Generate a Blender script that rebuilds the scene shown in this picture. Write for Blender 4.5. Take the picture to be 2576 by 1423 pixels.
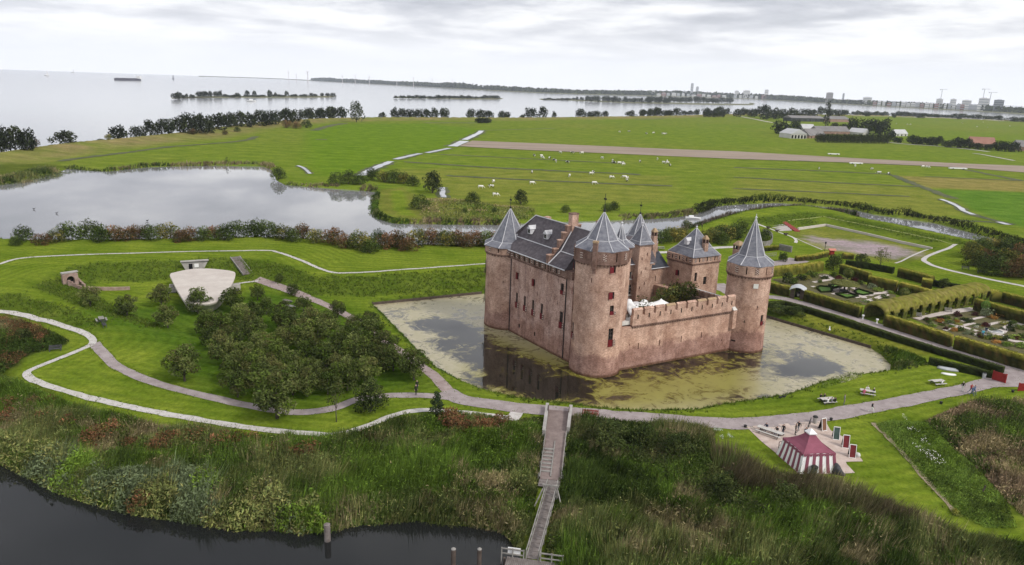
import bpy, bmesh, math, random
import numpy as np
from mathutils import Vector, Matrix, noise as mnoise
for o in list(bpy.data.objects):
	bpy.data.objects.remove(o)
S = bpy.context.scene
COL = S.collection
RNG = np.random.default_rng(7)
random.seed(7)
R_ = math.radians
# -------- camera
CAM_H, F_PX, PITCH, ROLL = 47.0, 1850.0, 15.1, 2.05      # survey of the photograph (photo plotted 2576 wide)
PW, PH = 2576.0, 1423.0
_p, _r = R_(PITCH), R_(ROLL)
FWD = np.array([0, math.cos(_p), -math.sin(_p)])
_up0 = np.array([0, math.sin(_p), math.cos(_p)])
_rt0 = np.array([1.0, 0, 0])
RIGHT = _rt0 * math.cos(_r) + _up0 * math.sin(_r)
UP = -_rt0 * math.sin(_r) + _up0 * math.cos(_r)
EYE = np.array([0, 0, CAM_H])
cam = bpy.data.cameras.new('camera')
cam.sensor_width = 36.0
cam.lens = F_PX / PW * 36.0
cam.clip_start, cam.clip_end = 0.5, 60000
cam_o = bpy.data.objects.new('camera', cam)
COL.objects.link(cam_o)
m = Matrix(((RIGHT[0], UP[0], -FWD[0], 0), (RIGHT[1], UP[1], -FWD[1], 0), (RIGHT[2], UP[2], -FWD[2], CAM_H), (0, 0, 0, 1)))
cam_o.matrix_world = m
S.camera = cam_o
# -------- exposure, world, sun
S.view_settings.view_transform = 'Standard'
S.view_settings.look = 'None'
S.view_settings.exposure = 0.85
S.view_settings.gamma = 1.0
S.view_settings.use_curve_mapping = False
S.cycles.max_bounces = 5
S.cycles.diffuse_bounces = 3
S.cycles.glossy_bounces = 3
S.cycles.transmission_bounces = 3
S.cycles.volume_bounces = 1
S.cycles.caustics_reflective = False
S.cycles.caustics_refractive = False
SUN_EL, SUN_AZ = 42.0, 126.0          # azimuth clockwise from the view direction
W_ = bpy.data.worlds.new('World')
S.world = W_
W_.use_nodes = True
nt = W_.node_tree
nt.nodes.clear()
def N(tree, typ, **kw):
	n = tree.nodes.new(typ)
	for k, v in kw.items():
		if k.startswith('i_'):
			key = k[2:]
			n.inputs[int(key) if key.isdigit() else key].default_value = v
		else:
			setattr(n, k, v)
	return n
def LK(tree, a, b):
	tree.links.new(a, b)
def ramp(tree, stops, interp='LINEAR'):
	n = tree.nodes.new('ShaderNodeValToRGB')
	n.color_ramp.interpolation = interp
	e = n.color_ramp.elements
	while len(e) < len(stops):
		e.new(0.5)
	for el, (p, c) in zip(e, stops):
		el.position = p
		el.color = (*c, 1) if len(c) == 3 else c
	return n
def math_n(tree, op, a, b=None, clamp=False):
	n = tree.nodes.new('ShaderNodeMath')
	n.operation = op
	n.use_clamp = clamp
	for i, v in enumerate((a, b)):
		if v is None:
			continue
		if isinstance(v, (int, float)):
			n.inputs[i].default_value = v
		else:
			tree.links.new(v, n.inputs[i])
	return n.outputs[0]
def mixc(tree, f, a, b, blend='MIX'):
	n = tree.nodes.new('ShaderNodeMix')
	n.data_type = 'RGBA'
	n.blend_type = blend
	for i, v in ((0, f), (6, a), (7, b)):
		if isinstance(v, (int, float)):
			n.inputs[i].default_value = v
		elif isinstance(v, (tuple, list)):
			n.inputs[i].default_value = (*v, 1) if len(v) == 3 else v
		else:
			tree.links.new(v, n.inputs[i])
	return n.outputs[2]
out = N(nt, 'ShaderNodeOutputWorld')
bg = N(nt, 'ShaderNodeBackground')
bg.inputs['Strength'].default_value = 0.056
sky = N(nt, 'ShaderNodeTexSky', sky_type='NISHITA', sun_disc=False)
sky.sun_elevation = R_(SUN_EL)
sky.sun_rotation = R_(SUN_AZ)
sky.altitude = 0
sky.air_density = 1.0
sky.dust_density = 2.0
tc = N(nt, 'ShaderNodeTexCoord')
sep = N(nt, 'ShaderNodeSeparateXYZ')
LK(nt, tc.outputs['Generated'], sep.inputs[0])
el_ = math_n(nt, 'MAXIMUM', sep.outputs[2], 0.0)
den = math_n(nt, 'ADD', el_, 0.10)
cx = math_n(nt, 'DIVIDE', sep.outputs[0], den)
cy = math_n(nt, 'DIVIDE', sep.outputs[1], den)
cmb = N(nt, 'ShaderNodeCombineXYZ')
LK(nt, cx, cmb.inputs[0]); LK(nt, cy, cmb.inputs[1])
n1 = N(nt, 'ShaderNodeTexNoise', i_Scale=0.55, i_Detail=9.0, i_Roughness=0.58, i_Distortion=0.5)
LK(nt, cmb.outputs[0], n1.inputs['Vector'])
n2 = N(nt, 'ShaderNodeTexNoise', i_Scale=1.7, i_Detail=8.0, i_Roughness=0.6, i_Distortion=0.2)
mp2 = N(nt, 'ShaderNodeMapping')
mp2.inputs['Location'].default_value = (3.1, 1.7, 0)
LK(nt, cmb.outputs[0], mp2.inputs[0]); LK(nt, mp2.outputs[0], n2.inputs['Vector'])
nn = math_n(nt, 'ADD', math_n(nt, 'MULTIPLY', n1.outputs['Fac'], 0.65), math_n(nt, 'MULTIPLY', n2.outputs['Fac'], 0.35))
cr = ramp(nt, [(0.37, (4.6, 4.8, 5.4)), (0.47, (7.4, 7.5, 8.1)), (0.55, (11.0, 11.0, 11.2)), (0.67, (14.4, 14.3, 14.1))])
LK(nt, nn, cr.inputs[0])
# the cloud deck thins into a bright even veil at the horizon
hz = ramp(nt, [(0.0, (1, 1, 1)), (0.03, (0.85, 0.85, 0.85)), (0.065, (0.25, 0.25, 0.25)), (0.1, (0, 0, 0))])
LK(nt, el_, hz.inputs[0])
cl = mixc(nt, hz.outputs[0], cr.outputs[0], (14.2, 14.2, 14.4))
fin = mixc(nt, 0.93, sky.outputs[0], cl)
LK(nt, fin, bg.inputs['Color'])
LK(nt, bg.outputs[0], out.inputs['Surface'])
sun = bpy.data.lights.new('sun', 'SUN')
sun.energy = 1.5
sun.angle = R_(12)
sun.color = (1.0, 0.95, 0.88)
sun_o = bpy.data.objects.new('sun', sun)
COL.objects.link(sun_o)
_sd = Vector((math.sin(R_(SUN_AZ)) * math.cos(R_(SUN_EL)), math.cos(R_(SUN_AZ)) * math.cos(R_(SUN_EL)), math.sin(R_(SUN_EL))))
sun_o.rotation_euler = _sd.to_track_quat('Z', 'Y').to_euler()
# -------- survey helpers: photo reading -> place on the ground
def ray(x, y):
	return FWD * F_PX + RIGHT * (x - PW / 2) - UP * (y - PH / 2)
def G(x, y, z=0.0):
	d = ray(x, y)
	return EYE + d * ((z - CAM_H) / d[2])
def on_plane(x, y, A, n):
	d = ray(x, y)
	n = np.array([n[0], n[1], 0.0])
	return EYE + d * (((np.array(A) - EYE) @ n) / (d @ n))
def on_cyl(x, y, C, r):
	d = ray(x, y)
	o = EYE[:2] - np.array(C[:2])
	a = d[:2] @ d[:2]; b = 2 * o @ d[:2]; c = o @ o - r * r
	disc = max(b * b - 4 * a * c, 0)
	t = (-b - math.sqrt(disc)) / 2 / a
	return EYE + d * t
def ppm(p):
	return F_PX / ((np.array(p) - EYE) @ FWD)
def sheet(ox, oy, s):
	"""reads coordinates of an enlarged detail of the photograph"""
	return lambda x, y: ((ox + x / s) / 1.3005, (oy + y / s) / 1.3005)
D_ = lambda x, y: (x, y)
CCAS = sheet(1500, 600, 2.0327); CL = sheet(1560, 680, 2.4545); CR = sheet(1900, 680, 2.4531)
CG = sheet(2450, 650, 2.0333); CB = sheet(0, 750, 2.5878); CO = sheet(500, 800, 2.1891)
CBL = sheet(0, 1200, 2.189); CBM = sheet(900, 1300, 2.576); CBR = sheet(1800, 1250, 2.371)
CRR = sheet(2500, 1250, 2.3718); CT = sheet(2400, 1330, 5.152); CJ = sheet(1600, 1300, 2.5875)
F1 = sheet(0, 200, 2.3418); F2 = sheet(1000, 200, 2.1467); F3 = sheet(2100, 230, 2.0608)
F4 = sheet(2400, 400, 2.7116); F5 = sheet(0, 450, 1.98154); F6 = sheet(1050, 520, 3.68)
Z1 = sheet(2450, 650, 4.744); Z2 = sheet(2850, 850, 4.744); Z3 = sheet(2450, 850, 4.744)
Z4 = sheet(2100, 700, 4.744); Z5 = sheet(2600, 1150, 3.4347); Z6 = sheet(2850, 1100, 4.744)
# -------- object helpers
def tag(o, label=None, cat=None, group=None, kind=None):
	if label: o['label'] = label
	if cat: o['category'] = cat
	if group: o['group'] = group
	if kind: o['kind'] = kind
	return o
def link(o, parent=None):
	COL.objects.link(o)
	if parent is not None:
		o.parent = parent
		o.matrix_parent_inverse = Matrix.Identity(4)
	return o
def empty(name, loc=(0, 0, 0), rz=0.0, label=None, cat=None, group=None, scale=1.0, parent=None):
	o = bpy.data.objects.new(name, None)
	o.empty_display_size = 0.3
	link(o, parent)
	o.location = [float(v) for v in loc]
	o.rotation_euler = (0, 0, rz)
	o.scale = (scale,) * 3 if isinstance(scale, (int, float)) else scale
	return tag(o, label, cat, group)
def inst(name, mesh, parent=None, loc=(0, 0, 0), rz=0.0, scale=1.0):
	o = bpy.data.objects.new(name, mesh)
	link(o, parent)
	o.location = [float(v) for v in loc]
	o.rotation_euler = (0, 0, rz)
	o.scale = (scale,) * 3 if isinstance(scale, (int, float)) else scale
	return o
def np_mesh(name, V, Fa, mats=(), mat_idx=None, tint=None, smooth=False):
	"""V (n,3); Fa (m,3) or (m,4) array, or a list of lists"""
	me = bpy.data.meshes.new(name)
	V = np.asarray(V, dtype=np.float32)
	if isinstance(Fa, np.ndarray):
		k = Fa.shape[1]
		me.vertices.add(len(V)); me.vertices.foreach_set('co', V.ravel())
		me.loops.add(Fa.size); me.loops.foreach_set('vertex_index', Fa.astype(np.int32).ravel())
		me.polygons.add(len(Fa))
		me.polygons.foreach_set('loop_start', np.arange(0, Fa.size, k, dtype=np.int32))
		me.polygons.foreach_set('loop_total', np.full(len(Fa), k, dtype=np.int32))
		me.update(calc_edges=True)
	else:
		me.from_pydata([tuple(map(float, v)) for v in V], [], Fa)
		me.update()
	for mt in mats:
		me.materials.append(mt)
	if mat_idx is not None:
		me.polygons.foreach_set('material_index', np.asarray(mat_idx, dtype=np.int32))
	if smooth:
		me.polygons.foreach_set('use_smooth', np.ones(len(me.polygons), dtype=bool))
	if tint is not None:
		a = me.attributes.new('tint', 'FLOAT_COLOR', 'POINT')
		t = np.ones((len(V), 4), dtype=np.float32)
		t[:, :3] = tint
		a.data.foreach_set('color', t.ravel())
	return me
class MB:
	"""collects boxes, tubes, prisms; builds ONE mesh"""
	def __init__(s):
		s.v = []; s.f = []; s.mi = []; s.cur = 0
	def add(s, vs, fs):
		b = len(s.v)
		s.v += [tuple(float(c) for c in v) for v in vs]
		for f in fs:
			s.f.append([b + i for i in f]); s.mi.append(s.cur)
		return s
	def box(s, c, size, rz=0.0, taper=1.0, M=None):
		hx, hy, hz_ = size[0] / 2, size[1] / 2, size[2] / 2
		vs = []
		ca, sa = math.cos(rz), math.sin(rz)
		for z, t in ((-hz_, 1.0), (hz_, taper)):
			for x, y in ((-hx, -hy), (hx, -hy), (hx, hy), (-hx, hy)):
				x *= t; y *= t
				vs.append((c[0] + x * ca - y * sa, c[1] + x * sa + y * ca, c[2] + z))
		if M is not None:
			vs = [M @ Vector(v) for v in vs]
		return s.add(vs, [(3, 2, 1, 0), (4, 5, 6, 7), (0, 1, 5, 4), (1, 2, 6, 5), (2, 3, 7, 6), (3, 0, 4, 7)])
	def beam(s, a, b, w, h=None):
		"""box from a to b, w wide, h high"""
		h = w if h is None else h
		a = Vector(a); b = Vector(b)
		d = (b - a).normalized()
		u = d.cross(Vector((0, 0, 1)))
		if u.length < 1e-4: u = Vector((1, 0, 0))
		u.normalize(); t = u.cross(d)
		vs = [p + u * sx * w / 2 + t * sz * h / 2 for p in (a, b) for sx, sz in ((-1, -1), (1, -1), (1, 1), (-1, 1))]
		return s.add(vs, [(0, 1, 2, 3), (7, 6, 5, 4), (4, 5, 1, 0), (5, 6, 2, 1), (6, 7, 3, 2), (7, 4, 0, 3)])
	def tube(s, pts, rad, n=8, cap=True):
		pts = [Vector(p) for p in pts]
		rad = [rad] * len(pts) if isinstance(rad, (int, float)) else rad
		vs = []; prev = None
		for i, p in enumerate(pts):
			d = (pts[min(i + 1, len(pts) - 1)] - pts[max(i - 1, 0)])
			d = d.normalized() if d.length > 1e-6 else Vector((0, 0, 1))
			u = d.cross(Vector((0, 0, 1))) if prev is None else prev - d * prev.dot(d)
			if u.length < 1e-3: u = d.cross(Vector((1, 0, 0)))
			u.normalize(); prev = u; w = d.cross(u)
			for k in range(n):
				a = 2 * math.pi * k / n
				vs.append(p + (u * math.cos(a) + w * math.sin(a)) * rad[i])
		fs = []
		for i in range(len(pts) - 1):
			for k in range(n):
				fs.append((i * n + k, i * n + (k + 1) % n, (i + 1) * n + (k + 1) % n, (i + 1) * n + k))
		if cap:
			fs.append(tuple(range(n - 1, -1, -1)))
			fs.append(tuple((len(pts) - 1) * n + k for k in range(n)))
		return s.add(vs, fs)
	def prism(s, poly, z0, z1):
		n = len(poly)
		vs = [(p[0], p[1], z0) for p in poly] + [(p[0], p[1], z1) for p in poly]
		fs = [tuple(range(n - 1, -1, -1)), tuple(range(n, 2 * n))] + [(i, (i + 1) % n, n + (i + 1) % n, n + i) for i in range(n)]
		return s.add(vs, fs)
	def lathe(s, c, prof, n=32, a0=0.0, cap=True):
		vs = []
		for r, z in prof:
			for k in range(n):
				a = a0 + 2 * math.pi * k / n
				vs.append((c[0] + r * math.cos(a), c[1] + r * math.sin(a), z))
		fs = []
		for i in range(len(prof) - 1):
			for k in range(n):
				fs.append((i * n + k, i * n + (k + 1) % n, (i + 1) * n + (k + 1) % n, (i + 1) * n + k))
		if cap:
			fs.append(tuple(range(n - 1, -1, -1)))
			fs.append(tuple((len(prof) - 1) * n + k for k in range(n)))
		return s.add(vs, fs)
	def loft(s, secs):
		"""secs: equal length closed rings"""
		n = len(secs[0]); vs = [p for r in secs for p in r]; fs = []
		for i in range(len(secs) - 1):
			for k in range(n):
				fs.append((i * n + k, i * n + (k + 1) % n, (i + 1) * n + (k + 1) % n, (i + 1) * n + k))
		fs.append(tuple(range(n - 1, -1, -1)))
		fs.append(tuple((len(secs) - 1) * n + k for k in range(n)))
		return s.add(vs, fs)
	def mesh(s, name, mats, smooth=False):
		mats = mats if isinstance(mats, (list, tuple)) else [mats]
		me = bpy.data.meshes.new(name)
		me.from_pydata(s.v, [], s.f)
		for mt in mats:
			me.materials.append(mt)
		me.polygons.foreach_set('material_index', s.mi)
		if smooth:
			me.polygons.foreach_set('use_smooth', [True] * len(me.polygons))
		me.update()
		return me
	def build(s, name, mats, parent=None, smooth=False, loc=(0, 0, 0), rz=0.0):
		return inst(name, s.mesh(name, mats, smooth), parent, loc, rz)
def smooth_line(pts, step):
	"""Catmull-Rom through pts (any dimension), resampled about every step"""
	P = np.array(pts, dtype=float)
	if len(P) == 2:
		P = np.array([P[0], (P[0] + P[1]) / 2, P[1]])
	Q = np.vstack([2 * P[0] - P[1], P, 2 * P[-1] - P[-2]])
	o = []
	for i in range(1, len(Q) - 2):
		a, b, c, d = Q[i - 1:i + 3]
		n = max(2, int(np.linalg.norm(c - b) / step))
		for t in np.linspace(0, 1, n, endpoint=False):
			o.append(0.5 * ((2 * b) + (c - a) * t + (2 * a - 5 * b + 4 * c - d) * t ** 2 + (-a + 3 * b - 3 * c + d) * t ** 3))
	o.append(P[-1])
	return np.array(o)
def seg_line(pts, step):
	P = np.array(pts, dtype=float); o = []
	for a, b in zip(P[:-1], P[1:]):
		n = max(1, int(np.linalg.norm(b - a) / step))
		o += [a + (b - a) * t for t in np.linspace(0, 1, n, endpoint=False)]
	o.append(P[-1])
	return np.array(o)
def inside(pts, poly):
	pts = np.asarray(pts)[:, :2]; poly = np.asarray(poly)[:, :2]
	x, y = pts[:, 0], pts[:, 1]; r = np.zeros(len(pts), bool)
	for (x1, y1), (x2, y2) in zip(poly, np.roll(poly, -1, 0)):
		c = (y1 > y) != (y2 > y)
		if y1 != y2:
			r ^= c & (x < (x2 - x1) * (y - y1) / (y2 - y1) + x1)
	return r
def dist_line(pts, line, closed=False):
	pts = np.asarray(pts)[:, :2]; line = np.asarray(line)[:, :2]
	d = np.full(len(pts), 1e9)
	nxt = np.roll(line, -1, 0) if closed else line[1:]
	for a, b in zip(line, nxt):
		ab = b - a; l2 = ab @ ab
		if l2 < 1e-9: continue
		t = np.clip(((pts - a) @ ab) / l2, 0, 1)
		q = pts - (a + t[:, None] * ab)
		d = np.minimum(d, (q * q).sum(1))
	return np.sqrt(d)
def sdist(pts, poly):
	"""positive inside"""
	return np.where(inside(pts, poly), 1, -1) * dist_line(pts, poly, True)
def vnoise(P, scale, seed=0.0, octaves=3):
	"""cheap smooth value noise in numpy, about -1..1"""
	P = np.asarray(P, dtype=float)[:, :2] / scale + seed * 17.31
	out = np.zeros(len(P)); amp = 1.0; tot = 0
	for o in range(octaves):
		i = np.floor(P).astype(np.int64); f = P - i; u = f * f * (3 - 2 * f)
		def h(ix, iy):
			n = (ix * 374761393 + iy * 668265263 + int(seed * 1013) * 69069) & 0xffffffff
			n = ((n ^ (n >> 13)) * 1274126177) & 0xffffffff
			return ((n ^ (n >> 16)) & 0xffff) / 32767.5 - 1
		a = h(i[:, 0], i[:, 1]); b = h(i[:, 0] + 1, i[:, 1]); c = h(i[:, 0], i[:, 1] + 1); d = h(i[:, 0] + 1, i[:, 1] + 1)
		out += amp * ((a * (1 - u[:, 0]) + b * u[:, 0]) * (1 - u[:, 1]) + (c * (1 - u[:, 0]) + d * u[:, 0]) * u[:, 1])
		tot += amp; amp *= 0.5; P = P * 2.03 + 5.7
	return out / tot * 1.4
# -------- materials
MATS = {}
def mat(name, col, col2=None, scale=1.0, rough=0.85, spec=0.25, bump=0.0, bscale=None, contrast=(0.35, 0.65), detail=5.0, stretch=None, metal=0.0, attr=False, fine=0.0, fscale=8.0):
	if name in MATS: return MATS[name]
	mt = bpy.data.materials.new(name); mt.use_nodes = True
	t = mt.node_tree; b = t.nodes['Principled BSDF']
	b.inputs['Roughness'].default_value = rough
	b.inputs['Specular IOR Level'].default_value = spec
	b.inputs['Metallic'].default_value = metal
	geo = N(t, 'ShaderNodeNewGeometry')
	vec = geo.outputs['Position']
	if stretch:
		mp = N(t, 'ShaderNodeMapping'); mp.inputs['Scale'].default_value = stretch
		LK(t, vec, mp.inputs[0]); vec = mp.outputs[0]
	c = None
	if col2 is not None:
		n = N(t, 'ShaderNodeTexNoise', i_Scale=scale, i_Detail=detail, i_Roughness=0.6)
		LK(t, vec, n.inputs['Vector'])
		rp = ramp(t, [(contrast[0], col), (contrast[1], col2)])
		LK(t, n.outputs['Fac'], rp.inputs[0]); c = rp.outputs[0]
	if attr:
		at = N(t, 'ShaderNodeAttribute', attribute_name='tint')
		c = mixc(t, 1.0, at.outputs['Color'], c, 'MULTIPLY') if c is not None else at.outputs['Color']
	if fine > 0:
		n = N(t, 'ShaderNodeTexNoise', i_Scale=fscale, i_Detail=3.0)
		LK(t, vec, n.inputs['Vector'])
		f = math_n(t, 'ADD', math_n(t, 'MULTIPLY', n.outputs['Fac'], 2 * fine), 1 - fine)
		cc = N(t, 'ShaderNodeCombineColor')
		for i in range(3): LK(t, f, cc.inputs[i])
		c = mixc(t, 1.0, c if c is not None else col, cc.outputs[0], 'MULTIPLY')
	if c is None: b.inputs['Base Color'].default_value = (*col, 1)
	else: LK(t, c, b.inputs['Base Color'])
	if bump > 0:
		n = N(t, 'ShaderNodeTexNoise', i_Scale=bscale or scale * 4, i_Detail=4.0)
		LK(t, vec, n.inputs['Vector'])
		bp = N(t, 'ShaderNodeBump'); bp.inputs['Strength'].default_value = bump; bp.inputs['Distance'].default_value = 0.1
		LK(t, n.outputs['Fac'], bp.inputs['Height']); LK(t, bp.outputs[0], b.inputs['Normal'])
	MATS[name] = mt
	return mt
# -------- terrain
def P3(sh, pts, z):
	return [G(*sh(x, y), z) for x, y in pts]
# water outlines (read off the photo at water level z = 0)
MOAT = P3(D_, [(937, 768), (962, 792), (1000, 832), (1050, 883), (1100, 930), (1160, 962), (1215, 985), (1300, 1008), (1400, 1021), (1500, 1033), (1600, 1041),
			   (1740, 1039), (1800, 1027), (1900, 1011), (1965, 1001), (2060, 966), (2120, 951), (2190, 944), (2236, 936), (2240, 917), (2215, 893), (2190, 877)], 0)
MOAT = [p[:2] for p in MOAT] + [np.array([62.6, 144.0]), np.array([55.2, 152.8]), np.array([38.5, 172.8]), np.array([33.0, 181.0]), np.array([18.0, 175.8]), np.array([-6.9, 163.2]), np.array([-20.0, 156.5])]
MOAT = np.array(MOAT)
_pond_far = P3(F5, [(-260, 330), (0, 310), (200, 270), (380, 225), (440, 205), (700, 222), (950, 195), (1100, 190), (1400, 184), (1700, 190), (1760, 212), (1790, 280), (1850, 310), (2100, 330)], 0) + \
	P3(F6, [(460, 384), (690, 404), (650, 460), (615, 600), (640, 690), (740, 740), (900, 782), (1160, 785), (1700, 795), (2100, 795)], 0) + \
	P3(D_, [(1400, 560), (1560, 555), (1690, 549), (1750, 539), (1800, 520), (1860, 515), (1950, 511), (2050, 519), (2150, 529), (2200, 541), (2350, 562), (2485, 597), (2576, 622), (2800, 690)], 0)
_pond_near = P3(D_, [(2800, 720), (2576, 637), (2500, 620), (2400, 598), (2300, 574), (2200, 556), (2100, 541), (2000, 531), (1900, 541), (1820, 553), (1760, 570), (1700, 592),
					 (1600, 628), (1400, 634), (1210, 634), (1050, 638), (950, 637), (880, 628), (700, 617), (400, 623), (120, 626), (0, 622), (-220, 640)], 0)
POND = np.array([p[:2] for p in _pond_far + _pond_near])
_river = P3(D_, [(-300, 1060), (-120, 1120), (0, 1166), (46, 1190), (95, 1214), (140, 1240), (211, 1260), (309, 1290), (415, 1306), (492, 1320), (597, 1336), (692, 1333), (752, 1344), (826, 1340), (901, 1322),
					(1050, 1310), (1110, 1320), (1185, 1325), (1259, 1336), (1290, 1370), (1330, 1440), (1420, 1540)], 0)
RIVER = np.array([p[:2] for p in _river] + [np.array(q) for q in ((22., 49.), (60., 36.), (60., 5.), (-160., 5.), (-160., 90.))])
_crest = P3(D_, [(-900, 520), (-350, 432), (0, 383), (95, 369), (200, 356), (300, 348), (450, 333), (560, 318), (640, 308), (740, 301), (850, 296.5), (1000, 294.5), (1300, 295.5), (1500, 293.5),
				   (1700, 290.5), (1870, 286), (2000, 287), (2200, 290), (2400, 297), (2576, 304)], 3.5)
_crest += [np.array([2150., 1800., 3.5]), np.array([3200., 1500., 3.5])]
CREST = smooth_line([p[:2] for p in _crest], 25.0)
LAKE_POLY = np.vstack([CREST, [[3200, 20000], [-20000, 20000], [-20000, 300]]])
CREST_IN = 22.0
# spot heights along break lines of the fortress ground: (photo x, photo y, height)
BRK = []
def brk(pts, z=None, step=4.0):
	w = [G(p[0], p[1], p[2] if len(p) > 2 else z) for p in pts]
	BRK.extend(seg_line(w, step))
brk([(-260, 740), (-120, 700), (0, 665), (60, 650), (200, 642), (400, 636), (650, 631), (700, 636), (760, 657), (830, 685), (900, 687), (1050, 677), (1212, 665), (1400, 652)], 3.9)
brk([(60, 642), (200, 634), (400, 628), (650, 622), (720, 625), (800, 641), (880, 663), (905, 666), (1050, 660), (1212, 651), (1400, 640)], 3.85)
brk([(-100, 690), (100, 676), (190, 668), (300, 662), (480, 655), (600, 650), (690, 655), (740, 676), (800, 700), (850, 702), (1000, 694), (1212, 682), (1400, 668)], 3.85)
brk([(215, 738), (245, 708), (430, 702), (560, 694), (640, 706), (720, 735), (790, 752), (830, 757)], 1.2)
brk([(835, 722), (1000, 714), (1212, 704), (1400, 690)], 2.1)
brk([(860, 746), (1000, 734), (1212, 721), (1400, 705)], 1.0)
brk([(930, 756), (1212, 733), (1400, 716)], 0.75)
brk([(300, 770), (400, 800), (500, 850)], 1.2); brk([(430, 740), (600, 760), (760, 790), (900, 830), (1000, 900)], 1.2); brk([(520, 900), (640, 930), (760, 950), (900, 960), (1000, 975)], 1.2)
brk([(420, 900), (470, 960), (600, 1000), (760, 1018)], 1.25)
brk([(-200, 740, 3.9), (0, 692, 3.9), (60, 738, 3.9), (110, 755, 3.8), (190, 776, 3.6), (260, 795, 3.2), (340, 815, 2.6), (420, 838, 1.9), (478, 857, 1.35)])
brk([(235, 742), (300, 778), (400, 818)], 1.25)
brk([(-200, 800, 2.0), (0, 785, 1.8), (100, 805, 1.8), (180, 828, 1.8), (225, 845, 1.8), (238, 862, 1.8), (265, 895, 1.75), (300, 925, 1.65), (380, 960, 1.55), (500, 993, 1.45), (620, 1020, 1.35), (740, 1038, 1.25), (830, 1030, 1.2), (900, 1005, 1.2), (980, 996, 1.2), (1140, 1003, 1.2)])
brk([(150, 900, 1.5), (65, 940, 1.25), (100, 965, 1.15), (250, 1008, 1.05), (430, 1045, 1.0), (600, 1073, 1.0), (780, 1092, 1.0), (860, 1092, 1.0), (930, 1070, 1.0), (1000, 1043, 1.05), (1060, 1034, 1.1), (1280, 1050, 1.1)])
brk([(290, 880, 1.9), (350, 868, 1.9), (430, 880, 1.4)])
brk([(-200, 960), (0, 950), (100, 990), (200, 1033), (330, 1058), (520, 1092), (650, 1107), (800, 1112), (930, 1100)], 0.8)
brk([(1075, 935), (1140, 1000), (1290, 1025), (1380, 1033), (1500, 1043), (1640, 1053), (1800, 1065), (1900, 1064), (2050, 1049), (2200, 1024), (2400, 987), (2500, 962), (2700, 920)], 1.3)
brk([(645, 705), (820, 768), (905, 812), (985, 870), (1075, 935)], 1.2)
brk([(960, 820), (1090, 935), (1190, 1000)], 1.0)
brk([(1250, 1090, 0.9), (1600, 1120, 1.0), (1750, 1150, 1.0)]); brk([(1450, 1250, 0.5), (1700, 1290, 0.6), (2000, 1330, 0.7), (2400, 1390, 0.8), (2700, 1420, 0.8)]); brk([(1450, 1423), (1900, 1423), (2400, 1450)], 0.35)
brk([(200, 1150, .5), (500, 1200, .5), (800, 1200, .5), (1200, 1180, .6)])
brk([(1860, 1090), (2000, 1110), (2170, 1180), (2020, 1205), (1880, 1160)], 1.1)
brk([(2230, 1080, 1.0), (2400, 1290, 0.8)]); brk([(2330, 1050, 1.5), (2450, 1080, 1.6), (2576, 1060, 1.6), (2700, 1080, 1.6)]); brk([(2400, 1180, 1.2), (2576, 1250, 1.0)])
brk([(1930, 760), (2100, 815), (2300, 870), (2460, 920), (2576, 950), (2750, 1000)], 1.2)
brk([(1980, 830), (2190, 880), (2330, 930), (2480, 960)], 0.95)
brk([(1960, 690), (2150, 690), (2300, 730), (2576, 800), (2750, 850)], 1.25); brk([(2100, 730), (2300, 790), (2576, 870)], 1.25)
brk([(1850, 640), (1980, 640), (2100, 660)], 1.25)
brk([Z1(600, 545), Z1(755, 490), Z1(1190, 430), Z1(1800, 565), Z1(2372, 700), CG(1190, 335)], 1.0)
brk([Z1(900, 700), Z1(1500, 750), Z1(2000, 780), CG(1000, 420)], 1.0); brk([Z1(1300, 560), Z1(1900, 680)], 1.0)
brk([Z1(200, 390), Z1(600, 350), Z1(1150, 280), Z1(1700, 390), Z1(2372, 530), CG(1375, 305)], 2.6)
brk([Z1(0, 300), Z1(330, 280), Z1(1000, 205), Z1(1120, 205), Z1(1700, 310), Z1(2372, 445), CG(1480, 283), CG(1650, 320)], 3.8)
brk([Z1(0, 420), Z1(300, 560), Z1(600, 650)], 2.0); brk([Z1(740, 680), Z1(900, 900), Z1(1130, 850)], 1.4)
brk([CG(1375, 305), CG(1180, 390), CG(1190, 430), CG(1300, 470), CG(1830, 585), CG(2100, 650)], 2.0)
brk([CG(1250, 540), CG(1560, 590), CG(1830, 640)], 1.3)
brk([CG(1450, 350), CG(1600, 500), CG(1830, 520)], 2.2)
brk([Z1(1950, 370), (2300, 577), (2400, 601), (2500, 623), (2576, 640), (2800, 723)], 0.4)
BRK = np.array(BRK)
# thin duplicates
_keep = []
for i, p in enumerate(BRK):
	if all((p[0] - BRK[j][0]) ** 2 + (p[1] - BRK[j][1]) ** 2 > 1.2 for j in _keep[-400:]):
		_keep.append(i)
BRK = BRK[_keep]
_d = np.sqrt(((BRK[:, None, :2] - BRK[None, :, :2]) ** 2).sum(-1))
_A = np.zeros((len(BRK) + 1,) * 2)
_A[:-1, :-1] = _d + np.eye(len(BRK)) * -0.35
_A[-1, :-1] = _A[:-1, -1] = 1
_w = np.linalg.solve(_A, np.append(BRK[:, 2], 0.0))
def rbf(P):
	o = np.zeros(len(P)); bx = BRK[:, :2]
	for i in range(0, len(P), 20000):
		q = P[i:i + 20000, :2]
		d = np.sqrt(np.maximum((q * q).sum(1)[:, None] + (bx * bx).sum(1)[None] - 2 * q @ bx.T, 0))
		o[i:i + 20000] = d @ _w[:-1] + _w[-1]
	return o
FORT = np.vstack([[p[:2] for p in _pond_near], [[-160, 150], [-160, 60], [-60, 30], [150, 30], [230, 120]]])
TH = np.linspace(R_(-54), R_(54), 520)
LR = np.linspace(math.log(44), math.log(2700), 540)
_tt, _ll = np.meshgrid(TH, LR)
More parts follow.
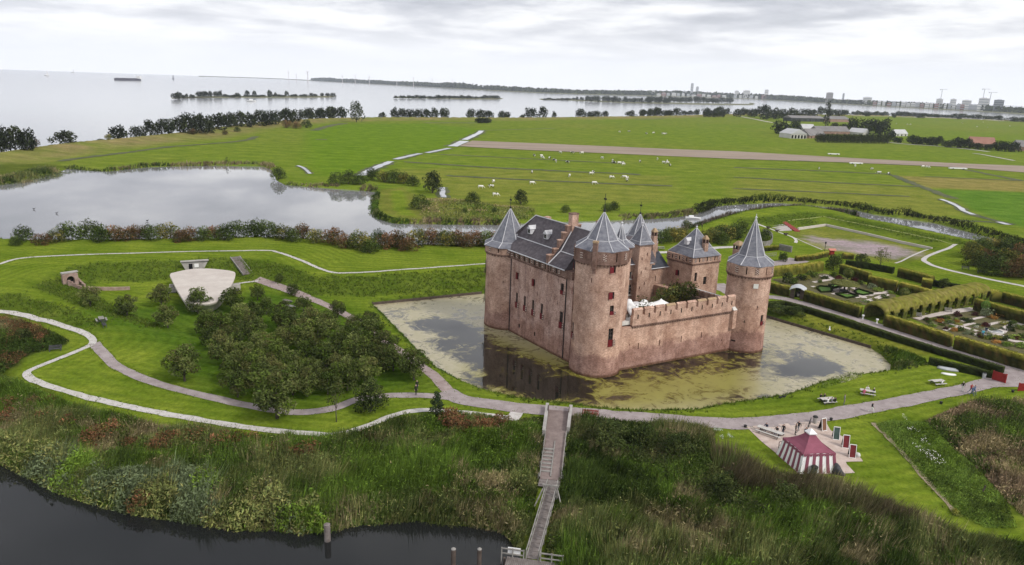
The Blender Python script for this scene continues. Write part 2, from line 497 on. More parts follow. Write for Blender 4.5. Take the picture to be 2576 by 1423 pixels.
GX, GY = np.exp(_ll) * np.sin(_tt), np.exp(_ll) * np.cos(_tt)
GP = np.stack([GX.ravel(), GY.ravel()], 1)
near = (np.hypot(GP[:, 0], GP[:, 1]) < 420)
h = np.full(len(GP), 0.9)
in_fort = near & inside(GP, FORT)
h[in_fort] = np.clip(rbf(GP[in_fort]), 0.25, 4.6)
h += np.where(in_fort, 0.05, 0.1) * vnoise(GP, 9.0, 1) * (near + 0.3)
# the dike along the lake
dl = dist_line(GP, CREST)
sl = np.where(inside(GP, LAKE_POLY), -dl, dl)                 # positive on the polder side
h = np.where(~in_fort, np.maximum(h, 3.5 - np.clip(sl, 0, None) / CREST_IN * 2.6 + 0.25 * vnoise(GP, 30, 3) * (sl > 3)), h)
h = np.where(sl < 0, np.maximum(3.5 + sl * 0.42, -1.5), h)
# shores
def shore(h, poly, bank, depth=1.4, mask=None):
	bb = (GP[:, 0] > poly[:, 0].min() - 30) & (GP[:, 0] < poly[:, 0].max() + 30) & (GP[:, 1] > poly[:, 1].min() - 30) & (GP[:, 1] < poly[:, 1].max() + 30)
	s = np.full(len(GP), -1e3); s[bb] = sdist(GP[bb], poly)
	up = -s * bank + 0.03
	return np.where(s > 0, -np.minimum(depth, 0.25 + s * 0.6), np.minimum(h, up)), s
h, s_moat = shore(h, MOAT, 0.9)
h, s_pond = shore(h, POND, 0.55)
h, s_river = shore(h, RIVER, 0.35)
HG = h.reshape(GX.shape)
def hz_at(x, y):
	"""height of the terrain mesh at (x, y)"""
	x = np.asarray(x, float); y = np.asarray(y, float)
	t = (np.arctan2(x, y) - TH[0]) / (TH[1] - TH[0]); l = (np.log(np.maximum(np.hypot(x, y), 44.01)) - LR[0]) / (LR[1] - LR[0])
	t = np.clip(t, 0, len(TH) - 1.001); l = np.clip(l, 0, len(LR) - 1.001)
	i = np.floor(l).astype(int); j = np.floor(t).astype(int); a = l - i; b = t - j
	return (HG[i, j] * (1 - a) * (1 - b) + HG[i + 1, j] * a * (1 - b) + HG[i, j + 1] * (1 - a) * b + HG[i + 1, j + 1] * a * b)
def GT(x, y, lift=0.0):
	"""the point of the ground (plus lift) seen at photo reading x, y"""
	zs = np.linspace(7.0, 0.0, 141); d = ray(x, y); P_ = EYE + d * ((zs + lift - CAM_H) / d[2])[:, None]
	i = np.where(hz_at(P_[:, 0], P_[:, 1]) >= zs)[0]
	if len(i) == 0: return G(x, y, lift) * np.array([1, 1, 0])
	i = max(int(i[0]), 1); a, c = zs[i - 1], zs[i]
	for _ in range(12):
		m_ = (a + c) / 2; p = G(x, y, m_ + lift)
		if float(hz_at(p[0], p[1])) >= m_: c = m_
		else: a = m_
	p = G(x, y, c + lift)
	return np.array([p[0], p[1], c])
def gpoly(sh, pts):
	return np.array([GT(*sh(x, y))[:2] for x, y in pts])
# ---- colours of the ground cover (regions of different growth)
C_LAWN = np.array([0.12, 0.176, 0.016]); C_ROUGH = np.array([0.066, 0.105, 0.012]); C_POLD = np.array([0.122, 0.182, 0.018]); C_OLIVE = np.array([0.155, 0.182, 0.03])
C_DIKE = np.array([0.20, 0.178, 0.068]); C_SOIL_SHADE = np.array([0.016, 0.018, 0.009]); C_ORCH = np.array([0.06, 0.115, 0.01])  # peat soil, darkened further to stand for shade between the stems
tint = np.tile(C_POLD, (len(GP), 1))
def paint(poly, col, soft=1.5, noise_amp=1.0, mix=1.0):
	global tint
	poly = np.asarray(poly)
	bb = (GP[:, 0] > poly[:, 0].min() - 9) & (GP[:, 0] < poly[:, 0].max() + 9) & (GP[:, 1] > poly[:, 1].min() - 9) & (GP[:, 1] < poly[:, 1].max() + 9)
	if not bb.any(): return
	s = sdist(GP[bb], poly) + vnoise(GP[bb], 3.0, 5) * noise_amp
	f = np.clip(s / soft * 0.5 + 0.5, 0, 1)[:, None] * mix
	tint[bb] = tint[bb] * (1 - f) + np.asarray(col) * f
# polder meadows: broad patches
f = np.clip(vnoise(GP, 140, 8) * 0.7 + 0.35, 0, 1)[:, None]
tint = tint * (1 - f * 0.6) + C_OLIVE * f * 0.6
f = (np.clip(1 - (sl - 14) / 30, 0, 1) * (sl > -30) * np.clip(0.75 + 0.5 * vnoise(GP, 18, 2), 0, 1))[:, None] * (~in_fort)[:, None]
tint = tint * (1 - f) + C_DIKE * f
tint[in_fort] = C_LAWN
# steep slopes of the earthworks are left unmown
gy_, gx_ = np.gradient(HG)
_dl = np.gradient(np.exp(LR))[:, None]; _dt = np.exp(LR)[:, None] * (TH[1] - TH[0])
slope = np.hypot(gy_ / _dl, gx_ / _dt).ravel()
f = (np.clip((slope - 0.12) / 0.12, 0, 1) * in_fort * (np.hypot(GP[:, 0], GP[:, 1]) < 330))[:, None]
tint = tint * (1 - f * 0.85) + C_ROUGH * f * 0.85
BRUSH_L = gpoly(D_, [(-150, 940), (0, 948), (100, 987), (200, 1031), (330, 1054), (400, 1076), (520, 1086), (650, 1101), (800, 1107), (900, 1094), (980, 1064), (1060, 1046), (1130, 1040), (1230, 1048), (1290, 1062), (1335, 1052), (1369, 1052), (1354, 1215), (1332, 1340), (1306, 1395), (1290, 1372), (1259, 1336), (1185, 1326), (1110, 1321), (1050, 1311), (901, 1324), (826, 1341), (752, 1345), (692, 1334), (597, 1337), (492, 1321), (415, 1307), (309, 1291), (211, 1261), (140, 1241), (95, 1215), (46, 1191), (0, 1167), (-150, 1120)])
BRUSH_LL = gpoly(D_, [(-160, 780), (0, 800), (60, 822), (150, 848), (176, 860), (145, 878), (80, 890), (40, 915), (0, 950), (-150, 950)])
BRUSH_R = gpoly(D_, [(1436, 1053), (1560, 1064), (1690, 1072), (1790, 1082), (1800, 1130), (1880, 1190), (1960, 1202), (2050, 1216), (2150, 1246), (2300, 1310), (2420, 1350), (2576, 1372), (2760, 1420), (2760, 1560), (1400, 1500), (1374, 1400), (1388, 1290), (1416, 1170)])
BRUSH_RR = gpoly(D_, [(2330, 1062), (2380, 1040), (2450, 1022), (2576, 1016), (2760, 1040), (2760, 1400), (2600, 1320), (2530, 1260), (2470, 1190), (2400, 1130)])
BRUSH_HERB = gpoly(D_, [(2200, 1068), (2240, 1058), (2330, 1062), (2400, 1130), (2470, 1190), (2530, 1260), (2560, 1330), (2480, 1330), (2410, 1295), (2300, 1180)])
ORCH = gpoly(D_, [(180, 790), (300, 770), (440, 760), (560, 760), (640, 725), (720, 735), (860, 770), (960, 850), (1070, 930), (1100, 985), (950, 985), (880, 1010), (700, 1035), (620, 1015), (480, 975), (420, 930), (430, 890), (330, 850)])
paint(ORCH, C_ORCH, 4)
for b in (BRUSH_L, BRUSH_LL, BRUSH_R, BRUSH_RR): paint(b, C_SOIL_SHADE, 1.0)
paint(BRUSH_HERB, C_ROUGH * 0.8, 1.5)
paint(gpoly(Z1, [(600, 545), (755, 495), (1190, 440), (1800, 575), (2372, 705), (2900, 830), (2700, 950), (2300, 1010), (1500, 860), (1130, 800)]), C_OLIVE * 0.95, 1.5)
paint(gpoly(Z1, [(870, 600), (1000, 590), (1300, 640), (1900, 670), (2400, 760), (2650, 880), (2300, 940), (1700, 850), (1300, 790), (1000, 680)]), (0.27, 0.24, 0.22), 3.0, 3.0)
paint(gpoly(F6, [(690, 400), (960, 350), (1100, 420), (1300, 480), (1500, 470), (1800, 480), (2576, 560), (2576, 700), (2100, 780), (1700, 780), (1160, 770), (900, 760), (660, 660)]), C_OLIVE * 0.85, 3, 4)
paint(gpoly(F6, [(850, 390), (960, 380), (1030, 450), (1050, 600), (1140, 690), (960, 680), (870, 600)]), C_LAWN * 1.05, 1.0)
paint(gpoly(F5, [(-200, 200), (60, 170), (350, 175), (430, 200), (380, 220), (200, 265), (0, 305), (-200, 330)]), C_ROUGH * np.array([1.15, 1, 1.2]), 3)
paint(gpoly(F4, [(1450, 478), (2600, 520), (2800, 560), (2800, 640), (2600, 622), (1700, 580)]), (0.2, 0.185, 0.05), 4)
paint(gpoly(F4, [(1720, 595), (2576, 625), (2800, 650), (2800, 980), (2500, 920), (2060, 770)]), (0.085, 0.17, 0.018), 4)
paint(gpoly(F2, [(0, 500), (280, 445), (830, 440), (1230, 480), (1000, 610), (600, 690), (400, 800), (100, 810), (0, 740)]), (0.105, 0.182, 0.012), 6)
paint(gpoly(CBL, [(0, 690), (270, 810), (200, 780), (60, 700)]), (0.2, 0.15, 0.1), 1)
paint(gpoly(F2, [(560, 765), (1250, 748), (2350, 803), (2576, 808), (2576, 1000), (1700, 1000), (1000, 960), (960, 900), (700, 830)]), C_OLIVE, 6, 3, .85)
paint(gpoly(F4, [(0, 500), (1700, 580), (1950, 690), (2000, 800), (1700, 870), (1200, 740), (0, 690)]), C_OLIVE, 6, 3, .85)
# bank strip right of the moat, yellower
paint(gpoly(Z3, [(640, 960), (850, 830), (1400, 950), (2400, 1250), (2900, 1500), (2600, 1620), (1900, 1390), (1200, 1150)]), (0.135, 0.16, 0.02), 1.0)
mt = bpy.data.materials.new('grass_ground'); mt.use_nodes = True
t = mt.node_tree; b = t.nodes['Principled BSDF']
b.inputs['Roughness'].default_value = 1.0; b.inputs['Specular IOR Level'].default_value = 0.0
geo = N(t, 'ShaderNodeNewGeometry')
at = N(t, 'ShaderNodeAttribute', attribute_name='tint')
na = N(t, 'ShaderNodeTexNoise', i_Scale=0.11, i_Detail=6.0, i_Roughness=0.62); LK(t, geo.outputs['Position'], na.inputs['Vector'])
nb = N(t, 'ShaderNodeTexNoise', i_Scale=1.6, i_Detail=8.0, i_Roughness=0.75); LK(t, geo.outputs['Position'], nb.inputs['Vector'])
mp = N(t, 'ShaderNodeMapping'); mp.inputs['Scale'].default_value = (0.05, 0.9, 1); mp.inputs['Rotation'].default_value = (0, 0, 0.12)
LK(t, geo.outputs['Position'], mp.inputs[0])
nc = N(t, 'ShaderNodeTexNoise', i_Scale=0.8, i_Detail=4.0); LK(t, mp.outputs[0], nc.inputs['Vector'])
r1 = ramp(t, [(0.3, (0.74, 0.80, 0.7)), (0.7, (1.32, 1.18, 1.4))]); LK(t, na.outputs['Fac'], r1.inputs[0])
r2 = ramp(t, [(0.3, (0.58, 0.63, 0.55)), (0.7, (1.42, 1.34, 1.4))]); LK(t, nb.outputs['Fac'], r2.inputs[0])
r3 = ramp(t, [(0.35, (0.86, 0.9, 0.85)), (0.65, (1.16, 1.1, 1.2))]); LK(t, nc.outputs['Fac'], r3.inputs[0])
c = mixc(t, 1.0, at.outputs['Color'], r1.outputs[0], 'MULTIPLY'); c = mixc(t, 1.0, c, r2.outputs[0], 'MULTIPLY'); c = mixc(t, 1.0, c, r3.outputs[0], 'MULTIPLY')
am = N(t, 'ShaderNodeAttribute', attribute_name='mow'); sm_ = N(t, 'ShaderNodeSeparateXYZ'); LK(t, am.outputs['Vector'], sm_.inputs[0])
wv = math_n(t, 'SINE', math_n(t, 'ADD', math_n(t, 'MULTIPLY', sm_.outputs[0], 3.3), math_n(t, 'MULTIPLY', na.outputs['Fac'], 7.0)))
wv = math_n(t, 'ADD', math_n(t, 'MULTIPLY', math_n(t, 'MULTIPLY', wv, sm_.outputs[1]), 0.12), 1.0)
cw_ = N(t, 'ShaderNodeCombineColor')
for i in range(3): LK(t, wv, cw_.inputs[i])
c = mixc(t, 1.0, c, cw_.outputs[0], 'MULTIPLY')
LK(t, c, b.inputs['Base Color'])
bp = N(t, 'ShaderNodeBump'); bp.inputs['Strength'].default_value = 0.5; bp.inputs['Distance'].default_value = 0.15
LK(t, nb.outputs['Fac'], bp.inputs['Height']); LK(t, bp.outputs[0], b.inputs['Normal'])
M_GROUND = mt
nr, nc_ = GX.shape
idx = np.arange(nr * nc_).reshape(nr, nc_)
Fq = np.stack([idx[:-1, :-1], idx[:-1, 1:], idx[1:, 1:], idx[1:, :-1]], -1).reshape(-1, 4)
# CCW seen from above
Fq = Fq[:, ::-1]
keepf = (h[Fq] > -1.15).any(1)
Fq = Fq[keepf]
used = np.unique(Fq); remap = np.zeros(len(h), int); remap[used] = np.arange(len(used))
MOWP = []
for pl in ([(-120, 770), (0, 785), (100, 805), (180, 828), (222, 845), (234, 862), (150, 902), (66, 941), (130, 974), (250, 1008), (430, 1045), (600, 1073), (780, 1092), (860, 1092), (1000, 1043), (1130, 1036)], [(-120, 705), (0, 665), (200, 642), (650, 631), (760, 657), (830, 685), (1212, 665)], [(1180, 1010), (1380, 1033), (1800, 1065), (2050, 1049), (2400, 985), (2600, 930)], [Z1(0, 300), Z1(1000, 205), Z1(2372, 445), CG(1480, 283), CG(1830, 420)]):
	MOWP.append(smooth_line([GT(*p)[:2] for p in pl], 2.0))
mow = np.full(len(GP), 999.0); nf = np.where(in_fort)[0]
mow[nf] = np.min([dist_line(GP[nf], m_) for m_ in MOWP], 0)
mow[~in_fort] = GP[~in_fort][:, 1] * 0.12 + GP[~in_fort][:, 0] * .02
law = np.where(in_fort, np.clip(1 - slope / .25, 0, 1), .35)
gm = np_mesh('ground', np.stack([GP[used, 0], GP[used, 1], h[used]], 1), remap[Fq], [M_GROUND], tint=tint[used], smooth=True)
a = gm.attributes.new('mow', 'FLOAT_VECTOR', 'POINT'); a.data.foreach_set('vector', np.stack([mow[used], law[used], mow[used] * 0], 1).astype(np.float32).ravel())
ground = inst('ground', gm); tag(ground, kind='structure')
# -------- waters
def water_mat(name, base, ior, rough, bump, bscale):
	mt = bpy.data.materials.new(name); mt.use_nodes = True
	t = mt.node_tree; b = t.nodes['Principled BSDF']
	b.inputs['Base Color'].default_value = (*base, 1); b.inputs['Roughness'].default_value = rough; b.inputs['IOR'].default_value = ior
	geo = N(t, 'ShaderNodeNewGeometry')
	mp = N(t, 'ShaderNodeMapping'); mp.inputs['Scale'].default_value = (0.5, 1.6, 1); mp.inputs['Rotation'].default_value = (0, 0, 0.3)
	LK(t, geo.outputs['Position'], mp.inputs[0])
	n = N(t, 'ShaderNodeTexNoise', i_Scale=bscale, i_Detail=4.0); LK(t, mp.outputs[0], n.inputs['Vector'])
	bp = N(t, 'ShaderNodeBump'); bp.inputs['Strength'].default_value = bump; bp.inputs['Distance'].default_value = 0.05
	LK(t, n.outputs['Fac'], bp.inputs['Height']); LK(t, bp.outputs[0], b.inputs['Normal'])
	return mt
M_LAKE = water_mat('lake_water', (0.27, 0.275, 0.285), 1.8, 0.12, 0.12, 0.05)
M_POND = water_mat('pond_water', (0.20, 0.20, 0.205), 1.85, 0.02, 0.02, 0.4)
M_RIVER = water_mat('river_water', (0.012, 0.013, 0.013), 1.33, 0.03, 0.06, 0.9)
def flat(name, poly, z, mt):
	poly = [tuple(map(float, p[:2])) for p in poly]
	from mathutils.geometry import tessellate_polygon
	tris = tessellate_polygon([[Vector((x, y, 0)) for x, y in poly]])
	V = [(x, y, z) for x, y in poly]
	fs = []
	for a, b, c in tris:
		ax, ay = poly[a]; bx, by = poly[b]; cx, cy = poly[c]
		fs.append((a, b, c) if (bx - ax) * (cy - ay) - (by - ay) * (cx - ax) > 0 else (a, c, b))
	me = np_mesh(name, np.array(V), np.array(fs), [mt])
	return tag(inst(name, me), kind='structure')
def grow(poly, d):
	"""push an outline outwards by d"""
	P = np.asarray(poly); n = len(P); o = []
	area = 0.5 * np.sum(P[:, 0] * np.roll(P[:, 1], -1) - P[:, 1] * np.roll(P[:, 0], -1))
	for i in range(n):
		e = P[(i + 1) % n] - P[i - 1]; e = e / (np.linalg.norm(e) + 1e-9)
		o.append(P[i] + np.array([e[1], -e[0]]) * d * (1 if area > 0 else -1))
	return np.array(o)
RL = 12300.0
lake_line = [p for p in CREST if True]
_lk = np.array(lake_line) + np.array([0, -4.0])
ang = np.linspace(math.atan2(1500, 3200), math.pi - math.atan2(300, 1500), 60)
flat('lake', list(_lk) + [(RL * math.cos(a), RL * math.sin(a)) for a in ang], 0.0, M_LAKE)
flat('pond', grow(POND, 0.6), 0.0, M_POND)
flat('river', RIVER if True else 0, -0.0, M_RIVER)
# moat: open water with a skin of duckweed
mt = bpy.data.materials.new('moat_water'); mt.use_nodes = True
t = mt.node_tree; b = t.nodes['Principled BSDF']
geo = N(t, 'ShaderNodeNewGeometry')
at = N(t, 'ShaderNodeAttribute', attribute_name='tint')
sp = N(t, 'ShaderNodeSeparateColor'); LK(t, at.outputs['Color'], sp.inputs[0])
n1 = N(t, 'ShaderNodeTexNoise', i_Scale=0.16, i_Detail=7.0, i_Roughness=0.6, i_Distortion=0.8); LK(t, geo.outputs['Position'], n1.inputs['Vector'])
n2 = N(t, 'ShaderNodeTexNoise', i_Scale=0.3, i_Detail=6.0, i_Roughness=0.58, i_Distortion=2.4); LK(t, geo.outputs['Position'], n2.inputs['Vector'])
v = math_n(t, 'ADD', math_n(t, 'MULTIPLY', n1.outputs['Fac'], 0.5), math_n(t, 'MULTIPLY', n2.outputs['Fac'], 0.5))
v = math_n(t, 'ADD', v, math_n(t, 'SUBTRACT', sp.outputs[0], 0.5))
cov = ramp(t, [(0.43, (0, 0, 0)), (0.57, (1, 1, 1))]); LK(t, v, cov.inputs[0])
n3 = N(t, 'ShaderNodeTexNoise', i_Scale=0.9, i_Detail=6.0, i_Roughness=0.7); LK(t, geo.outputs['Position'], n3.inputs['Vector'])
wc = ramp(t, [(0.3, (0.20, 0.185, 0.04)), (0.5, (0.28, 0.265, 0.07)), (0.7, (0.34, 0.33, 0.12))]); LK(t, n3.outputs['Fac'], wc.inputs[0])
# the weed dries paler where it lies thin
pr = ramp(t, [(0.3, (0.28, 0.255, 0.13)), (0.7, (0.42, 0.37, 0.26))]); LK(t, n3.outputs['Fac'], pr.inputs[0])
pale = pr.outputs[0]
thick = ramp(t, [(0.43, (0.012, 0.012, 0.010)), (0.475, (0.055, 0.047, 0.016)), (0.525, (0.17, 0.155, 0.035)), (0.62, (0.28, 0.265, 0.075))])
LK(t, v, thick.inputs[0])
bc = mixc(t, cov.outputs[0], (0.03, 0.03, 0.028), pale)
bc = mixc(t, sp.outputs[1], mixc(t, 0.35, thick.outputs[0], mixc(t, 1.0, thick.outputs[0], wc.outputs[0], 'OVERLAY')), bc)
LK(t, bc, b.inputs['Base Color'])
rr = math_n(t, 'ADD', math_n(t, 'MULTIPLY', cov.outputs[0], 0.30), 0.02); LK(t, rr, b.inputs['Roughness'])
b.inputs['IOR'].default_value = 1.5
M_MOAT = mt
lo, hi = MOAT.min(0) - 1, MOAT.max(0) + 1
mx, my = np.meshgrid(np.arange(lo[0], hi[0], 1.0), np.arange(lo[1], hi[1], 1.0))
mP = np.stack([mx.ravel(), my.ravel()], 1)
cov_ = np.full(len(mP), 0.58); pal = np.full(len(mP), 1.0)
def mpaint(sh, pts, c=None, p=None, soft=1.5):
	poly = np.array([G(*sh(x, y), 0)[:2] for x, y in pts])
	f = np.clip(sdist(mP, poly) / soft * 0.5 + 0.5, 0, 1)
	if c is not None: cov_[:] = cov_ * (1 - f) + c * f
	if p is not None: pal[:] = pal * (1 - f) + p * f
mpaint(D_, [(1205, 980), (1208, 840), (1430, 900), (1560, 900), (1840, 880), (1912, 890), (1912, 1000), (1800, 1035), (1600, 1045), (1400, 1030)], 0.60, 0.0, 5)
mpaint(D_, [(1190, 860), (1230, 850), (1420, 950), (1480, 1005), (1300, 1000), (1190, 960)], 0.375, 0.0, 3)
mpaint(D_, [(1360, 955), (1420, 952), (1480, 965), (1470, 990), (1390, 985)], 0.34, 0.0)
mpaint(D_, [(1430, 1000), (1600, 992), (1605, 1004), (1450, 1012)], 0.44, 0.0, 1)
mpaint(D_, [(1220, 985), (1400, 1010), (1500, 1025), (1500, 1032), (1300, 1020)], 0.46, 0.0, 1)
mpaint(D_, [(1030, 812), (1090, 797), (1150, 808), (1210, 830), (1210, 900), (1150, 895), (1085, 860), (1130, 850)], 0.33, 0.3, 2)
mpaint(D_, [(1115, 850), (1210, 845), (1210, 935), (1165, 905)], 0.40, 0.5, 2)
mpaint(D_, [(1950, 920), (2000, 905), (2050, 895), (2120, 925), (2080, 945), (1960, 945)], 0.30, 0.3, 2)
mpaint(D_, [(1900, 860), (1960, 860), (2000, 890), (1960, 920), (1920, 950)], 0.5, 0.9, 3)
mpaint(D_, [(1400, 930), (1800, 880), (1920, 885), (1900, 912), (1600, 946), (1480, 970)], 0.425, 0.0, 5)
mpaint(D_, [(1780, 1020), (1860, 990), (1830, 1035), (1750, 1040)], 0.50, 0.2, 2)
gw = mx.shape
ii = np.arange(mx.size).reshape(gw)
mq = np.stack([ii[:-1, :-1], ii[:-1, 1:], ii[1:, 1:], ii[1:, :-1]], -1).reshape(-1, 4)
sm = sdist(mP, MOAT)
mq = mq[(sm[mq] > -1.6).any(1)]
moat = inst('moat', np_mesh('moat', np.stack([mP[:, 0], mP[:, 1], np.zeros(len(mP))], 1), mq, [M_MOAT], tint=np.stack([cov_, pal, pal * 0], 1)))
tag(moat, kind='structure')
# -------- paths and other sheets laid on the ground
EDGES = []
def ribbon(name, pts, width, mt, lift=0.05, step=0.8, cross=5, wob=0.12, sh=None, smooth=True, kind='structure', taper=None, wpts=False):
	line = np.array(pts)[:, :2] if wpts else np.array([GT(*(sh(x, y) if sh else (x, y)))[:2] for x, y in pts])
	L = smooth_line(line, step) if smooth else seg_line(line, step)
	n = len(L); V = []; Fs = []
	dr = np.gradient(L, axis=0); dr /= np.linalg.norm(dr, axis=1)[:, None] + 1e-9
	nrm = np.stack([-dr[:, 1], dr[:, 0]], 1)
	wl = 1 + wob * (vnoise(L, 2.5, 3.3) + .5 * vnoise(L, .7, 1.3)); wr = 1 + wob * (vnoise(L + 31, 2.5, 4.1) + .5 * vnoise(L, .7, 2.3))
	for k in range(cross):
		u = k / (cross - 1) * 2 - 1
		off = u * width / 2 * np.where(u < 0, wl, wr)
		q = L + nrm * off[:, None]
		V.append(np.column_stack([q, np.maximum(hz_at(q[:, 0], q[:, 1]), -0.2) + lift]))
	V = np.stack(V, 1).reshape(-1, 3)
	ii = np.arange(n * cross).reshape(n, cross)
	Fq = np.stack([ii[:-1, :-1], ii[1:, :-1], ii[1:, 1:], ii[:-1, 1:]], -1).reshape(-1, 4)[:, ::-1]
	o = inst(name, np_mesh(name, V, Fq, [mt], smooth=True))
	if kind: tag(o, kind=kind)
	if width < 4 and step < 1 and lift < .09: EDGES.append((L, width))
	return o, L
def drape(name, poly, mt, lift=0.06, res=1.0, kind='structure', edge=0.0):
	poly = np.asarray(poly)
	lo, hi = poly.min(0), poly.max(0)
	x, y = np.meshgrid(np.arange(lo[0] - res, hi[0] + 2 * res, res), np.arange(lo[1] - res, hi[1] + 2 * res, res))
	Pn = np.stack([x.ravel(), y.ravel()], 1)
	s = sdist(Pn, poly)
	# snap near-border points onto the border
	P2 = Pn.copy()
	nb_ = np.abs(s) < res * 0.72
	for i in np.where(nb_)[0]:
		p = Pn[i]; best = None
		for a, b_ in zip(poly, np.roll(poly, -1, 0)):
			ab = b_ - a; tt = np.clip(((p - a) @ ab) / (ab @ ab + 1e-9), 0, 1); q = a + tt * ab
			d = np.linalg.norm(q - p)
			if best is None or d < best[0]: best = (d, q)
		P2[i] = best[1]
	ok = (s > 0) | nb_
	ii = np.arange(x.size).reshape(x.shape)
	Fq = np.stack([ii[:-1, :-1], ii[:-1, 1:], ii[1:, 1:], ii[1:, :-1]], -1).reshape(-1, 4)
	Fq = Fq[ok[Fq].all(1)]
	V = np.column_stack([P2, hz_at(P2[:, 0], P2[:, 1]) + lift])
	o = inst(name, np_mesh(name, V, Fq, [mt], smooth=True))
	return tag(o, kind=kind)
M_SHELL = mat('shell_gravel', (0.50, 0.475, 0.455), (0.32, 0.30, 0.25), scale=1.4, contrast=(0.45, 0.8), fine=0.25, fscale=5)
M_CLINK = mat('clinker_paving', (0.25, 0.21, 0.205), (0.34, 0.295, 0.29), scale=0.7, fine=0.22, fscale=6, stretch=(1, 1, 1))
M_CLINK2 = mat('pink_clinker', (0.26, 0.20, 0.185), (0.35, 0.285, 0.27), scale=0.9, fine=0.2, fscale=6)
M_GRAVEL = mat('patio_gravel', (0.42, 0.33, 0.28), (0.52, 0.43, 0.38), scale=0.8, fine=0.15, fscale=7)
M_FIELD = mat('ploughed_soil', (0.24, 0.185, 0.14), (0.30, 0.235, 0.185), scale=0.05, fine=0.2, fscale=0.6, stretch=(0.3, 1.5, 1))
M_SEDGE = mat('ditch_sedge', (0.045, 0.065, 0.02), (0.10, 0.10, 0.04), scale=0.3, fine=0.3, fscale=1.0)
M_DITCH = water_mat('ditch_water', (0.30, 0.30, 0.31), 1.8, 0.05, 0.02, 0.4)
ribbon('rampart_path', [(-120, 705), (-40, 678), (0, 665), (60, 650), (200, 642), (400, 636), (650, 631), (700, 636), (760, 657), (830, 685), (900, 687), (1050, 677), (1212, 665), (1330, 657)], 1.0, M_SHELL)
ribbon('bastion_path', [(-120, 770), (0, 785), (100, 805), (180, 828), (222, 845), (234, 862), (205, 880), (150, 902), (85, 928), (66, 941), (85, 958), (130, 974), (250, 1008), (430, 1045), (600, 1073), (780, 1092), (860, 1092), (930, 1070), (1000, 1043), (1060, 1033), (1130, 1036), (1200, 1043), (1280, 1052)], 1.12, M_SHELL, wob=.22)
ribbon('shell_spur', [(1284, 1058), (1296, 1045), (1302, 1034)], 1.9, M_SHELL, lift=0.055, step=0.5)
ribbon('orchard_path', [(236, 864), (265, 895), (300, 925), (380, 960), (500, 993), (620, 1020), (740, 1038), (830, 1030), (900, 1006), (980, 996), (1060, 996), (1145, 1003)], 1.75, M_CLINK)
ribbon('brick_path', [(646, 703), (700, 722), (820, 768), (905, 812), (985, 870), (1080, 936), (1135, 990), (1180, 1010)], 2.1, M_CLINK2, lift=0.045, smooth=True)
ribbon('main_road', [(1120, 985), (1170, 1008), (1235, 1017), (1300, 1025), (1380, 1033), (1500, 1043), (1640, 1053), (1800, 1065), (1900, 1064), (2050, 1049), (2200, 1024), (2400, 985), (2500, 960), (2600, 930), (2700, 900)], 3.3, M_CLINK, lift=0.06)
ribbon('garden_road', [CG(60, 655), CG(240, 670), CG(560, 755), CG(800, 830), CG(1300, 990), CG(1600, 1090), CG(1760, 1160), CG(1900, 1230)], 3.0, M_CLINK, lift=0.065)
drape('gate_paving', gpoly(D_, [(2497, 968), (2505, 935), (2540, 920), (2640, 940), (2640, 985), (2560, 975), (2510, 975), (2460, 985)]), M_CLINK, lift=0.075)
ribbon('terreplein_path', [Z1(120, 395), Z1(350, 480), Z1(560, 560), Z1(690, 610), Z1(735, 660), Z1(720, 690)], 1.0, M_SHELL)
ribbon('rampart_walk', [CG(1375, 305), CG(1180, 390), CG(1190, 430), CG(1300, 470), CG(1560, 530), CG(1830, 585), CG(2000, 625)], 1.3, M_SHELL)
ribbon('forecourt_path', [Z4(200, 605), Z4(380, 600), Z4(700, 575), Z4(1100, 535), Z4(1400, 520), Z4(2010, 500)], 2.0, M_SHELL)
ribbon('forecourt_paving', [Z1(330, 1040), Z1(450, 1020), Z1(640, 990), Z1(780, 950)], 6.0, M_CLINK)
ribbon('moat_bridge_approach', [(1905, 762), (1850, 740), (1800, 715)], 5.0, M_CLINK, lift=0.07)
# polder: ploughed strip, ditches, tracks
FIELD = gpoly(F2, [(1080, 600), (1170, 562), (2200, 605), (2576, 622)])
FIELD = np.vstack([FIELD, gpoly(F4, [(0, 262), (1100, 325), (2000, 370), (2576, 392), (2900, 408), (2900, 470), (2576, 450), (1900, 400), (1000, 362), (0, 330)]), gpoly(F2, [(2200, 655), (1600, 630), (1180, 608)])])
drape('ploughed_field', FIELD, M_FIELD, lift=0.25, res=5.0)
def ditch(pts, w, sh=None, water=True, name='ditch'):
	if w:
		ribbon('ditch_bank', pts, w * 1.7 + 1.0, M_SEDGE, lift=0.12, step=4, sh=sh, wob=0.5)
	if water:
		ribbon(name, pts, w, M_DITCH, lift=0.2, step=4, sh=sh, wob=0.25)
ditch([(385, 808), (470, 762), (600, 708)], 4.2, F2); ditch([(625, 693), (720, 672), (805, 652)], 3.8, F2); ditch([(850, 648), (930, 632), (1008, 615)], 3.8, F2)
ditch([(1030, 602), (1075, 583), (1118, 564)], 7.0, F2); ditch([(1115, 556), (1160, 535), (1210, 512), (1235, 492)], 5.0, F2)
ditch([(962, 890), (960, 925), (968, 962)], 2.2, F2)
ditch([F4(1840, 687), F4(1940, 725), F4(2020, 770), F4(2040, 790), F4(2130, 825)], 2.2); ditch([F4(2350, 890), F4(2440, 915)], 3.0)
ditch([F5(1930, 185), F5(1975, 205), F5(2010, 238)], 1.6)
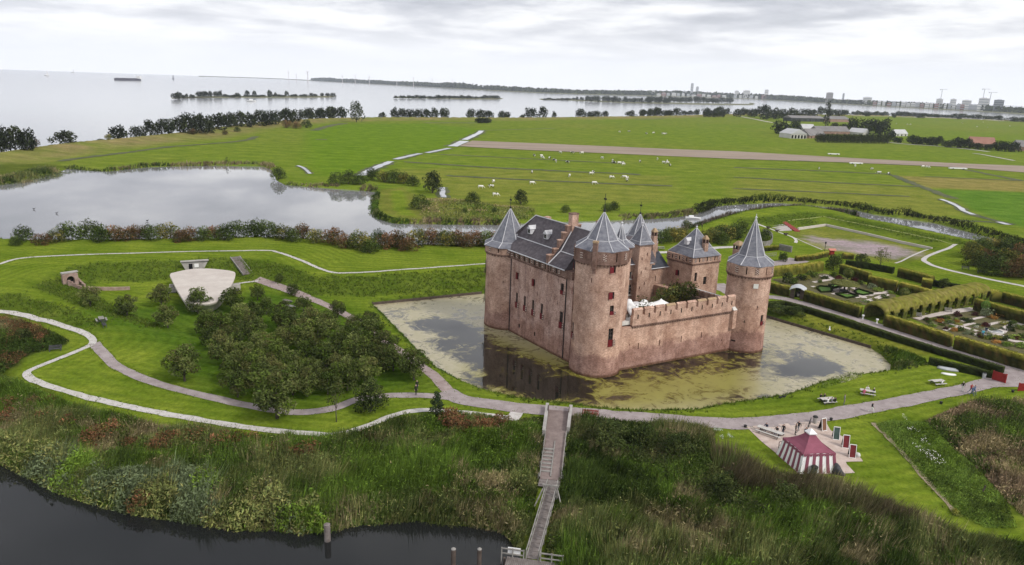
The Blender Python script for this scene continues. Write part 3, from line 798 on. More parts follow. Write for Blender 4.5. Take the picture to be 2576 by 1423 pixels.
for pts, sh, w in (([(950, 658), (1600, 690), (2250, 722)], F2, 1.6), ([(690, 710), (1250, 747), (1800, 775), (2350, 800)], F2, 2.2), ([(990, 807), (1600, 840), (2576, 880)], F2, 1.6),
				   ([(0, 405), (700, 432), (1400, 465)], F4, 2.0), ([(0, 490), (800, 535), (1700, 577)], F4, 1.6), ([(0, 592), (900, 630), (1560, 662)], F4, 1.4),
				   ([(1400, 470), (1700, 590), (1960, 682)], F4, 2.2), ([(2060, 425), (2360, 485), (2560, 525)], F4, 2.6), ([(2040, 795), (2250, 860), (2480, 912)], F4, 1.6), ([(1780, 875), (2300, 890)], F4, 1.2),
				   ([(1700, 485), (2500, 520)], F4, 1.2), ([(450, 770), (700, 735), (1000, 700), (1300, 660), (1750, 625), (1900, 605), (1960, 580)], F1, 2.4), ([(1230, 490), (1500, 482), (1750, 474)], F2, 1.8), ([(60, 490), (180, 455), (280, 440)], F2, 4.0), ([(840, 436), (1205, 437)], F2, 6.0), ([(70, 552), (150, 554)], F2, 3.0), ([(2320, 412), (2520, 407)], F2, 5)):
	ditch(pts, w, sh, water=False)
ribbon('farm_track', [F3(670, 315), F3(760, 332), F3(900, 358), F3(1010, 362)], 6.0, M_SHELL, lift=0.2, step=5)
ribbon('polder_road', [F3(1655, 488), F3(1800, 502), F3(2000, 515), F3(2200, 535), F3(2340, 552)], 4.5, M_SHELL, lift=0.2, step=5)
ribbon('polder_track', [F4(2120, 280), F4(2200, 290), F4(2490, 345)], 3.0, M_SHELL, lift=0.25, step=5)
ribbon('dike_road', [F3(1420, 305), F3(1900, 320), F3(2300, 335), F3(2576, 352)], 5.0, M_SHELL, lift=0.3, step=8)
# -------- the castle
WL = {}
def put(mb, name, mats, parent=None, smooth=False, kind=None):
	"""mesh given in world coordinates, child of parent"""
	off = WL.get(parent.name, np.zeros(3)) if parent is not None else np.zeros(3)
	mb.v = [(x - off[0], y - off[1], z - off[2]) for x, y, z in mb.v]
	o = mb.build(name, mats, parent, smooth)
	WL[o.name] = off
	if kind: o['kind'] = kind
	return o
def root(name, loc, label, cat, group=None):
	o = empty(name, loc, 0, label, cat, group)
	WL[o.name] = np.array([float(v) for v in loc])
	return o
def carve(wall, cut, name, mt, parent, smooth=False):
	"""wall minus the window openings"""
	if not cut.f:
		return put(wall, name, mt, parent, smooth)
	off = WL[parent.name]
	wall.v = [(x - off[0], y - off[1], z - off[2]) for x, y, z in wall.v]
	cut.v = [(x - off[0], y - off[1], z - off[2]) for x, y, z in cut.v]
	a = wall.build(name, mt, None); b = cut.build('cutter', mt, None)
	md = a.modifiers.new('b', 'BOOLEAN'); md.operation = 'DIFFERENCE'; md.solver = 'EXACT'; md.object = b
	dg = bpy.context.evaluated_depsgraph_get(); dg.update()
	me = bpy.data.meshes.new_from_object(a.evaluated_get(dg))
	bpy.data.objects.remove(a); bpy.data.objects.remove(b)
	me.name = name
	me.polygons.foreach_set('use_smooth', [False] * len(me.polygons))
	o = inst(name, me, parent)
	WL[o.name] = off
	return o
def brick_mat(name, lowc, midc, topc, z1=3.2, z2=8.0, stain=0.16):
	mt = bpy.data.materials.new(name); mt.use_nodes = True
	t = mt.node_tree; b = t.nodes['Principled BSDF']; b.inputs['Roughness'].default_value = 1.0; b.inputs['Specular IOR Level'].default_value = 0.03
	geo = N(t, 'ShaderNodeNewGeometry'); sp = N(t, 'ShaderNodeSeparateXYZ'); LK(t, geo.outputs['Position'], sp.inputs[0])
	nA = N(t, 'ShaderNodeTexNoise', i_Scale=0.32, i_Detail=6.0, i_Roughness=0.6); LK(t, geo.outputs['Position'], nA.inputs['Vector'])
	zz = math_n(t, 'ADD', sp.outputs[2], math_n(t, 'MULTIPLY', math_n(t, 'SUBTRACT', nA.outputs['Fac'], 0.5), 5.0))
	zr = math_n(t, 'DIVIDE', zz, 20.0, clamp=True)
	rp = ramp(t, [(0.0, lowc), (z1 / 20, lowc), (z1 / 20 + 0.05, midc), (z2 / 20 + 0.1, topc), (1.0, topc)]); LK(t, zr, rp.inputs[0])
	nB = N(t, 'ShaderNodeTexNoise', i_Scale=1.1, i_Detail=7.0, i_Roughness=0.68); LK(t, geo.outputs['Position'], nB.inputs['Vector'])
	rB = ramp(t, [(0.32, (0.74, 0.71, 0.70)), (0.5, (1, 1, 1)), (0.70, (1.2, 1.22, 1.23))]); LK(t, nB.outputs['Fac'], rB.inputs[0])
	# brick courses: fine speckle, longer than high
	mp = N(t, 'ShaderNodeMapping'); mp.inputs['Scale'].default_value = (3.2, 3.2, 9.0); LK(t, geo.outputs['Position'], mp.inputs[0])
	nC = N(t, 'ShaderNodeTexNoise', i_Scale=1.0, i_Detail=3.0, i_Roughness=0.7); LK(t, mp.outputs[0], nC.inputs['Vector'])
	rC = ramp(t, [(0.3, (0.58, 0.55, 0.54)), (0.7, (1.38, 1.4, 1.42))]); LK(t, nC.outputs['Fac'], rC.inputs[0])
	# rain streaks and soot
	mp2 = N(t, 'ShaderNodeMapping'); mp2.inputs['Scale'].default_value = (0.9, 0.9, 0.1); LK(t, geo.outputs['Position'], mp2.inputs[0])
	nD = N(t, 'ShaderNodeTexNoise', i_Scale=1.0, i_Detail=5.0, i_Roughness=0.6); LK(t, mp2.outputs[0], nD.inputs['Vector'])
	rD = ramp(t, [(0.36, (1 - stain, 1 - stain * 1.02, 1 - stain * 0.98)), (0.52, (1, 1, 1))]); LK(t, nD.outputs['Fac'], rD.inputs[0])
	rP = ramp(t, [(0.38, (0.80, 0.76, 0.74)), (0.5, (1, 1, 1)), (0.62, (1.16, 1.2, 1.22))]); LK(t, nA.outputs['Fac'], rP.inputs[0])
	c = mixc(t, 1.0, mixc(t, 1.0, rp.outputs[0], rP.outputs[0], 'MULTIPLY'), rB.outputs[0], 'MULTIPLY'); c = mixc(t, 1.0, c, rC.outputs[0], 'MULTIPLY'); c = mixc(t, 1.0, c, rD.outputs[0], 'MULTIPLY')
	# algae at the waterline
	al = ramp(t, [(0.0, (0.40, 0.38, 0.30)), (0.014, (0.45, 0.40, 0.34)), (0.028, (1, 1, 1))])
	LK(t, math_n(t, 'DIVIDE', sp.outputs[2], 20.0, clamp=True), al.inputs[0])
	c = mixc(t, 1.0, c, al.outputs[0], 'MULTIPLY')
	LK(t, c, b.inputs['Base Color'])
	bp = N(t, 'ShaderNodeBump'); bp.inputs['Strength'].default_value = 0.4; bp.inputs['Distance'].default_value = 0.06
	LK(t, nC.outputs['Fac'], bp.inputs['Height']); LK(t, bp.outputs[0], b.inputs['Normal'])
	return mt
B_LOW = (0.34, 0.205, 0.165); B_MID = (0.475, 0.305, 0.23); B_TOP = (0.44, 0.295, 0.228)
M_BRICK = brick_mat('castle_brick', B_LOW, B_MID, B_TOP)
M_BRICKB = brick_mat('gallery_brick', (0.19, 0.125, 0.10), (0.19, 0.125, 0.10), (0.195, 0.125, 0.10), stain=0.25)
M_BRICKY = brick_mat('court_brick', (0.33, 0.21, 0.165), (0.36, 0.235, 0.18), (0.40, 0.27, 0.205))
M_BRICKH = brick_mat('house_brick', B_LOW, (0.40, 0.26, 0.215), (0.42, 0.285, 0.235), stain=0.25)
def slate_mat(name, a, b2):
	return mat(name, a, b2, scale=1.3, contrast=(0.3, 0.72), rough=0.75, spec=0.18, bump=0.25, bscale=7, fine=0.18, fscale=4.5, stretch=(1, 1, 1.6))
M_SLATE = slate_mat('spire_slate', (0.11, 0.115, 0.14), (0.22, 0.222, 0.245))
M_SLATE_D = slate_mat('roof_slate', (0.058, 0.05, 0.056), (0.125, 0.11, 0.12))
M_SLATE_N = slate_mat('new_slate', (0.035, 0.04, 0.052), (0.06, 0.065, 0.08))
M_LEAD = mat('lead', (0.58, 0.58, 0.60), (0.44, 0.44, 0.46), scale=1.2, rough=0.6)
M_RED = mat('shutter_red', (0.10, 0.007, 0.012), (0.15, 0.011, 0.016), scale=2.0, rough=0.5)
M_VOID = mat('window_glass', (0.012, 0.012, 0.014), rough=0.12, spec=0.5)
M_IRON = mat('wrought_iron', (0.02, 0.02, 0.022), rough=0.6)
M_WFRAME = mat('white_frame', (0.62, 0.60, 0.56), rough=0.6)
M_WOODD = mat('dark_timber', (0.06, 0.045, 0.038), (0.11, 0.085, 0.07), scale=2.0, rough=0.8)
M_PALE = mat('pale_stone', (0.50, 0.49, 0.46), (0.62, 0.61, 0.58), scale=1.5)
M_OCHRE = mat('mossy_cap', (0.30, 0.20, 0.12), (0.38, 0.28, 0.17), scale=2.0)
def stripe_mat(name, a, b2, f):
	mt = bpy.data.materials.new(name); mt.use_nodes = True
	t = mt.node_tree; b = t.nodes['Principled BSDF']; b.inputs['Roughness'].default_value = 0.6
	geo = N(t, 'ShaderNodeNewGeometry'); sp = N(t, 'ShaderNodeSeparateXYZ'); LK(t, geo.outputs['Position'], sp.inputs[0])
	h_ = math_n(t, 'ADD', sp.outputs[0], sp.outputs[1])
	tri = math_n(t, 'PINGPONG', math_n(t, 'MULTIPLY', h_, 1.0), 0.35)
	v = math_n(t, 'FRACT', math_n(t, 'MULTIPLY', math_n(t, 'ADD', sp.outputs[2], tri), f))
	c = mixc(t, math_n(t, 'GREATER_THAN', v, 0.5), a, b2)
	LK(t, c, b.inputs['Base Color'])
	return mt
M_CHEV = stripe_mat('chevron_paint', (0.10, 0.012, 0.015), (0.40, 0.35, 0.29), 2.6)
C_L = G(1270, 814)[:2]; C_F = G(1494, 927)[:2]; C_R = G(1863, 871)[:2]; C_B = np.array([26.8, 155.2])
castle = root('castle', (20, 137, 0), 'red brick moated castle with four round towers and slate spires', 'castle')
def frame_at(p, n):
	n = np.array([n[0], n[1], 0.0]); n /= np.linalg.norm(n)
	return np.array(p, float), np.array([-n[1], n[0], 0.0]), n          # point, right-hand axis, outward
def wbox(mb, fr, du, dn, dz, su, sn, sz):
	"""box in the wall's frame: centre offsets (along, outward, up), sizes"""
	p, u, n = fr
	vs = []
	for z in (-1, 1):
		for a, b in ((-1, -1), (1, -1), (1, 1), (-1, 1)):
			q = p + u * (du + a * su / 2) + n * (dn + b * sn / 2); vs.append((q[0], q[1], p[2] + dz + z * sz / 2))
	return mb.add(vs, [(0, 1, 2, 3), (7, 6, 5, 4), (4, 5, 1, 0), (5, 6, 2, 1), (6, 7, 3, 2), (7, 4, 0, 3)])
def window(parent, cut, fr, w, hh, style):
	"""style: slit, dark, tall (red shutter below, striped leaf beside), red (closed/open red leaf), white, chev"""
	d = 0.34
	if style == 'chev':
		put(wbox(MB(), fr, 0, 0.03, 0, w, 0.07, hh), 'chevron_shutter', M_CHEV, parent); return
	wbox(cut, fr, 0, -d / 2 + 0.1, 0, w, d + 0.2, hh)
	if style == 'slit':
		put(wbox(MB(), fr, 0, -d + 0.03, 0, w * 0.98, 0.05, hh * 0.98), 'arrow_slit', M_VOID, parent); return
	fm = MB(); fw = 0.07
	for sx in (-1, 1): wbox(fm, fr, sx * (w / 2 - fw / 2), -0.2, 0, fw, 0.1, hh)
	for sz in (-1, 1): wbox(fm, fr, 0, -0.2, sz * (hh / 2 - fw / 2), w - 2 * fw, 0.1, fw)
	wbox(fm, fr, 0, -0.2, 0, 0.05, 0.08, hh - 2 * fw)
	for k in range(1, max(2, int(hh / 0.6))):
		wbox(fm, fr, 0, -0.205, -hh / 2 + hh * k / max(2, int(hh / 0.6)), w - 2 * fw, 0.06, 0.04)
	put(fm, 'window_frame', M_WFRAME if style == 'white' else M_WOODD, parent)
	put(wbox(MB(), fr, 0, -0.27, 0, w * 0.98, 0.04, hh * 0.98), 'window_pane', M_VOID, parent)
	put(wbox(MB(), fr, 0, 0.04, -hh / 2 - 0.06, w + 0.16, 0.16, 0.1), 'sill', M_PALE if style == 'white' else M_BRICK, parent)
	if style == 'tall':
		put(wbox(MB(), fr, -w * 0.06, 0.05, -hh / 2 + hh * 0.2, w * 0.9, 0.07, hh * 0.38), 'shutter', M_RED, parent)
		put(wbox(MB(), fr, w * 0.5 + 0.2, 0.08, -hh / 2 + hh * 0.2, 0.4, 0.06, hh * 0.36), 'striped_shutter', M_CHEV, parent)
	elif style == 'red':
		put(wbox(MB(), fr, -w * 0.3, 0.07, -hh * 0.02, w * 0.75, 0.07, hh * 0.98), 'shutter', M_RED, parent)
	elif style == 'whitered':
		pass
def spire(parent, C, re, ze, rf, zf, za, n=8, a0=None, fin=1.6, mt=None, lead=0.078):
	a0 = math.atan2(-C[1], -C[0]) + math.pi / n if a0 is None else a0
	prof = [(re - 0.45, ze - 0.12), (re, ze - 0.1), (re, ze), (rf, zf), (0.05, za)]
	sp_ = put(MB().lathe(C, prof, n, a0), 'spire', mt or M_SLATE, parent)
	for k in range(n):
		a = a0 + 2 * math.pi * k / n; ca, sa = math.cos(a), math.sin(a)
		pts = [(C[0] + r * ca, C[1] + r * sa, z + 0.03) for r, z in ((re, ze), (rf, zf), (0.08, za))]
		put(MB().tube(pts, [lead, lead, lead * 0.7], 5), 'hip_flashing', M_LEAD, parent)
	ring = [(C[0] + rf * math.cos(a0 + 2 * math.pi * k / n), C[1] + rf * math.sin(a0 + 2 * math.pi * k / n), zf + 0.04) for k in range(n + 1)]
	for a, b in zip(ring[:-1], ring[1:]):
		put(MB().beam(a, b, lead * 1.5, lead), 'ring_flashing', M_LEAD, parent)
	if fin:
		put(MB().lathe(C, [(0.05, za - 0.5), (0.2, za - 0.25), (0.12, za + 0.1), (0.24, za + 0.3), (0.05, za + 0.5), (0.045, za + fin), (0.01, za + fin + 0.05)], 8), 'finial', M_LEAD if fin < 1 else M_IRON, parent)
		if fin > 1.5:
			put(MB().box((C[0], C[1], za + fin * 0.72), (0.05, 0.7, 0.28), 0.6), 'weather_vane', M_IRON, parent)
def round_tower(C, r, z_str, z_eave, re, rf, zf, za, wins, label, fin, base_out=0.12, gal_n=14, proud=0.22, corbel=True):
	tw = empty('round_tower', np.array([C[0], C[1], 0]) - WL['castle'], 0, None, None, None, 1.0, castle)
	tw['label'] = label
	WL[tw.name] = np.array([C[0], C[1], 0.0])
	body = MB().lathe(C, [(r + base_out, -1.5), (r + base_out, 0.0), (r + 0.02, 2.6), (r, 4.0), (r, z_str)], 56)
	cut = MB()
	for px, w, hh, st in wins:
		q = on_cyl(*px, C, r)
		n_ = (q[:2] - C) / r
		window(tw, cut, frame_at(q, n_), w, hh, st)
	carve(body, cut, 'tower_wall', M_BRICK, tw)
	# gallery storey
	cut = MB(); rg = r + proud
	gh = z_eave - z_str - 0.5
	for k in range(gal_n):
		a = 2 * math.pi * (k + 0.5) / gal_n
		n_ = np.array([math.cos(a), math.sin(a)]); fr = frame_at((C[0] + n_[0] * rg, C[1] + n_[1] * rg, z_str + 0.45 + gh * 0.5), n_)
		window(tw, cut, fr, 0.22 if k % 2 else 0.62, gh * (0.8 if k % 2 else 0.62), 'slit' if k % 2 else 'chev')
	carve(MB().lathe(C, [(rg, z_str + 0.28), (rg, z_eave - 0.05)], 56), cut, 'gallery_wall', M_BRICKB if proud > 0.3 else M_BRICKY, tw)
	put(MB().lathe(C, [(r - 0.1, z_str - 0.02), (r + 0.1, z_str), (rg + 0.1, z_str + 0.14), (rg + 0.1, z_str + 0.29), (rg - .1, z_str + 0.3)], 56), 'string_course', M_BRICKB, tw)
	if corbel:
		for k in range(40):
			a = 2 * math.pi * k / 40
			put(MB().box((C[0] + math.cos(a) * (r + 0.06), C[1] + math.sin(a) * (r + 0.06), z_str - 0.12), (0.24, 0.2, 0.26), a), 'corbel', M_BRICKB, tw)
	spire(tw, C, re, z_eave, rf, zf, za, 8, None, fin)
	return tw
C_L = C_L + np.array([0.35, 0.2])
TL = round_tower(C_L, 4.5, 14.95, 16.55, 5.25, 3.7, 17.3, 23.5, [
	(CL(62, 470), 0.8, 2.3, 'tall'), (CL(55, 700), 0.8, 2.6, 'tall'), (CL(210, 600), 0.16, 0.6, 'slit')], 'left corner tower with broad slate spire', 2.4)
TF = round_tower(C_F, 4.25, 19.3, 21.6, 4.75, 2.7, 22.9, 27.3, [
	(CR(262, 497), 0.95, 1.25, 'red'), (CR(250, 708), 0.95, 1.2, 'red'), (CR(250, 825), 0.75, 1.6, 'tall'), (CR(240, 1045), 0.95, 3.2, 'tall'),
	(CL(779, 465), 0.7, 1.0, 'red'), (CL(768, 668), 0.8, 1.1, 'red'), (CL(768, 785), 0.8, 1.5, 'tall'), (CL(768, 985), 0.9, 2.9, 'tall'), (CL(920, 585), 0.14, 0.8, 'slit')], 'tall front corner tower rising from the water', 3.0, proud=0.32)
TR = round_tower(C_R, 3.95, 14.4, 16.65, 4.45, 2.5, 18.0, 24.7, [
	(CR(1420, 800), 0.22, 0.5, 'dark'), (CR(1312, 918), 0.16, 0.6, 'slit'), (CR(1452, 905), 0.7, 2.0, 'tall'), (CR(1440, 1085), 0.16, 0.9, 'slit'), (CR(1222, 1068), 0.9, 0.35, 'slit')], 'right corner tower with slender slate spire', 0.9)
q = on_cyl(*CR(1405, 632), C_R, 3.95); n_ = (q[:2] - C_R) / 3.95
put(wbox(MB(), frame_at(q, n_), 0, 0.05, 0, 0.9, 0.12, 0.85), 'stone_plaque', M_PALE, TR)
TB = round_tower(C_B, 4.0, 13.4, 15.6, 4.4, 2.5, 16.8, 21.2, [], 'rear corner tower half hidden behind the stair tower', 2.6, corbel=False)
# chimney on the front tower, stair turret beside it
n_ = np.array([-0.35, -0.94]); pc = C_F + n_ * 4.55
mb = MB(); fr = frame_at((pc[0], pc[1], 19.0), n_)
wbox(mb, fr, 0, -0.1, 1.9, 0.75, 0.75, 4.2); wbox(mb, fr, 0, -0.12, -0.6, 0.5, 0.5, 0.9)
put(mb, 'chimney', M_BRICKB, TF)
put(wbox(MB(), fr, 0, -0.1, 4.15, 0.85, 0.85, 0.3), 'chimney_cap', M_OCHRE, TF)
C_T = C_F + np.array([3.3, 2.0])
tt = empty('stair_turret', np.array([C_T[0], C_T[1], 0]) - WL['castle'], 0, None, None, None, 1.0, castle); WL[tt.name] = np.array([C_T[0], C_T[1], 0.0])
cut = MB()
for px in (CR(328, 455), CR(325, 652), CR(323, 790), CR(320, 932), CR(316, 1066)):
	q = on_cyl(*px, C_T, 1.9); window(tt, cut, frame_at(q, q[:2] - C_T), 0.2, 0.55, 'slit')
carve(MB().lathe(C_T, [(1.95, -1.5), (1.95, 0), (1.9, 3), (1.9, 21.3)], 32), cut, 'turret_wall', M_BRICK, tt)
put(MB().lathe(C_T, [(2.05, 19.5), (2.05, 21.4)], 32), 'gallery_wall', M_BRICKB, tt)
spire(tt, C_T, 2.55, 21.5, 0.95, 22.5, 25.0, 8, None, 0.5, lead=0.07)
# ---- residence along the left-front side
A_ = G(1282, 834)[:2]; E_ = G(1426, 911)[:2]
dU = (E_ - A_) / np.linalg.norm(E_ - A_); dN = np.array([-dU[1], dU[0]])
if dN @ (C_R - A_) < 0: dN = -dN
def rp_(u, i, z): return (*(A_ + dU * u + dN * i), z)
res = empty('residence', np.array([A_[0], A_[1], 0]) - WL['castle'], 0, None, None, None, 1.0, castle); WL[res.name] = np.array([A_[0], A_[1], 0.0])
res['label'] = 'great hall wing with steep slate roof and stepped gable'
body = MB()
poly = [rp_(-1.5, 0, 0)[:2], rp_(19.2, 0, 0)[:2], rp_(19.2, 10, 0)[:2], rp_(-1.5, 10, 0)[:2]]
body.prism(poly, -1.5, 15.0)
cut = MB()
def wl(px, w, hh, st):
	q = on_plane(*px, (*A_, 0), dN); window(res, cut, frame_at(q, -dN), w, hh, st)
for p in ((327, 550), (457, 603)): wl(CL(*p), 0.75, 1.35, 'red')
wl(CL(684, 655), 0.95, 2.0, 'tall')
for p in ((319, 745), (383, 772), (449, 805), (519, 835)): wl(CL(*p), 0.72, 3.0, 'tall')
wl(CL(675, 905), 1.0, 3.1, 'tall')
for p in ((340, 950), (463, 1015)): wl(CL(*p), 0.5, 0.8, 'dark')
for p in ((300, 455), (363, 480), (430, 497), (498, 520), (568, 548), (655, 588), (722, 612), (292, 615), (352, 640), (418, 668), (487, 692), (587, 740), (648, 770), (714, 800), (612, 1078), (693, 1112), (596, 560)):
	wl(CL(*p), 0.13, 0.75, 'slit')
carve(body, cut, 'hall_wall', M_BRICKH, res)
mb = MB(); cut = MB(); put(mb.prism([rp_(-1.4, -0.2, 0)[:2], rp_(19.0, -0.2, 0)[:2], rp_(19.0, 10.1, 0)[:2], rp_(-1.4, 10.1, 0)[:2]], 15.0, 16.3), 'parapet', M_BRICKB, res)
for k in range(20):
	u = -0.6 + k * 0.84; q = rp_(u, -0.2, 15.68)
	if k % 2: put(wbox(MB(), frame_at(q, -dN), 0, 0.03, 0, 0.5, 0.08, 0.8), 'chevron_shutter', M_CHEV, res)
	else: put(wbox(MB(), frame_at(q, -dN), 0, 0.02, 0, 0.2, 0.06, 0.95), 'arrow_slit', M_VOID, res)
for k in range(34):
	q = rp_(-1.1 + k * 0.56, -0.12, 14.86); put(wbox(MB(), frame_at(q, -dN), 0, 0, 0, 0.26, 0.2, 0.26), 'corbel', M_BRICKB, res)
UG = 11.6
def roof_half(name, u0, u1, uh0):
	"""bell-cast front slope, ridge, rear slope"""
	z0, zb, zr = 16.32, 18.45, 22.75
	mb = MB()
	v = [rp_(u0, -0.5, z0), rp_(u1, -0.5, z0), rp_(u1, 2.2, zb), rp_(u0, 2.2, zb)]
	mb.add(v, [(0, 1, 2, 3)])
	v = [rp_(u0, 2.2, zb), rp_(u1, 2.2, zb), rp_(u1, 5.0, zr), rp_(uh0, 5.0, zr)]
	mb.add(v, [(0, 1, 2, 3)])
	v = [rp_(u1, 10.5, z0), rp_(u0, 10.5, z0), rp_(uh0, 5.0, zr), rp_(u1, 5.0, zr)]
	mb.add(v, [(0, 1, 2, 3)])
	v = [rp_(u0, -0.5, z0), rp_(u0, 2.2, zb), rp_(uh0, 5.0, zr), rp_(u0, 10.5, z0)]
	mb.add(v, [(0, 1, 2), (0, 2, 3)])
	v = [rp_(u1, -0.5, z0), rp_(u1, 2.2, zb), rp_(u1, 5.0, zr), rp_(u1, 10.5, z0)]
	mb.add(v, [(2, 1, 0), (3, 2, 0)])
	mb.add([rp_(u0, -0.5, z0 - .1), rp_(u1, -0.5, z0 - .1), rp_(u1, 10.5, z0 - .1), rp_(u0, 10.5, z0 - .1)], [(3, 2, 1, 0)])
	return put(mb, name, M_SLATE_D, res)
roof_half('slate_roof', -3.6, UG - 0.05, 0.2)
roof_half('slate_roof', UG + 0.65, 17.2, UG + 0.65)
for a, b in ((rp_(-3.4, 2.2, 18.5), rp_(UG, 2.2, 18.5)), (rp_(0.2, 5, 22.8), rp_(UG, 5, 22.8)), (rp_(-3.5, 2.3, 18.5), rp_(0.2, 5, 22.8)), (rp_(UG + .7, 2.2, 18.5), rp_(17, 2.2, 18.5)), (rp_(UG + .7, 5, 22.8), rp_(17, 5, 22.8)), (rp_(-3.5, -0.5, 16.36), rp_(17.2, -0.5, 16.36)),
			 (rp_(UG + .72, -0.45, 16.5), rp_(UG + .72, 2.2, 18.6)), (rp_(UG + .72, 2.2, 18.6), rp_(UG + .72, 5, 22.9))):
	put(MB().tube([a, b], 0.11, 5), 'lead_flashing', M_LEAD, res)
steps = [(-0.45, 0.75, 17.9), (0.75, 1.75, 18.9), (1.75, 2.6, 20.4), (2.6, 3.4, 21.7), (3.4, 4.3, 22.9), (5.7, 6.6, 22.9), (6.6, 7.6, 21.7), (7.6, 8.7, 20.2), (8.7, 10.2, 18.4)]
gb = MB()
for i0, i1, zt in steps:
	c0 = rp_(UG + 0.3, (i0 + i1) / 2, 0)
	gb = MB(); fr = frame_at((c0[0], c0[1], 0), dU)
	wbox(gb, fr, 0, 0, (15 + zt) / 2, i1 - i0, 0.62, zt - 15)
	put(gb, 'gable_step', M_BRICKB, res)
	put(wbox(MB(), fr, 0, 0, zt + 0.08, i1 - i0 + 0.06, 0.75, 0.16), 'coping', M_BRICK, res)
c0 = rp_(UG + 0.3, 5.0, 0); fr = frame_at((c0[0], c0[1], 0), dU)
put(wbox(MB(), fr, 0, 0, 20.2, 1.4, 1.1, 9.6), 'chimney', M_BRICK, res); put(wbox(MB(), fr, 0, 0, 25.05, 1.55, 1.25, 0.2), 'chimney_cap', M_BRICKB, res)
c0 = rp_(-1.0, 8.6, 0); fr = frame_at((c0[0], c0[1], 0), dU); put(wbox(MB(), fr, 0, 0, 18.6, 1.1, 1.1, 7.0), 'chimney', M_BRICK, res)
c0 = rp_(15.5, 8.2, 0); fr = frame_at((c0[0], c0[1], 0), dU); put(wbox(MB(), fr, 0, 0, 19.6, 0.9, 1.4, 9.0), 'chimney', M_BRICK, res)
for px in (CL(447, 232), CL(577, 272)):
	q = on_plane(*px, (*(A_ + dN * 3.35), 0), dN); zc = 20.15
	fr = frame_at((q[0], q[1], zc), -dN)
	mb = MB(); wbox(mb, fr, 0, 0.3, 0.0, 0.9, 1.1, 1.0)
	p, u, n = fr
	a = lambda du, dn, dz: tuple(p + u * du + n * dn + np.array([0, 0, dz]))
	mb.add([a(-.6, 1.0, .45), a(.6, 1.0, .45), a(0, 1.0, 1.15), a(-.6, -1.2, .45), a(.6, -1.2, .45), a(0, -1.2, 1.15)], [(0, 1, 2), (4, 1, 0, 3), (1, 4, 5, 2), (3, 0, 2, 5), (3, 5, 4)])
	put(mb, 'dormer', M_LEAD, res)
	put(wbox(MB(), fr, 0, 0.87, 0.02, 0.6, 0.05, 0.7), 'dormer_window', M_VOID, res)
# drainpipes
for u in (-0.15, 17.4):
	q = rp_(u, -0.1, 0); put(MB().tube([(q[0], q[1], 0.3), (q[0], q[1], 15.6)], 0.09, 6), 'drainpipe', M_IRON, res)
# ---- curtain wall between front and right tower
A3 = G(1554, 934)[:2]; E3 = G(1838, 881)[:2]
d3 = (E3 - A3) / np.linalg.norm(E3 - A3); n3 = np.array([d3[1], -d3[0]])   # outward
L3 = np.linalg.norm(E3 - A3)
cw = empty('curtain_wall', np.array([A3[0], A3[1], 0]) - WL['castle'], 0, None, None, None, 1.0, castle); WL[cw.name] = np.array([A3[0], A3[1], 0.0]); cw['label'] = 'battlemented curtain wall between front and right tower'
def c3(u, o, z): return (*(A3 + d3 * u + n3 * o), z)
body = MB().prism([c3(-2, 0, 0)[:2], c3(L3 + 2, 0, 0)[:2], c3(L3 + 2, -2.0, 0)[:2], c3(-2, -2.0, 0)[:2]], -1.5, 7.7)
cut = MB()
for p in ((462, 1112), (632, 1085), (806, 1055), (968, 1025)):
	q = on_plane(*CR(*p), (*A3, 0), n3); window(cw, cut, frame_at(q, n3), 0.22, 1.15, 'slit')
for p in ((1130, 1065), (390, 1100)):
	q = on_plane(*CR(*p), (*A3, 0), n3); window(cw, cut, frame_at(q, n3), 0.16, 0.4, 'slit')
carve(body, cut, 'wall_body', M_BRICK, cw)
u0 = 2.2
put(MB().prism([c3(u0, 0.2, 0)[:2], c3(L3 + .2, 0.2, 0)[:2], c3(L3 + .2, -0.45, 0)[:2], c3(u0, -0.45, 0)[:2]], 7.9, 9.65), 'parapet', M_BRICK, cw)
put(MB().prism([c3(u0, 0.28, 0)[:2], c3(L3 + .2, 0.28, 0)[:2], c3(L3 + .2, -0.4, 0)[:2], c3(u0, -0.4, 0)[:2]], 7.74, 7.92), 'string_course', M_BRICKB, cw)
for k in range(44):
	q = c3(u0 + 0.3 + k * (L3 - u0) / 44, 0.12, 7.6)
	put(wbox(MB(), frame_at(q, n3), 0, 0, 0, 0.26, 0.26, 0.28), 'corbel', M_BRICKB, cw)
nm = 10; pitch = (L3 - u0) / nm
for k in range(nm):
	ua = u0 + k * pitch + 0.12; ub = ua + pitch - 0.5; um = (ua + ub) / 2
	q = c3(um, 0, 0); fr = frame_at((q[0], q[1], 0), n3)
	put(wbox(MB(), fr, 0, -0.125, 10.15, ub - ua, 0.64, 1.0), 'merlon', M_BRICK, cw)
	p, u, n = fr
	a = lambda du, dn, z: tuple(p + u * du + n * dn + np.array([0, 0, z])); hw = (ub - ua) / 2 + 0.05
	put(MB().add([a(-hw, .28, 10.65), a(hw, .28, 10.65), a(hw, -.52, 10.65), a(-hw, -.52, 10.65), a(-hw, -.12, 10.98), a(hw, -.12, 10.98)], [(3, 2, 1, 0), (0, 1, 5, 4), (2, 3, 4, 5), (1, 2, 5), (3, 0, 4)]), 'merlon_cap', M_OCHRE if k in (6, 7, 3) else M_BRICK, cw)
	put(wbox(MB(), fr, 0, 0.205, 9.45, 0.2, 0.05, 0.8), 'arrow_slit', M_VOID, cw)
put(MB().prism([c3(0, -0.45, 0)[:2], c3(L3, -0.45, 0)[:2], c3(L3, -2.2, 0)[:2], c3(0, -2.2, 0)[:2]], 8.0, 8.6), 'wall_walk', M_PALE, cw)
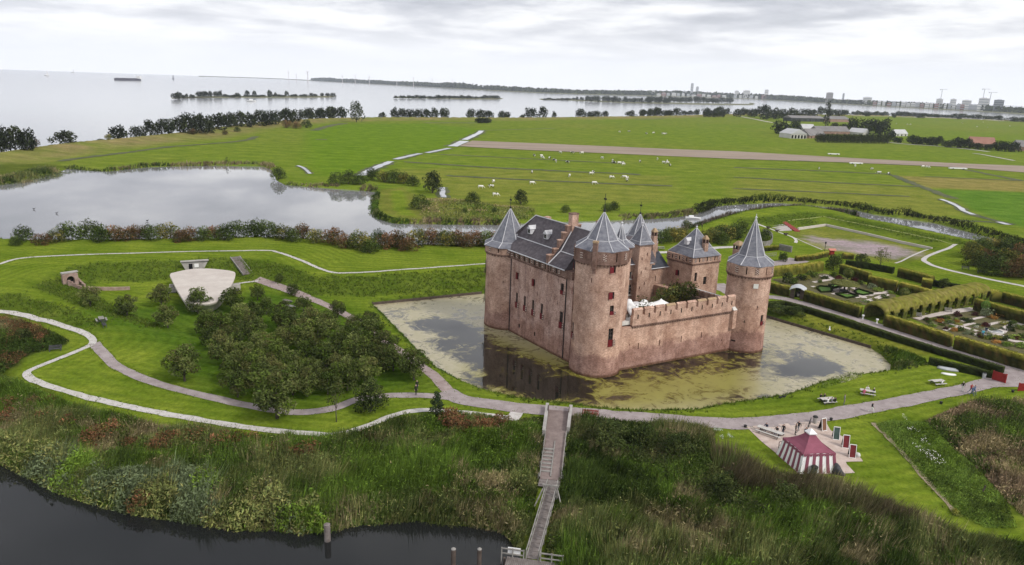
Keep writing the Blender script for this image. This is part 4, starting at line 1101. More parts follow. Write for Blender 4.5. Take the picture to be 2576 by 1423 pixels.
# garderobe shaft at the right tower
q = c3(L3 - 0.55, 0.0, 0); fr = frame_at((q[0], q[1], 0), n3)
put(wbox(MB(), fr, 0, 0.3, 6.3, 1.0, 0.7, 3.6), 'garderobe_shaft', M_PALE if False else M_BRICK, cw)
p, u, n = fr; a = lambda du, dn, z: tuple(p + u * du + n * dn + np.array([0, 0, z]))
put(MB().add([a(-.55, .7, 8.1), a(.55, .7, 8.1), a(.55, -.1, 9.0), a(-.55, -.1, 9.0), a(-.55, -.1, 8.1), a(.55, -.1, 8.1)], [(0, 1, 2, 3), (0, 3, 4), (1, 5, 2)]), 'shaft_cap', M_PALE, cw)
# ---- rear wing, rear walls, courtyard
dW = (C_B - C_L) / np.linalg.norm(C_B - C_L); nW = np.array([dW[1], -dW[0]]); LW = np.linalg.norm(C_B - C_L)
def wq(u, i, z): return (*(C_L + dW * u + nW * i), z)
rw = empty('rear_wing', np.array([C_L[0], C_L[1], 0]) - WL['castle'], 0, None, None, None, 1.0, castle); WL[rw.name] = np.array([C_L[0], C_L[1], 0.0])
cut = MB()
body = MB().prism([wq(1, -1.5, 0)[:2], wq(LW - 1, -1.5, 0)[:2], wq(LW - 1, 7.0, 0)[:2], wq(1, 7.0, 0)[:2]], -1.5, 12.3)
for px, w, hh, st in ((CR(392, 545), 1.0, 1.5, 'white'), (CR(390, 660), 1.3, 2.2, 'white'), (CR(400, 455), 0.5, 0.6, 'dark'), (CR(435, 455), 0.5, 0.6, 'dark')):
	q = on_plane(*px, wq(0, 7.0, 0), nW); fr = frame_at(q, nW); window(rw, cut, fr, w, hh, st)
	if st == 'white':
		put(wbox(MB(), fr, w * 0.5 + 0.35, 0.06, -hh * 0.25, 0.6, 0.07, hh * 0.5), 'shutter', M_RED, rw)
carve(body, cut, 'wing_wall', M_BRICKY, rw)
mb = MB().add([wq(0, -1.9, 12.3), wq(LW, -1.9, 12.3), wq(LW, 2.75, 17.2), wq(0, 2.75, 17.2), wq(0, 7.4, 12.3), wq(LW, 7.4, 12.3)], [(1, 0, 3, 2), (4, 5, 2, 3), (0, 4, 3), (5, 1, 2), (0, 1, 5, 4)])
put(mb, 'slate_roof', M_SLATE_D, rw)
put(MB().tube([wq(2, 7.45, 12.32), wq(LW - 1, 7.45, 12.32)], 0.1, 5), 'gutter', M_LEAD, rw)
# square stair tower and tall chimney
st = empty('square_stair_tower', np.array([26.0, 147.8, 0]) - WL['castle'], 0, None, None, None, 1.0, castle); WL[st.name] = np.array([26.0, 147.8, 0.0]); st['label'] = 'square stair tower with small pyramid spire in the courtyard'
s0, s1, s2 = np.array([23.75, 147.7]), np.array([25.45, 145.0]), np.array([28.45, 147.1]); s3 = s0 + s2 - s1
cen = (s0 + s2) / 2
sq = [cen + (p - cen) * 0.9 for p in (s1, s2, s3, s0)]
cut = MB()
fn = lambda a, b: np.array([(b - a)[1], -(b - a)[0]])
for px, f in ((CR(535, 375), 0), (CR(492, 412), 0), (CR(522, 490), 0), (CR(485, 522), 0), (CR(510, 610), 0), (CR(470, 645), 0), (CR(467, 715), 0)):
	q = on_plane(*px, (*sq[0], 0), fn(sq[0], sq[1])); window(st, cut, frame_at(q, fn(sq[0], sq[1])), 0.25, 0.6, 'slit')
carve(MB().prism(sq, 0, 16.6), cut, 'tower_wall', M_BRICKY, st)
C_S = cen; rr_ = np.linalg.norm(s1 - cen); a0 = math.atan2(*(s1 - cen)[::-1])
spire(st, cen, rr_ * 1.08, 16.6, rr_ * 0.85, 17.1, 20.4, 4, a0, 0.8)
def bell_chimney(parent, c, z0, z1, w, name='chimney', rz=0.45, tall=False):
	mb = MB().box((c[0], c[1], (z0 + z1 - 1.4) / 2), (w, w, z1 - 1.4 - z0), rz)
	put(mb, name, M_BRICKY, parent)
	mb = MB()
	for sx in (-1, 1):
		for sy in (-1, 1):
			o_ = Matrix.Rotation(rz, 2) @ Vector((sx * (w / 2 - 0.13), sy * (w / 2 - 0.13)))
			mb.box((c[0] + o_.x, c[1] + o_.y, z1 - 1.0), (0.26, 0.26, 0.8), rz)
	put(mb, 'smoke_arcade', M_BRICKB, parent)
	put(MB().box((c[0], c[1], z1 - 1.0), (w * 0.55, w * 0.55, 0.78), rz), 'flue', M_VOID, parent)
	put(MB().box((c[0], c[1], z1 - 0.5), (w + 0.1, w + 0.1, 0.2), rz).box((c[0], c[1], z1 - 0.1), (w + .05, w + .05, 0.6), rz, 0.35), 'chimney_cap', M_OCHRE, parent)
bell_chimney(st, (29.3, 150.8), 3.0, 18.9, 0.95)
bell_chimney(TR, (C_R[0] - 1.2, C_R[1] + 4.3), 8.0, 19.4, 1.5)
# gatehouse
g1, g2, g0 = np.array([36.8, 146.6]), np.array([43.9, 150.9]), np.array([32.4, 152.3]); g3 = g0 + g2 - g1
gc = (g0 + g2) / 2
gh_ = empty('gatehouse', np.array([gc[0], gc[1], 0]) - WL['castle'], 0, None, None, None, 1.0, castle); WL[gh_.name] = np.array([gc[0], gc[1], 0.0]); gh_['label'] = 'square gatehouse with pyramid slate roof'
gq = [gc + (p - gc) * 0.93 for p in (g1, g2, g3, g0)]
cut = MB()
nl = -fn(gq[3], gq[0]) * -1; nl = fn(gq[3], gq[0]); nr2 = fn(gq[0], gq[1])
for px, side, w, hh, s_ in ((Z4(555, 918), 'l', 0.8, 1.2, 'red'), (Z4(835, 985), 'r', 0.7, 1.9, 'dark'), (Z4(975, 1040), 'r', 0.9, 1.7, 'dark'), (Z4(1195, 940), 'r', 0.3, 0.6, 'slit'), (Z4(545, 1080), 'l', 0.4, 0.6, 'slit')):
	n_ = nl if side == 'l' else nr2
	q = on_plane(*px, (*gq[0], 0), n_); window(gh_, cut, frame_at(q, n_), w, hh, s_)
carve(MB().prism(gq, -1.0, 12.6), cut, 'gatehouse_wall', M_BRICKY, gh_)
g_up = [gc + (p - gc) * 0.97 for p in (g1, g2, g3, g0)]
put(MB().prism(g_up, 12.6, 14.0), 'gallery_wall', M_BRICKY, gh_)
put(MB().prism([gc + (p - gc) * 0.985 for p in (g1, g2, g3, g0)], 12.5, 12.68), 'string_course', M_BRICKB, gh_)
for a_, b_ in ((3, 0), (0, 1)):
	for k in range(7):
		t_ = (k + 0.7) / 7.4; q2 = g_up[a_] * (1 - t_) + g_up[b_] * t_; n_ = fn(g_up[a_], g_up[b_])
		fr = frame_at((q2[0], q2[1], 13.35), n_)
		put(wbox(MB(), fr, 0, 0.02, 0, 0.2 if k % 2 else 0.5, 0.07, 0.85), 'arrow_slit' if k % 2 else 'chevron_shutter', M_VOID if k % 2 else M_CHEV, gh_)
	for k in range(18):
		t_ = (k + 0.5) / 18; q2 = g_up[a_] * (1 - t_) + g_up[b_] * t_; put(wbox(MB(), frame_at((q2[0], q2[1], 12.4), fn(g_up[a_], g_up[b_])), 0, -0.1, 0, 0.2, 0.2, 0.22), 'corbel', M_BRICKB, gh_)
rr_ = np.linalg.norm(g1 - gc); a0 = math.atan2(*(g1 - gc)[::-1])
spire(gh_, gc, rr_ * 1.04, 14.05, rr_ * 0.70, 15.4, 19.3, 4, a0, 0.7)
q = gc + (g2 + g1 - 2 * gc) / 2 * 0.72
bell_chimney(gh_, q, 13.5, 18.0, 0.95, rz=0.54)
q = gc + (g0 + g1 - 2 * gc) / 2 * 0.5
fr = frame_at((q[0], q[1], 16.55), fn(g0, g1)); p, u, n = fr
a = lambda du, dn, dz: tuple(p + u * du + n * dn + np.array([0, 0, dz]))
mb = MB(); wbox(mb, fr, 0, 0.3, -.1, 0.7, 0.9, 0.8)
mb.add([a(-.5, .8, .3), a(.5, .8, .3), a(0, .8, .95), a(-.5, -.9, .3), a(.5, -.9, .3), a(0, -.9, .95)], [(0, 1, 2), (4, 1, 0, 3), (1, 4, 5, 2), (3, 0, 2, 5), (3, 5, 4)])
put(mb, 'dormer', M_LEAD, gh_)
# courtyard walls on the gate side, lean-to, footbridge
gw_ = empty('gate_side_wall', np.array([35, 146, 0]) - WL['castle'], 0, None, None, None, 1.0, castle); WL[gw_.name] = np.array([35.0, 146.0, 0.0])
dG = (C_B - C_R) / np.linalg.norm(C_B - C_R); nG = np.array([-dG[1], dG[0]])
if nG @ (C_F - C_R) > 0: nG = -nG                       # outward
def gp(u, o): return C_R + dG * u + nG * o
LG = np.linalg.norm(C_B - C_R)
put(MB().prism([gp(2, 0.8), gp(LG - 2, 0.8), gp(LG - 2, -0.8), gp(2, -0.8)], -1.2, 7.2), 'wall_body', M_BRICKY, gw_)
for k in range(9):
	c0 = gp(4.2 + k * 1.25, 0.45); put(MB().box((c0[0], c0[1], 7.75), (0.85, 0.6, 1.1), math.atan2(dG[1], dG[0])), 'merlon', M_BRICKY, gw_)
put(MB().prism([gp(4, 1.5), gp(13, 1.5), gp(13, 0.85), gp(4, 0.85)], 6.2, 8.2), 'outer_parapet', M_PALE, gw_)
h0, h1 = np.array([27.9, 148.8]), np.array([33.0, 152.0]); hd = (h1 - h0) / np.linalg.norm(h1 - h0); hn = np.array([-hd[1], hd[0]])
hp = lambda u, i, z: (*(h0 + hd * u + hn * i), z)
Lh = np.linalg.norm(h1 - h0)
cut = MB(); q = on_plane(*Z4(208, 1010), (*h0, 0), hn); window(gw_, cut, frame_at(q, -hn), 0.25, 1.2, 'slit')
carve(MB().prism([hp(0, 0, 0)[:2], hp(Lh, 0, 0)[:2], hp(Lh, 4, 0)[:2], hp(0, 4, 0)[:2]], 0, 10.8), cut, 'range_wall', M_BRICKY, gw_)
put(MB().add([hp(-.1, -.3, 10.75), hp(Lh, -.3, 10.75), hp(Lh, 3.4, 13.6), hp(-.1, 3.4, 13.6), hp(-.1, 4.3, 10.75), hp(Lh, 4.3, 10.75)], [(0, 1, 2, 3), (5, 4, 3, 2), (0, 3, 4), (1, 5, 2), (4, 5, 1, 0)]), 'slate_roof', M_SLATE_N, gw_)
put(MB().tube([hp(-.1, -.35, 10.78), hp(Lh, -.35, 10.78)], 0.1, 5), 'gutter', M_LEAD, gw_)
# timber footbridge along the inner face
fa, fb = gp(14.2, -1.9), gp(3.6, -1.9)
Lf = np.linalg.norm(fb - fa); fd = (fb - fa) / Lf; fnn = np.array([-fd[1], fd[0]])
br = empty('timber_gallery', np.array([fa[0], fa[1], 0]) - WL['castle'], 0, None, None, None, 1.0, castle); WL[br.name] = np.array([fa[0], fa[1], 0.0])
put(MB().beam((*fa, 6.6), (*fb, 6.6), 2.0, 0.22), 'deck', M_WOODD, br)
for sgn in (-1, 1):
	for zz in (7.1, 7.6):
		put(MB().beam((*(fa + fnn * sgn), zz), (*(fb + fnn * sgn), zz), 0.09, 0.09), 'rail', M_WOODD, br)
	for k in range(8):
		p_ = fa + fd * (Lf * k / 7) + fnn * sgn; put(MB().beam((*p_, 6.5), (*p_, 7.7), 0.1), 'post', M_WOODD, br)
for k in range(3):
	p_ = fa + fd * (Lf * (k + 0.5) / 3); put(MB().box((p_[0], p_[1], 3.5), (0.5, 1.8, 6.1), math.atan2(fd[1], fd[0])), 'pier', M_BRICKY, br)
M_COBBLE = mat('court_cobbles', (0.20, 0.17, 0.15), (0.30, 0.26, 0.23), scale=1.0, fine=0.2, fscale=4)
put(MB().prism([C_L + np.array([5, 2]), C_F + np.array([1.5, 4]), C_R + np.array([-3, 1.5]), C_B + np.array([0, -4])], 0.2, 1.6), 'courtyard', M_COBBLE, castle)
# marquee in the courtyard: poles and a stretched white canopy
M_CANVAS = mat('white_canvas', (0.78, 0.77, 0.76), (0.86, 0.86, 0.85), scale=0.7, rough=0.8)
mc = G(*CR(520, 765), 7.2)[:2]
mq_ = root('marquee', (mc[0], mc[1], 1.6), 'white stretch marquee in the castle courtyard', 'marquee')
gx, gy = np.meshgrid(np.linspace(-1, 1, 25), np.linspace(-1, 1, 17))
U = d3; Vv = np.array([-d3[1], d3[0]])
peaks = [(-0.8, -0.2, 3.2), (0.05, 0.2, 1.7), (0.75, 0.1, 1.3)]
zz = 6.3 + sum(hh * np.exp(-np.hypot((gx - a_) * 5.5, (gy - b_) * 3.4) * 0.9) for a_, b_, hh in peaks) - 0.9 * np.abs(gx * gy) ** 1.2
VV = np.stack([mc[0] + U[0] * gx * 5.6 + Vv[0] * gy * 3.6, mc[1] + U[1] * gx * 5.6 + Vv[1] * gy * 3.6, zz], -1).reshape(-1, 3) - np.array([mc[0], mc[1], 1.6])
ii = np.arange(gx.size).reshape(gx.shape); fq = np.stack([ii[:-1, :-1], ii[:-1, 1:], ii[1:, 1:], ii[1:, :-1]], -1).reshape(-1, 4)
cano = inst('canopy', np_mesh('canopy', VV, fq, [M_CANVAS], smooth=True), mq_)
md = cano.modifiers.new('t', 'SOLIDIFY'); md.thickness = 0.03
for a_, b_, hh in peaks + [(-1, -1, 0), (1, -1, 0), (1, 1, 0), (-1, 1, 0)]:
	p_ = mc + U * a_ * 5.5 + Vv * b_ * 3.5
	put(MB().tube([(p_[0], p_[1], 1.6), (p_[0], p_[1], 6.1 + hh * 0.95 - (0.75 if hh == 0 else 0))], 0.06, 6), 'pole', M_IRON, mq_)
# -------- structures and furniture around the castle
M_CONC = mat('white_concrete', (0.46, 0.41, 0.37), (0.53, 0.485, 0.44), scale=0.35, rough=0.85, fine=0.08, fscale=1.5)
M_CONCG = mat('grey_concrete', (0.30, 0.285, 0.27), (0.40, 0.38, 0.36), scale=0.8, fine=0.15, fscale=3)
M_BRICKP = mat('portal_brick', (0.25, 0.17, 0.14), (0.36, 0.27, 0.23), scale=1.2, fine=0.2, fscale=5)
M_PLANK = mat('grey_planks', (0.13, 0.11, 0.10), (0.21, 0.185, 0.175), scale=1.5, fine=0.2, fscale=5)
M_PLANKL = mat('weathered_timber', (0.20, 0.19, 0.175), (0.30, 0.285, 0.265), scale=1.5, fine=0.15, fscale=4)
M_TABLE = mat('pale_table_wood', (0.42, 0.40, 0.37), (0.54, 0.52, 0.49), scale=2.0, fine=0.1)
M_BENCH = mat('dark_bench_wood', (0.045, 0.045, 0.05), (0.09, 0.09, 0.1), scale=2.0)
M_WHITE = mat('white_paint', (0.78, 0.78, 0.77), rough=0.6)
M_GREEN = mat('green_panel', (0.045, 0.075, 0.065), (0.065, 0.10, 0.085), scale=2)
M_REDP = mat('red_panel', (0.13, 0.018, 0.022), (0.17, 0.026, 0.03), scale=2)
M_BLACK = mat('black_cloth', (0.012, 0.012, 0.014), (0.03, 0.03, 0.034), scale=3)
M_GATE = mat('gate_red', (0.22, 0.016, 0.016), (0.30, 0.025, 0.022), scale=1.5, rough=0.5)
M_ZINC = mat('zinc', (0.36, 0.38, 0.40), (0.48, 0.50, 0.52), scale=1.5, rough=0.45)
# moat revetment of dark boards
def revet(a, b, label):
	r_ = root('bank_revetment', (*((np.array(a) + np.array(b)) / 2), 0), label, 'revetment')
	L = np.linalg.norm(np.array(b) - np.array(a)); n = max(3, int(L / 2.2)); a = np.array(a); b = np.array(b); d = (b - a) / L
	for k in range(n):
		p = a + d * L * k / n; q_ = a + d * (L * (k + 1) / n - 0.04)
		put(MB().beam((*p, 0.22), (*q_, 0.22), 0.12, 0.7), 'board', M_WOODD, r_)
	for k in range(n + 1):
		p = a + d * L * k / n; nn_ = np.array([-d[1], d[0]]) * 0.14
		put(MB().beam((*(p + nn_), -0.4), (*(p + nn_), 0.66), 0.14), 'pile', M_WOODD, r_)
revet(MOAT[21], np.array([55.2, 152.8]), 'dark timber revetment of the moat bank beside the garden')
revet(MOAT[0], np.array([-6.9, 163.2]), 'dark timber revetment of the moat bank below the rampart')
# ---- pavilion: rounded wedge with a flat pale roof
base_z = 1.2
outl = [(1447, 372), (1600, 340), (1750, 333), (1900, 345), (1975, 358), (1993, 380), (1975, 440), (1930, 520), (1870, 585), (1800, 622), (1700, 632), (1600, 622), (1555, 602), (1500, 520), (1455, 430), (1437, 392)]
top = [G(*CB(x, y), 3.7) for x, y in outl]
top = smooth_line([t_[:2] for t_ in top] + [top[0][:2]], 0.6)[:-1]
cen = top.mean(0)
pv = root('pavilion', (cen[0], cen[1], 1.2), 'pale concrete pavilion shaped like a rounded shield in the bastion', 'pavilion')
def ring(s, z):
	return [(*(cen + (p - cen) * s), z) for p in top]
put(MB().loft([ring(0.985, 3.1), ring(1.0, 3.45), ring(1.0, 3.62), ring(0.985, 3.7)]), 'roof_slab', M_CONC, pv)
put(MB().loft([ring(0.80, 0.8), ring(0.95, 3.1)]), 'wall', M_CONC, pv)
e_ = top[np.argmax(top[:, 0])];
for k in range(5):
	a_ = 1.15 + 0.16 * k; pr = cen + np.array([math.cos(-a_ + 0.2), math.sin(-a_ + 0.2)]) * 3.2
q = G(*CB(1975, 490), 1.8)[:2]
put(MB().box((q[0], q[1], 1.7), (2.6, 1.6, 1.3), 0.7), 'entrance_block', M_CONCG, pv)
q = G(*CB(1462, 520), 1.6)[:2]
for k in range(4): put(MB().box((q[0] - 0.1 * k, q[1] - 0.25 + 0.45 * k, 1.35 + 0.2 * k), (1.6, 0.4, 0.3 + 0.4 * k), 0.5), 'stair_tread', M_CONCG, pv)
ribbon('pavilion_footpath', [CB(2000, 466), CB(2090, 452), CB(2190, 440)], 0.7, M_SHELL)
# ---- bunker entrance in the rampart slope
q = GT(*CB(1650, 325)) + np.array([.2, -.4, .1]);
bk = root('bunker_entrance', q, 'grey concrete bunker entrance with a white notice in the rampart slope', 'bunker')
fr = frame_at((q[0], q[1], q[2]), (0.43, -0.9)); p, u, n = fr
a = lambda du, dn, dz: tuple(p + u * du + n * dn + np.array([0, 0, dz]))
put(MB().add([a(-2.0, .25, -.6), a(1.8, .25, -.6), a(3.0, .25, 1.55), a(-3.0, .25, 1.55), a(-2.0, -1, -.6), a(1.8, -1, -.6), a(3.0, -1, 1.55), a(-3.0, -1, 1.55)], [(0, 1, 2, 3), (7, 6, 5, 4), (4, 5, 1, 0), (5, 6, 2, 1), (6, 7, 3, 2), (7, 4, 0, 3)]), 'concrete_front', M_CONCG, bk)
put(wbox(MB(), fr, -0.9, 0.28, 0.35, 0.8, 0.1, 1.3), 'doorway', M_VOID, bk)
put(wbox(MB(), fr, 0.35, 0.29, 0.5, 0.95, 0.08, 0.85), 'notice_board', M_WHITE, bk)
put(wbox(MB(), fr, 0, 0.2, 1.65, 6.1, 0.9, 0.18), 'coping', M_CONCG, bk)
# ---- brick tunnel portal with its retaining walls
q = GT(*CB(600, 470)); tp = root('tunnel_portal', q, 'brick tunnel portal with arched opening and curved retaining wall', 'portal')
nrm_ = np.array([0.75, -0.66]); fr = frame_at(q, nrm_); p, u, n = fr
a = lambda du, dn, dz: tuple(p + u * du + n * dn + np.array([0, 0, dz]))
fm = MB(); arch = [(-0.75, -0.5), (-0.75, 1.15)] + [(-0.75 * math.cos(t_), 1.15 + 0.75 * math.sin(t_)) for t_ in np.linspace(0.3, math.pi - 0.3, 7)] + [(0.75, 1.15), (0.75, -0.5)]
outer = [(-1.5, -0.5), (-1.5, 1.15), (-1.5, 2.3), (-1.0, 2.6), (-0.5, 2.6), (0, 2.6), (0.5, 2.6), (1.0, 2.6), (1.5, 2.3), (1.5, 1.15), (1.5, -0.5)]
n_a = len(arch)
vs = [a(x, 0.3, z) for x, z in arch] + [a(x, 0.3, z) for x, z in outer] + [a(x, -0.6, z) for x, z in arch] + [a(x, -0.6, z) for x, z in outer]
fs = []
for i in range(n_a - 1):
	fs += [(i, i + 1, n_a + i + 1, n_a + i)[::-1], (2 * n_a + i, 2 * n_a + i + 1, i + 1, i), (n_a + i, n_a + i + 1, 3 * n_a + i + 1, 3 * n_a + i)]
put(fm.add(vs, fs), 'portal_wall', M_BRICKP, tp)
put(wbox(MB(), fr, 0, -0.5, 0.7, 1.5, 0.06, 2.4), 'tunnel_mouth', M_VOID, tp)
put(wbox(MB(), fr, 0, -0.1, 2.7, 3.2, 1.0, 0.22), 'coping', M_CONCG, tp)
for pts, h0, h1, nm_ in (([(645, 440), (670, 460), (720, 495)], 1.1, 0.5, 'wing_wall'), ([(580, 480), (620, 490), (690, 515)], 1.2, 0.5, 'wing_wall'), ([(720, 515), (850, 520), (960, 520), (1100, 515)], 0.7, 0.7, 'low_wall')):
	L = smooth_line([GT(*CB(*p_))[:2] for p_ in pts], 0.8)
	mb = MB()
	for k in range(len(L) - 1):
		hh = h0 + (h1 - h0) * k / (len(L) - 1); zb = float(hz_at(*L[k]))
		d_ = L[k + 1] - L[k]; mb2 = MB().box((*((L[k] + L[k + 1]) / 2), zb + hh / 2 - 0.2), (np.linalg.norm(d_) + 0.02, 0.4, hh + 0.4), math.atan2(d_[1], d_[0]))
		mb.v += []; b0 = len(mb.v); mb.v += mb2.v; mb.f += [[i + b0 for i in f_] for f_ in mb2.f]; mb.mi += mb2.mi
	put(mb, nm_, M_BRICKP, tp)
# ---- timber stair up the rampart
s0 = GT(*CB(1990, 240)); s1 = GT(*CB(2100, 385))
sr = root('rampart_stair', s1, 'straight stair of timber treads climbing the rampart behind the pavilion', 'stair')
d_ = s0[:2] - s1[:2]; L = np.linalg.norm(d_); ang_ = math.atan2(d_[1], d_[0])
ns = 16
for k in range(ns):
	t_ = (k + 0.5) / ns; p_ = s1[:2] + d_ * t_; z_ = max(float(hz_at(*p_)), s1[2] + (s0[2] - s1[2]) * t_ - .1) + 0.06
	put(MB().box((p_[0], p_[1], z_), (L / ns * 0.86, 2.1, 0.24), ang_), 'tread', M_PLANK, sr)
for sgn in (-1, 1):
	o_ = np.array([-d_[1], d_[0]]) / L * 1.12 * sgn
	put(MB().beam((*(s1[:2] + o_), s1[2] + 0.1), (*(s0[:2] + o_), s0[2] + 0.1), 0.16, 0.4), 'string_board', M_PLANKL, sr)
# ---- ramp, steps and jetty down to the river
ja, jb, jc = G(*CJ(590, 118), 1.32), G(*CJ(518, 700), 0.95), G(*CJ(365, 1372), 0.9)
jt = root('landing_ramp', ja, 'brick ramp with side steps between low pale walls leading to the jetty', 'ramp')
def strip(a_, b_, za, zb, w0, w1, th):
	a_, b_ = np.array(a_[:2]), np.array(b_[:2]); d = (b_ - a_) / np.linalg.norm(b_ - a_); n_ = np.array([-d[1], d[0]])
	vs = []
	for p_, z_, w_ in ((a_, za, w0), (b_, zb, w1)):
		vs += [(*(p_ + n_ * w_ / 2), z_), (*(p_ - n_ * w_ / 2), z_), (*(p_ - n_ * w_ / 2), z_ - th), (*(p_ + n_ * w_ / 2), z_ - th)]
	return MB().add(vs, [(0, 1, 5, 4)[::-1], (1, 2, 6, 5)[::-1], (2, 3, 7, 6)[::-1], (3, 0, 4, 7)[::-1], (0, 1, 2, 3), (7, 6, 5, 4)]), d, n_
mb, jd, jn = strip(ja, jb, 1.42, 1.0, 2.9, 2.5, 0.6)
put(mb, 'brick_surface', mat('ramp_brick', (.17, .13, .12), (.24, .19, .175), scale=.9, fine=.25, fscale=5), jt)
Lr = np.linalg.norm(jb[:2] - ja[:2])
def jp(t_, o_): return ja[:2] + jd * t_ + jn * o_
for sgn, t0, t1 in ((1, -0.6, Lr * 0.34), (-1, -0.6, Lr * 0.42)):      # pale parapet walls
	put(MB().beam((*jp(t0, sgn * 1.72), 1.65), (*jp(t1, sgn * 1.62), 1.45), 0.45, 1.1), 'parapet_wall', M_CONCG, jt)
	put(MB().beam((*jp(0.2, sgn * 1.5), 1.9), (*jp(1.9, sgn * 1.5), 1.85), 0.12, 0.75), 'gate_leaf', M_WOODD, jt)
for sgn in (1, -1):
	put(MB().beam((*jp(Lr * 0.36, sgn * 1.4), 1.55), (*jp(Lr, sgn * 1.3), 1.25), 0.1, 0.12), 'handrail', M_PLANKL, jt)
	for k in range(5):
		t_ = Lr * (0.38 + 0.15 * k); put(MB().beam((*jp(t_, sgn * 1.5), 0.6), (*jp(t_, sgn * 1.47), 1.5), 0.1), 'rail_post', M_PLANKL, jt)
for k in range(7):
	t_ = Lr * (0.62 + 0.048 * k); c_ = jp(t_, 0.68 if False else -0.68 * (1 if jn[0] > 0 else -1))
	put(MB().box((c_[0], c_[1], 1.2 - 0.03 * k), (0.34, 1.2, 0.22), math.atan2(jd[1], jd[0])), 'step', M_PLANKL, jt)
put(MB().beam((*jp(Lr * 0.5, 0.0), 1.27), (*jp(Lr * 0.97, 0.0), 1.08), 0.14, 0.18), 'kerb_beam', M_PLANKL, jt)
jy = root('jetty', jc, 'long grey plank boardwalk running through reeds to the landing stage', 'jetty')
mb0, kd, kn = strip(jb, jc, 0.9, 0.85, 1.3, 1.3, 0.1)
Lj = np.linalg.norm(jc[:2] - jb[:2])
def kp(t_, o_): return jb[:2] + kd * t_ + kn * o_
off = -0.55 if kn[0] > 0 else 0.55
npl = int(Lj / 0.24)
for k in range(npl):
	t_ = (k + 0.5) * Lj / npl; w_ = 2.6 if t_ < 1.6 else 1.2
	c_ = kp(t_, 0 if t_ < 1.6 else off * max(0, 1 - t_ / Lj * 1.0) * 1.0 + (-off * 0.0))
	if t_ >= 1.6: c_ = kp(t_, -off * 0.9 * (1 - t_ / Lj))
	put(MB().box((c_[0], c_[1], 0.92 + 0.012 * (k % 3)), (Lj / npl - 0.03, w_, 0.06), math.atan2(kd[1], kd[0]) + random.uniform(-.01, .01)), 'plank', M_PLANK, jy)
for sgn in (1, -1):
	oo = lambda t_: -off * 0.9 * (1 - t_ / Lj) + sgn * 0.62
	for zz in (1.0, 1.9):
		put(MB().beam((*kp(1.7, oo(1.7)), zz), (*kp(Lj, oo(Lj)), zz), 0.09, 0.11), 'rail', M_PLANKL, jy)
	for k in range(9):
		t_ = 1.7 + (Lj - 1.7) * k / 8; put(MB().beam((*kp(t_, oo(t_)), -0.8), (*kp(t_, oo(t_)), 1.98), 0.12), 'post', M_PLANKL, jy)
t_ = 3.6; put(MB().beam((*kp(t_, -off * .75 + .95), 2.3), (*kp(t_, -off * .75 - .95), 2.3), 0.14, 0.16), 'gate_beam', M_PLANKL, jy)
for sgn in (1, -1):
	p_ = kp(t_, -off * .75 + sgn * 0.8); put(MB().beam((*p_, 0), (*p_, 2.3), 0.14), 'gate_post', M_PLANKL, jy)
	p2 = kp(t_ + 2.0, -off * .75 + sgn * 1.7); put(MB().beam((*p2, 0.2), (*kp(t_ + .2, -off * .75 + sgn * 0.85), 1.9), 0.12), 'brace', M_PLANKL, jy)
# landing stage
pf = root('landing_stage', G(*CJ(330, 1420), 0.7), 'grey timber landing stage at the river end of the jetty', 'landing stage')
c0 = jc[:2] + kd * 1.6
npk = 30
for k in range(npk):
	o_ = (k - npk / 2 + 0.5) * 0.19
	a1, b1 = c0 + kn * (o_ + 0.3) - kd * 1.5, c0 + kn * (o_ + 0.3) + kd * 3.2
	put(MB().beam((*a1, 0.88 + 0.01 * (k % 2)), (*b1, 0.88), 0.17, 0.06), 'plank', M_PLANK, pf)
for sgn in (1, -1):
	p0, p1 = c0 - kd * 1.4 + kn * sgn * 0.85, c0 - kd * 1.4 + kn * (sgn * 3.1)
	for zz in (1.3, 1.85): put(MB().beam((*p0, zz), (*p1, zz), 0.09, 0.11), 'rail', M_PLANKL, pf)
	for t_ in (0, 0.5, 1):
		p_ = p0 + (p1 - p0) * t_; put(MB().beam((*p_, -0.5), (*p_, 1.95), 0.12), 'post', M_PLANKL, pf)
	for t_ in (-1, 1): put(MB().beam((*(c0 + kn * sgn * 2.8 + kd * t_ * 1.4), -1), (*(c0 + kn * sgn * 2.8 + kd * t_ * 1.4), 0.8), 0.2), 'pile', M_WOODD, pf)
sgn = 1 if kn[0] < 0 else -1
p0, p1 = c0 - kd * 1.45 + kn * sgn * 1.2, c0 - kd * 1.45 + kn * (sgn * 2.5)
put(MB().beam((*(p0 - kd * .08), 1.6), (*(p1 - kd * .08), 1.6), 0.06, 0.75), 'notice_board', M_WHITE, pf)
put(MB().beam((*(p0 - kd * .12), 1.9), (*(p1 - kd * .12), 1.9), 0.03, 0.12), 'notice_stripe', M_REDP, pf)
# mooring posts
for (x, y0, y1), r0, lab in (((824, 1361, 1316), 0.34, 'stout weathered mooring post at the reed edge'), ((1140, 1440, 1377), 0.24, 'slim mooring post with pale top, left of the pair'), ((1205, 1440, 1389), 0.22, 'slim mooring post with pale top nearest the jetty')):
	b_ = G(x, y0, 0); hh = 1.9 if r0 > 0.3 else 2.6
	mp_ = root('mooring_post', b_, lab, 'mooring post', 'mooring posts in the river')
	put(MB().lathe(b_, [(r0, -1), (r0, hh - 0.15), (r0 * 0.85, hh)], 12), 'pile', M_PLANK if r0 > .3 else M_WOODD, mp_)
	put(MB().lathe(b_, [(r0 * .95, hh - 0.02), (r0 * 1.02, hh + 0.05), (r0 * 0.5, hh + 0.16)], 12), 'cap', M_PLANKL if r0 < .3 else M_PLANK, mp_)
